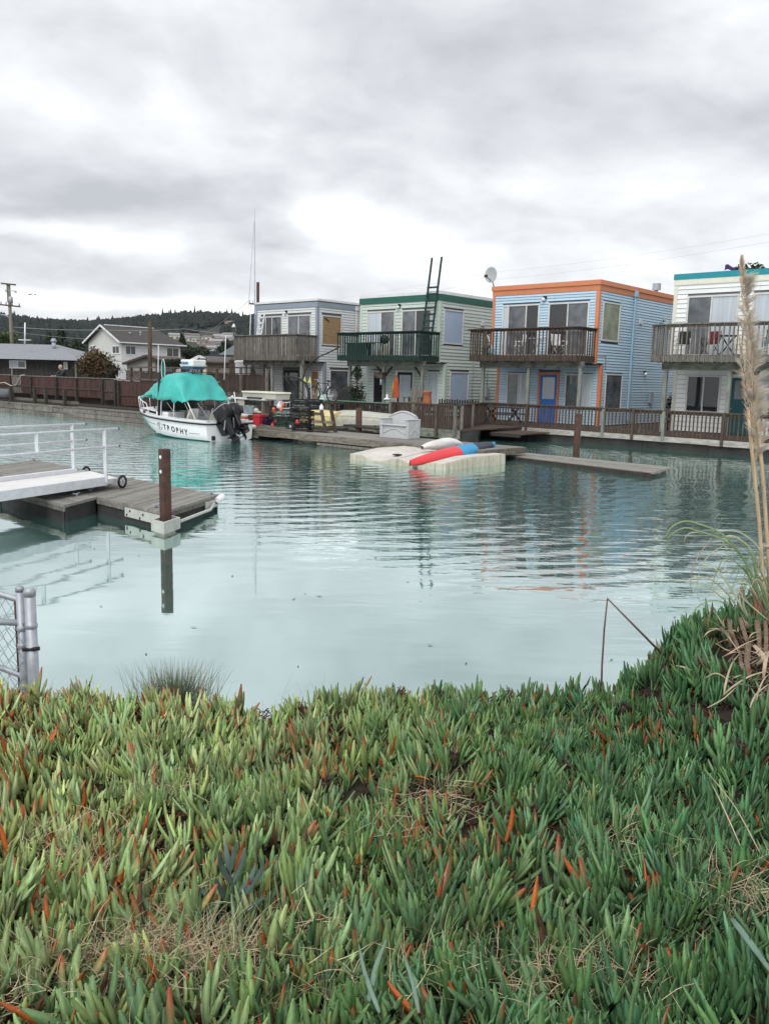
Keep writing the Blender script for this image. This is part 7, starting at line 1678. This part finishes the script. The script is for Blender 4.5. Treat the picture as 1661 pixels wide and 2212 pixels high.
def grass_batch(name, label, cat, C, spread, n, Lr, col, rad, seed, up=.55, curl=1.0, kind='stuff', lift=.05, flat=.8):
    """C: list of (x, y, weight); thin curved stalks scattered round each place"""
    rg = np.random.default_rng(seed); C = np.array(C); w = C[:, 2] / C[:, 2].sum(); i = rg.choice(len(C), n, p=w); x = C[i, 0] + rg.normal(0, spread, n); y = C[i, 1] + rg.normal(0, spread * flat, n)
    z = bank_z(x, y) + rg.uniform(.0, lift, n); a = rg.uniform(0, 2 * np.pi, n); e = np.arcsin(np.clip(rg.normal(up, .35, n), -.25, .99)); L = rg.uniform(*Lr, n)
    m = 6; d = np.stack([np.cos(a) * np.cos(e), np.sin(a) * np.cos(e), np.sin(e)], 1); side = np.stack([-np.sin(a), np.cos(a), np.zeros(n)], 1); cv = rg.normal(0, .9, (n, 2)) * curl
    p = np.stack([x, y, z], 1); pth = [p]
    for j in range(1, m):
        t = j / (m - 1); dd = d + side * (cv[:, :1] * t) + np.array([0, 0, -1.0]) * (np.abs(cv[:, 1:]) * t * t * .8); dd /= np.linalg.norm(dd, axis=1)[:, None]; pth.append(pth[-1] + dd * (L / (m - 1))[:, None])
    V_, F4 = strips(np.stack(pth, 1), np.tile(np.array([1, .95, .85, .7, .5, .2]), (n, 1)) * rg.uniform(rad * .7, rad * 1.3, (n, 1)), 3)
    col = np.array(col); k = rg.random((n, 1)); c = (col[0] * (1 - k) + col[1] * k) * rg.uniform(.75, 1.2, (n, 1))
    o = mesh_np(name, V_, np.zeros((0, 3), np.int32), np.repeat(c, m * 3, 0), attr_mat('grass ' + label[:16], .75, .25), F4=F4); return tag(o, label, cat, None, kind)
def gp(px, py, w=1.0):
    p = at_z(px, py, .86); return (p.x, p.y, w)
TAN = ((.64, .54, .37), (.40, .34, .20))
grass_batch('dry_grass', 'tangled dry tan grass among the ice plants', 'grass', [gp(340, 2060, 5), gp(250, 2110, 5), gp(480, 2080, 4), gp(400, 1960, 1.5), gp(180, 1900, 1.6), gp(100, 1830, 1.6), gp(240, 1820, .9), gp(330, 1700, 1), gp(600, 2030, 1.5), gp(940, 1700, 1.4), gp(860, 1770, .9), gp(1230, 2080, 2), gp(1120, 2120, 1.6), gp(1330, 2060, 1.0), gp(1580, 1890, 1.6), gp(1640, 1960, 1.5), gp(1340, 1800, .8), gp(900, 2130, .9), gp(30, 2150, 1.5), gp(700, 2140, 1.0), (1.95, 3.75, 1.6), (2.1, 3.95, 1.4)], .085, 4000, (.04, .14), TAN, .0010, 8, .5, .75, lift=.12)
grass_batch('green_grass', 'fine green grass threading through the ice plants', 'grass', [gp(700, 2080, 1), gp(900, 1840, .6), gp(1250, 1990, 1), gp(1350, 2140, 1), gp(1480, 1800, .7), gp(500, 2140, 1), gp(1040, 1980, .8), gp(1600, 2050, 1), gp(150, 2080, .5)], .13, 900, (.07, .16), ((.13, .21, .10), (.22, .27, .13)), .0013, 18, .75, .6, lift=.06)
grass_batch('wispy_grass', 'thin wisps of grass along the water edge of the bank', 'grass', [(-1.95, 4.5, 1), (-1.6, 4.5, .7), (-1.25, 4.5, .6), (-.85, 4.5, 1), (-.55, 4.5, .6), (-.45, 4.55, .9), (-2.15, 4.8, .5), (.1, 4.55, .2)], .12, 210, (.14, .34), ((.16, .19, .10), (.26, .25, .15)), .0010, 28, .9, .35, lift=.02)
# grass tuft on the lip of the bank
def tuft():
    rg = np.random.default_rng(31); c = at_y(378, 1532, 4.45); n = 900; a = rg.uniform(0, 2 * np.pi, n); rr = np.abs(rg.normal(0, .05, n)); lean = np.clip(np.abs(rg.normal(0, .42, n)), 0, 1.15); L = rg.uniform(.18, .37, n)
    p = np.stack([rr * np.cos(a) * 2.0, rr * np.sin(a), np.full(n, -.03)], 1); m = 6; pth = [p]
    for j in range(1, m):
        th = lean * (.5 + .85 * j / (m - 1)); dd = np.stack([np.sin(th) * np.cos(a), np.sin(th) * np.sin(a), np.cos(th)], 1); pth.append(pth[-1] + dd * (L / (m - 1))[:, None])
    V_, F4 = strips(np.stack(pth, 1), np.tile(np.array([1, .95, .85, .7, .5, .15]), (n, 1)) * rg.uniform(.0009, .0017, (n, 1)), 3); k = rg.random((n, 1)); col = (np.array([.10, .135, .075]) * (1 - k) + np.array([.22, .24, .15]) * k)
    o = mesh_np('grass_tuft', V_, np.zeros((0, 3), np.int32), np.repeat(col, m * 3, 0), attr_mat('dull grass', .7, .3), F4=F4); o.location = (c.x, c.y, c.z - .03); tag(o, 'round tuft of fine dull green grass on the edge of the bank', 'grass tuft')
tuft()
def blades(name, label, cat, P3, width, col, part='blade', parent=None, taper=(.35, 1, 1, .85, .6, .25), smooth=8, flat=.25):
    """ribbon leaves with a folded midrib, each path a list of points"""
    o = parent or thing(name, label, cat, tuple(P3[0][0]))
    b0 = o.location
    for i, pts in enumerate(P3):
        pts = [Vector(p) - b0 for p in pts]; fine = []; n = len(pts)
        for j in range(n - 1):
            p0, p1, p2, p3 = pts[max(j - 1, 0)], pts[j], pts[j + 1], pts[min(j + 2, n - 1)]
            for s in range(smooth):
                t = s / smooth; fine.append(.5 * (2 * p1 + (p2 - p0) * t + (2 * p0 - 5 * p1 + 4 * p2 - p3) * t * t + (3 * p1 - p0 - 3 * p2 + p3) * t ** 3))
        fine.append(pts[-1]); w = width[i] if isinstance(width, (list, tuple)) else width; rows = []
        view = (Vector((0, 0, EYE_H)) - Vector(P3[i][0])).normalized()
        for j, p in enumerate(fine):
            d = (fine[min(j + 1, len(fine) - 1)] - fine[max(j - 1, 0)]).normalized(); t = j / (len(fine) - 1) * (len(taper) - 1); k = int(min(t, len(taper) - 2)); ww = w * (taper[k] + (taper[k + 1] - taper[k]) * (t - k)) / 2
            s = d.cross(view + Vector((.2 * math.sin(i * 3.1), 0, .35))).normalized(); up = s.cross(d)
            rows.append([tuple(p - s * ww + up * ww * flat), tuple(p), tuple(p + s * ww + up * ww * flat)])
        m = col[i % len(col)] if isinstance(col, (list, tuple)) else col
        q = MB().grid(rows).build(part, m, o); sd = q.modifiers.new('s', 'SOLIDIFY'); sd.thickness = max(.0006, w * .08)
    return o
def q13(x, y): k = 383 / 1059; return ((2500 + x * k) / S_, (1900 + y * k) / S_)
def on_bank(px, py, lift, Y0):
    r = ray(px, py)
    for Y in np.linspace(2.6, Y0, 140):
        p = EYE + r * Y / r[1]
        if p[2] <= float(bank_z(p[0], p[1])) + lift: return Vector(p)
    return at_y(px, py, Y0)
def path13s(pts, lift, Y0): return [on_bank(*q13(x, y), lift + .03 * math.sin(i * 2.1), Y0) for i, (x, y) in enumerate(pts)]
def path13(pts, Y, dy=0.0): return [at_y(*q13(x, y), Y + dy * i / max(1, len(pts) - 1)) for i, (x, y) in enumerate(pts)]
gbl = mat('green pampas blade', (.20, .28, .13), (.13, .19, .085), scale=12, rough=.6); gbl2 = mat('pale curling blade', (.42, .44, .30), (.28, .31, .19), scale=9, rough=.65); dbl = mat('dry tan blade', (.46, .38, .27), (.30, .235, .155), scale=9, rough=.8)
dsh = mat('withered brown sheath', (.20, .145, .10), (.095, .065, .045), scale=10, stretch=(4, 4, 1), rough=.9, bump=.4)
def pampas():
    Y = 4.35; base = at_y(*q13(1050, 1480), Y); o = thing('pampas_grass', 'pampas grass clump with a tall cream plume at the right edge', 'grass clump', tuple(base)); b0 = base
    # stalks
    st = [([(1652, 1330), (1648, 1250), (1640, 1130), (1630, 1030), (1622, 950), (1616, 880)], .010), ([(1664, 1300), (1658, 1180), (1650, 1060), (1641, 960), (1636, 900)], .010)]
    sm = mat('tan stalk', (.60, .47, .31), (.38, .27, .165), scale=14, stretch=(6, 6, .6), rough=.7, stain=((.17, .10, .06), 6, (4, 4, .6), .6, .6))
    for pts, r in st:
        P = [tuple(at_y(x, y, Y) - b0) for x, y in pts]; MB().tube(P, [r * 1.15] + [r] * (len(P) - 2) + [r * .6], 9).build('stalk', sm, o)
        q = P[1]; MB().tube([(q[0], q[1], q[2] - .012), q, (q[0], q[1], q[2] + .012)], [r * 1.05, r * 1.3, r * 1.05], 9).build('node', sm, o)
    # plumes: silky hairs hugging each axis, with loose wisps blown to the right
    rg = np.random.default_rng(77)
    def plume(axis, n, w0, L0, wisps, wl):
        A = np.array([list(at_y(x, y, Y) - b0) for x, y in axis])
        def on_axis(t):
            seg = t * (len(A) - 1); k = np.minimum(seg.astype(int), len(A) - 2); f = (seg - k)[:, None]; d = A[k + 1] - A[k]; d /= np.linalg.norm(d, axis=1)[:, None]; return A[k] * (1 - f) + A[k + 1] * f, d
        def hairs(c, d, out, L, sp, wind, n, thick):
            m = 6; p = c; pth = [p]
            for j in range(1, m):
                s = j / (m - 1); dd = d * (1.0 - .3 * s) + out * (sp * (1 + .6 * s))[:, None] + wind * s + np.array([0, 0, -.22]) * s * s + rg.normal(0, .05, (n, 3)); dd /= np.linalg.norm(dd, axis=1)[:, None]; pth.append(pth[-1] + dd * (L / (m - 1))[:, None])
            return np.stack(pth, 1), np.tile(np.array([1, 1, .9, .75, .5, .15]), (n, 1)) * rg.uniform(*thick, (n, 1))
        t = rg.random(n) ** .95; c, d = on_axis(t); an = rg.uniform(0, 2 * np.pi, n); out = np.stack([np.cos(an), np.sin(an), np.zeros(n)], 1)
        prof = (.22 + .78 * np.sin(np.pi * np.clip(t * .80 + .12, 0, 1)) ** .9) * (1 - .55 * t ** 2.5); c = c + out * (w0 * prof * np.sqrt(rg.random(n)))[:, None]
        pa, ra = hairs(c, d, out, L0 * rg.uniform(.5, 1.2, n) * prof, rg.uniform(.08, .42, n), np.array([.10, 0, 0]), n, (.0006, .0012))
        kk = rg.random((n, 1)); strand = np.sin(an * 3 + t * 9)[:, None] > .55; col = np.array([.93, .87, .77]) * (1 - kk) + np.array([.84, .72, .56]) * kk; col = np.where(strand, col * np.array([.86, .74, .60]), col)
        # wisps: tufts of fine pale hair standing out to the right
        W = wisps; per = 34; tw = np.repeat(rg.random(W) ** .8 * .80, per); cw, dw = on_axis(tw); aw = np.repeat(rg.normal(-.15, .55, W), per) + rg.normal(0, .10, W * per); sgn = np.repeat(np.where(rg.random(W) < .84, 1, -1), per)
        ow = np.stack([np.cos(aw) * sgn, np.sin(aw), np.zeros(W * per)], 1); Lw = np.repeat(rg.uniform(.55, 1.25, W), per) * wl * rg.uniform(.55, 1.0, W * per) * (1 - .45 * tw); cw = cw + ow * w0 * .6 + dw * rg.normal(0, .010, (W * per, 1))
        pw, rw = hairs(cw, dw, ow, Lw, np.repeat(rg.uniform(.5, 1.25, W), per), np.array([.18, 0, 0.0]), W * per, (.0005, .0009))
        V_, F4 = strips(np.concatenate([pa, pw]), np.concatenate([ra, rw]), 3); col = np.concatenate([col, np.tile(np.array([[.90, .86, .78]]), (W * per, 1)) * rg.uniform(.85, 1.04, (W * per, 1))])
        q = mesh_np('plume', V_, np.zeros((0, 3), np.int32), np.repeat(col, 6 * 3, 0), attr_mat('silky plume', .7, .15, .0, .45), parent=o, F4=F4); q['kind'] = 'stuff'
    plume([(1638, 985), (1634, 930), (1629, 860), (1622, 780), (1614, 700), (1607, 630), (1603, 575), (1602, 552)], 1500, .018, .060, 80, .105)
    plume([(1632, 1000), (1625, 940), (1617, 880), (1609, 820), (1601, 760), (1597, 725)], 600, .014, .048, 18, .055)
    # leaves
    G = [[(1090, 1150), (1000, 980), (880, 690), (690, 395), (520, 255), (350, 185), (190, 150), (60, 205), (5, 290), (22, 400), (92, 445)], [(1080, 1160), (960, 900), (800, 560), (640, 380), (480, 300), (350, 260), (190, 220), (65, 275), (15, 330), (92, 347)],
         [(350, 262), (240, 275), (185, 340), (210, 408), (312, 412)], [(1059, 640), (970, 460), (880, 350), (760, 270), (650, 250), (550, 262)], [(1059, 800), (960, 600), (850, 420), (740, 330), (650, 300), (588, 338), (600, 410), (680, 452), (672, 510), (715, 547)],
         [(850, 1190), (700, 910), (500, 640), (325, 595)], [(760, 1095), (640, 920), (480, 770), (330, 728), (205, 765)], [(720, 1090), (560, 935), (400, 820), (200, 772), (-10, 792)], [(195, 1320), (235, 1190), (330, 1030), (500, 972), (650, 1030), (790, 1140)],
         [(1075, 1200), (920, 1090), (810, 940), (778, 810), (820, 690), (905, 612)], [(870, 1195), (805, 1060), (790, 960)], [(470, 320), (340, 490), (270, 640), (245, 800), (260, 955)], [(590, 400), (430, 510), (340, 680), (312, 830), (330, 960), (410, 1050)], [(1070, 1100), (1000, 900), (930, 700), (905, 500)], [(1060, 1180), (980, 980), (925, 830), (920, 700)],
         [(1070, 900), (985, 700), (860, 480), (720, 320)], [(940, 960), (930, 800), (948, 600), (945, 450)], [(1059, 1050), (1010, 960), (880, 920), (790, 985), (700, 1060)], [(690, 1000), (800, 830), (905, 700)], [(560, 1200), (600, 1080), (610, 930)]]
    wds = [.011, .010, .006, .008, .008, .010, .009, .008, .007, .010, .012, .006, .006, .012, .012, .009, .007, .007, .006, .005]
    cs = [gbl, gbl, gbl2, gbl2, gbl2, gbl2, gbl2, gbl2, gbl, gbl2, gbl2, dbl, gbl2, gbl, gbl, gbl, dbl, dbl, gbl, gbl]
    blades('', '', '', [path13(p, Y - .12 + .24 * ((i * 7) % 5) / 4, .05 * ((i % 3) - 1)) for i, p in enumerate(G)], wds, cs, 'leaf', o)
    rg2 = np.random.default_rng(123)
    for i in range(26):
        bx, by = rg2.uniform(930, 1120), rg2.uniform(1080, 1320); dx, hh = rg2.uniform(60, 620) * (1 if rg2.random() < .85 else -.3), rg2.uniform(260, 760)
        pts = [(bx, by), (bx - dx * .12, by - hh * .45), (bx - dx * .4, by - hh * .85), (bx - dx * .75, by - hh * rg2.uniform(.85, 1.0)), (bx - dx * 1.0, by - hh * rg2.uniform(.45, .8))]
        G.append(pts); wds.append(rg2.uniform(.004, .009)); cs.append([gbl, gbl, gbl2, dbl][int(rg2.integers(0, 4))])
    blades('', '', '', [path13(p, Y - .12 + .24 * ((i * 7) % 5) / 4, .05 * ((i % 3) - 1)) for i, p in enumerate(G[20:])], wds[20:], cs[20:], 'leaf', o)
    D = [[(370, 1370), (430, 1300), (530, 1275), (620, 1330), (720, 1470), (770, 1560)], [(590, 1960), (620, 1790), (680, 1620), (752, 1530)], [(585, 1960), (680, 1870), (860, 1760), (1010, 1715), (1059, 1730)], [(415, 2090), (590, 1990), (760, 1830)], [(600, 1550), (800, 1430), (1010, 1345)], [(900, 2140), (935, 1960), (1000, 1800), (1059, 1740)], [(845, 1370), (900, 1310), (1010, 1300)], [(380, 1790), (520, 1730), (690, 1840)], [(860, 2090), (925, 1950), (1059, 1840)], [(720, 850), (770, 900), (800, 960), (900, 1050), (1050, 1180)], [(95, 1650), (170, 1665), (265, 1700)], [(360, 1612), (490, 1612)], [(575, 1560), (690, 1510), (770, 1520)]]
    blades('', '', '', [path13s(p, .135, 4.15) for i, p in enumerate(D)], [.007, .009, .008, .006, .006, .008, .006, .007, .008, .009, .009, .004, .005], dbl, 'dry_leaf', o)
    for i in range(46):
        bx, by = rg2.uniform(560, 1080), rg2.uniform(1180, 2000); an, ln = rg2.uniform(0, 6.28), rg2.uniform(120, 330); k = rg2.normal(0, .5)
        D.append([(bx + ln * t * math.cos(an + k * t), by + .55 * ln * t * math.sin(an + k * t)) for t in (0, .35, .7, 1.0)])
    blades('', '', '', [path13s(p, .075 + .05 * rg2.random(), 4.15) for p in D[13:]], [rg2.uniform(.003, .008) for _ in D[13:]], [dbl, dsh, dbl, dsh], 'dry_leaf', o); D = D[:13]
    S = [[(640, 1170), (670, 1300), (720, 1420), (770, 1560)], [(760, 1150), (800, 1300), (850, 1450)], [(930, 1180), (950, 1300), (960, 1480)], [(850, 1420), (830, 1600), (860, 1800)], [(1020, 1180), (1030, 1400), (1010, 1700)], [(900, 1440), (1000, 1560), (930, 1640)], [(870, 870), (960, 1000), (1050, 1180)], [(560, 1260), (640, 1350), (660, 1460)], [(1050, 1500), (1020, 1620), (1000, 1780)], [(760, 1560), (780, 1660), (850, 1760)]]
    blades('', '', '', [path13s(p, .115, 4.15) for p in S], [.020, .022, .026, .026, .020, .022, .014, .018, .018, .018], [dsh, dsh, dsh, dsh, dsh, dbl, dsh, dsh, dbl, dsh], 'sheath', o, taper=(.8, 1, 1, .9, .8, .5))
pampas()
def reed():
    Y = 4.3; p = [at_y(*q, Y) for q in ((1298, 1535), (1300, 1440), (1305, 1360), (1312, 1293))]; q = [at_y(*t, Y - .05) for t in ((1312, 1293), (1370, 1352), (1432, 1415))]; o = thing('reed', 'dead brown reed snapped over into an upside down V', 'reed', tuple(p[0])); m = mat('dead brown reed', (.16, .105, .085), (.09, .06, .05), scale=20, rough=.7)
    MB().tube([tuple(v - p[0]) for v in p], [.0055, .0055, .005, .0042], 7).build('stem', m, o); MB().tube([tuple(v - p[0]) for v in q], [.0036, .0058, .0065], 7).build('bent_stem', m, o)
reed()
def stump():
    c = at_y(1527, 1600, 3.75); o = thing('stick', 'broken grey brown stick poking out of the ice plants on the right', 'stick', tuple(c)); MB().tube([(.035, .02, -.10), (.012, .0, .0), (-.022, -.01, .07), (-.036, -.012, .105)], [.024, .026, .022, .019], 9).build('wood', wood('bark', (.25, .20, .155), (.12, .09, .07), stretch=(3, 3, 1), scale=9), o)
stump()
def weed():
    base = at_z(508, 2000, .80); Y = base.y; o = thing('broadleaf_weed', 'blue green weed with long pointed leaves in the lower middle of the bank', 'plant', tuple(base)); m = mat('blue green weed leaf', (.085, .135, .115), (.055, .09, .08), scale=15, rough=.6)
    L = lambda x, y, dy=0: at_y(x, y, Y + dy)
    MB().tube([tuple(L(*p) - base) for p in ((508, 2000), (503, 1940), (497, 1880), (494, 1845))], [.004, .004, .003, .002], 6).build('stem', m, o)
    PL = [[(506, 1960), (450, 1935), (420, 1915)], [(505, 1955), (535, 1925), (565, 1880), (560, 1850)], [(500, 1910), (478, 1870), (475, 1835)], [(500, 1915), (520, 1870), (530, 1830)], [(508, 1985), (470, 1975), (440, 1965)], [(507, 1980), (545, 1960), (575, 1935)], [(497, 1885), (490, 1850), (488, 1815)], [(497, 1885), (505, 1850), (512, 1818)], [(506, 1965), (480, 1930), (466, 1895)], [(505, 1940), (540, 1900), (553, 1865)]]
    blades('', '', '', [[L(x, y, -.02 * j * ((i % 3) - 1)) for j, (x, y) in enumerate(p)] for i, p in enumerate(PL)], .017, m, 'leaf', o, taper=(.35, .8, 1, .9, .55, .08))
weed()
lb = mat('blue green grass blade', (.16, .25, .19), (.10, .17, .13), scale=12, rough=.6)
for i, (lab, pts, w) in enumerate((('broad blue green grass blade slanting in the lower right corner', [(1580, 1985), (1625, 2045), (1675, 2115)], .017), ('broad blue green grass blade in the lower left of the middle clump', [(795, 2170), (812, 2090), (835, 2030)], .013), ('blue green grass blade leaning left near the bottom edge', [(820, 2190), (790, 2110), (775, 2040)], .011), ('long blue green blade standing beside the lower middle ice plants', [(905, 2190), (890, 2120), (870, 2060)], .010), ('thin pale grass stem arching at the right side of the bank', [(1640, 1840), (1585, 1740), (1520, 1660)], .004), ('thin pale grass stem crossing the right side of the bank', [(1600, 1830), (1560, 1740), (1535, 1690)], .004))):
    P = [at_z(x, y, .92 + .05 * j) for j, (x, y) in enumerate(pts)]; blades('long_grass', lab, 'grass', [P], w, lb if i < 4 else dbl, taper=(.6, 1, 1, .9, .6, .1))
def seed_heads():
    """withered flower heads: ragged brown cups on short stems"""
    rg = np.random.default_rng(9); spots = [(825, 1800), (840, 1835), (1010, 1765), (1140, 1760), (1150, 1725), (700, 1700), (980, 1640), (1215, 1660), (1310, 1670), (1290, 1530), (1100, 1500), (1080, 1870), (790, 1890), (600, 1800), (1405, 1930), (1000, 1990), (450, 1630), (640, 1590), (860, 1500), (1345, 1535), (1440, 1450), (1560, 1600), (1600, 1620)]
    m = mat('withered flower head', (.085, .05, .036), (.04, .026, .022), scale=30, rough=.9, bump=.4); me = None
    mb = MB(); mb.lathe((0, 0, 0), [(.004, -.045), (.005, -.01), (.013, .0), (.016, .014), (.013, .024), (.006, .022)], 9)
    for k in range(8):
        a = 2 * math.pi * k / 8; mb.tube([(.012 * math.cos(a), .012 * math.sin(a), .02), (.022 * math.cos(a), .022 * math.sin(a), .036), (.029 * math.cos(a + .3), .029 * math.sin(a + .3), .037)], [.0035, .003, .001], 4)
    me = mb.mesh('withered_flower', m)
    for i, (x, y) in enumerate(spots):
        p = at_z(x, y, .86)
        for _ in range(3): p = at_z(x, y, float(bank_z(p.x, p.y)) + .065)
        o = bpy.data.objects.new('withered_flower', me); link(o); o.location = p; o.rotation_euler = (rg.normal(0, .4), rg.normal(0, .4), rg.uniform(0, 6)); s = rg.uniform(.8, 1.25); o.scale = (s, s, s)
        tag(o, 'withered dark brown flower head among the ice plants', 'flower head', 'withered flower heads on the bank')
seed_heads()

def debris():
    rg = np.random.default_rng(4); mb = MB()
    for _ in range(46):
        y = rg.uniform(5.8, 16); x = rg.uniform(-.42, .40) * y; a = rg.uniform(0, 3.1); L_ = rg.uniform(.012, .05); w_ = rg.uniform(.004, .010); dx, dy = math.cos(a) * L_, math.sin(a) * L_
        mb.add([(x - dx, y - dy, .004), (x + dy * w_ / L_, y - dx * w_ / L_, .006), (x + dx, y + dy, .005), (x - dy * w_ / L_, y + dx * w_ / L_, .010)], [(0, 1, 2, 3)])
    tag(mb.build('floating_debris', mat('wet dead leaf', (.05, .04, .03), rough=.6)), 'specks of leaf litter floating on the water', 'debris', None, 'stuff')
debris()

# ------------------------------------------------------------------ the slightly hazy sea air
hz = MB().box(-2600, 2600, -2600, 2600, -3.0, 110)
hazeo = hz.build('haze', bpy.data.materials.new('sea haze')); tag(hazeo, kind='stuff')
_m = hazeo.data.materials[0]; _m.use_nodes = True; _nt = _m.node_tree; _nt.nodes.clear()
_o = _nt.nodes.new('ShaderNodeOutputMaterial'); _v = _nt.nodes.new('ShaderNodeVolumePrincipled'); _v.inputs['Density'].default_value = .00006; _v.inputs['Color'].default_value = (.86, .90, .95, 1); _v.inputs['Anisotropy'].default_value = .2
_nt.links.new(_v.outputs[0], _o.inputs['Volume'])
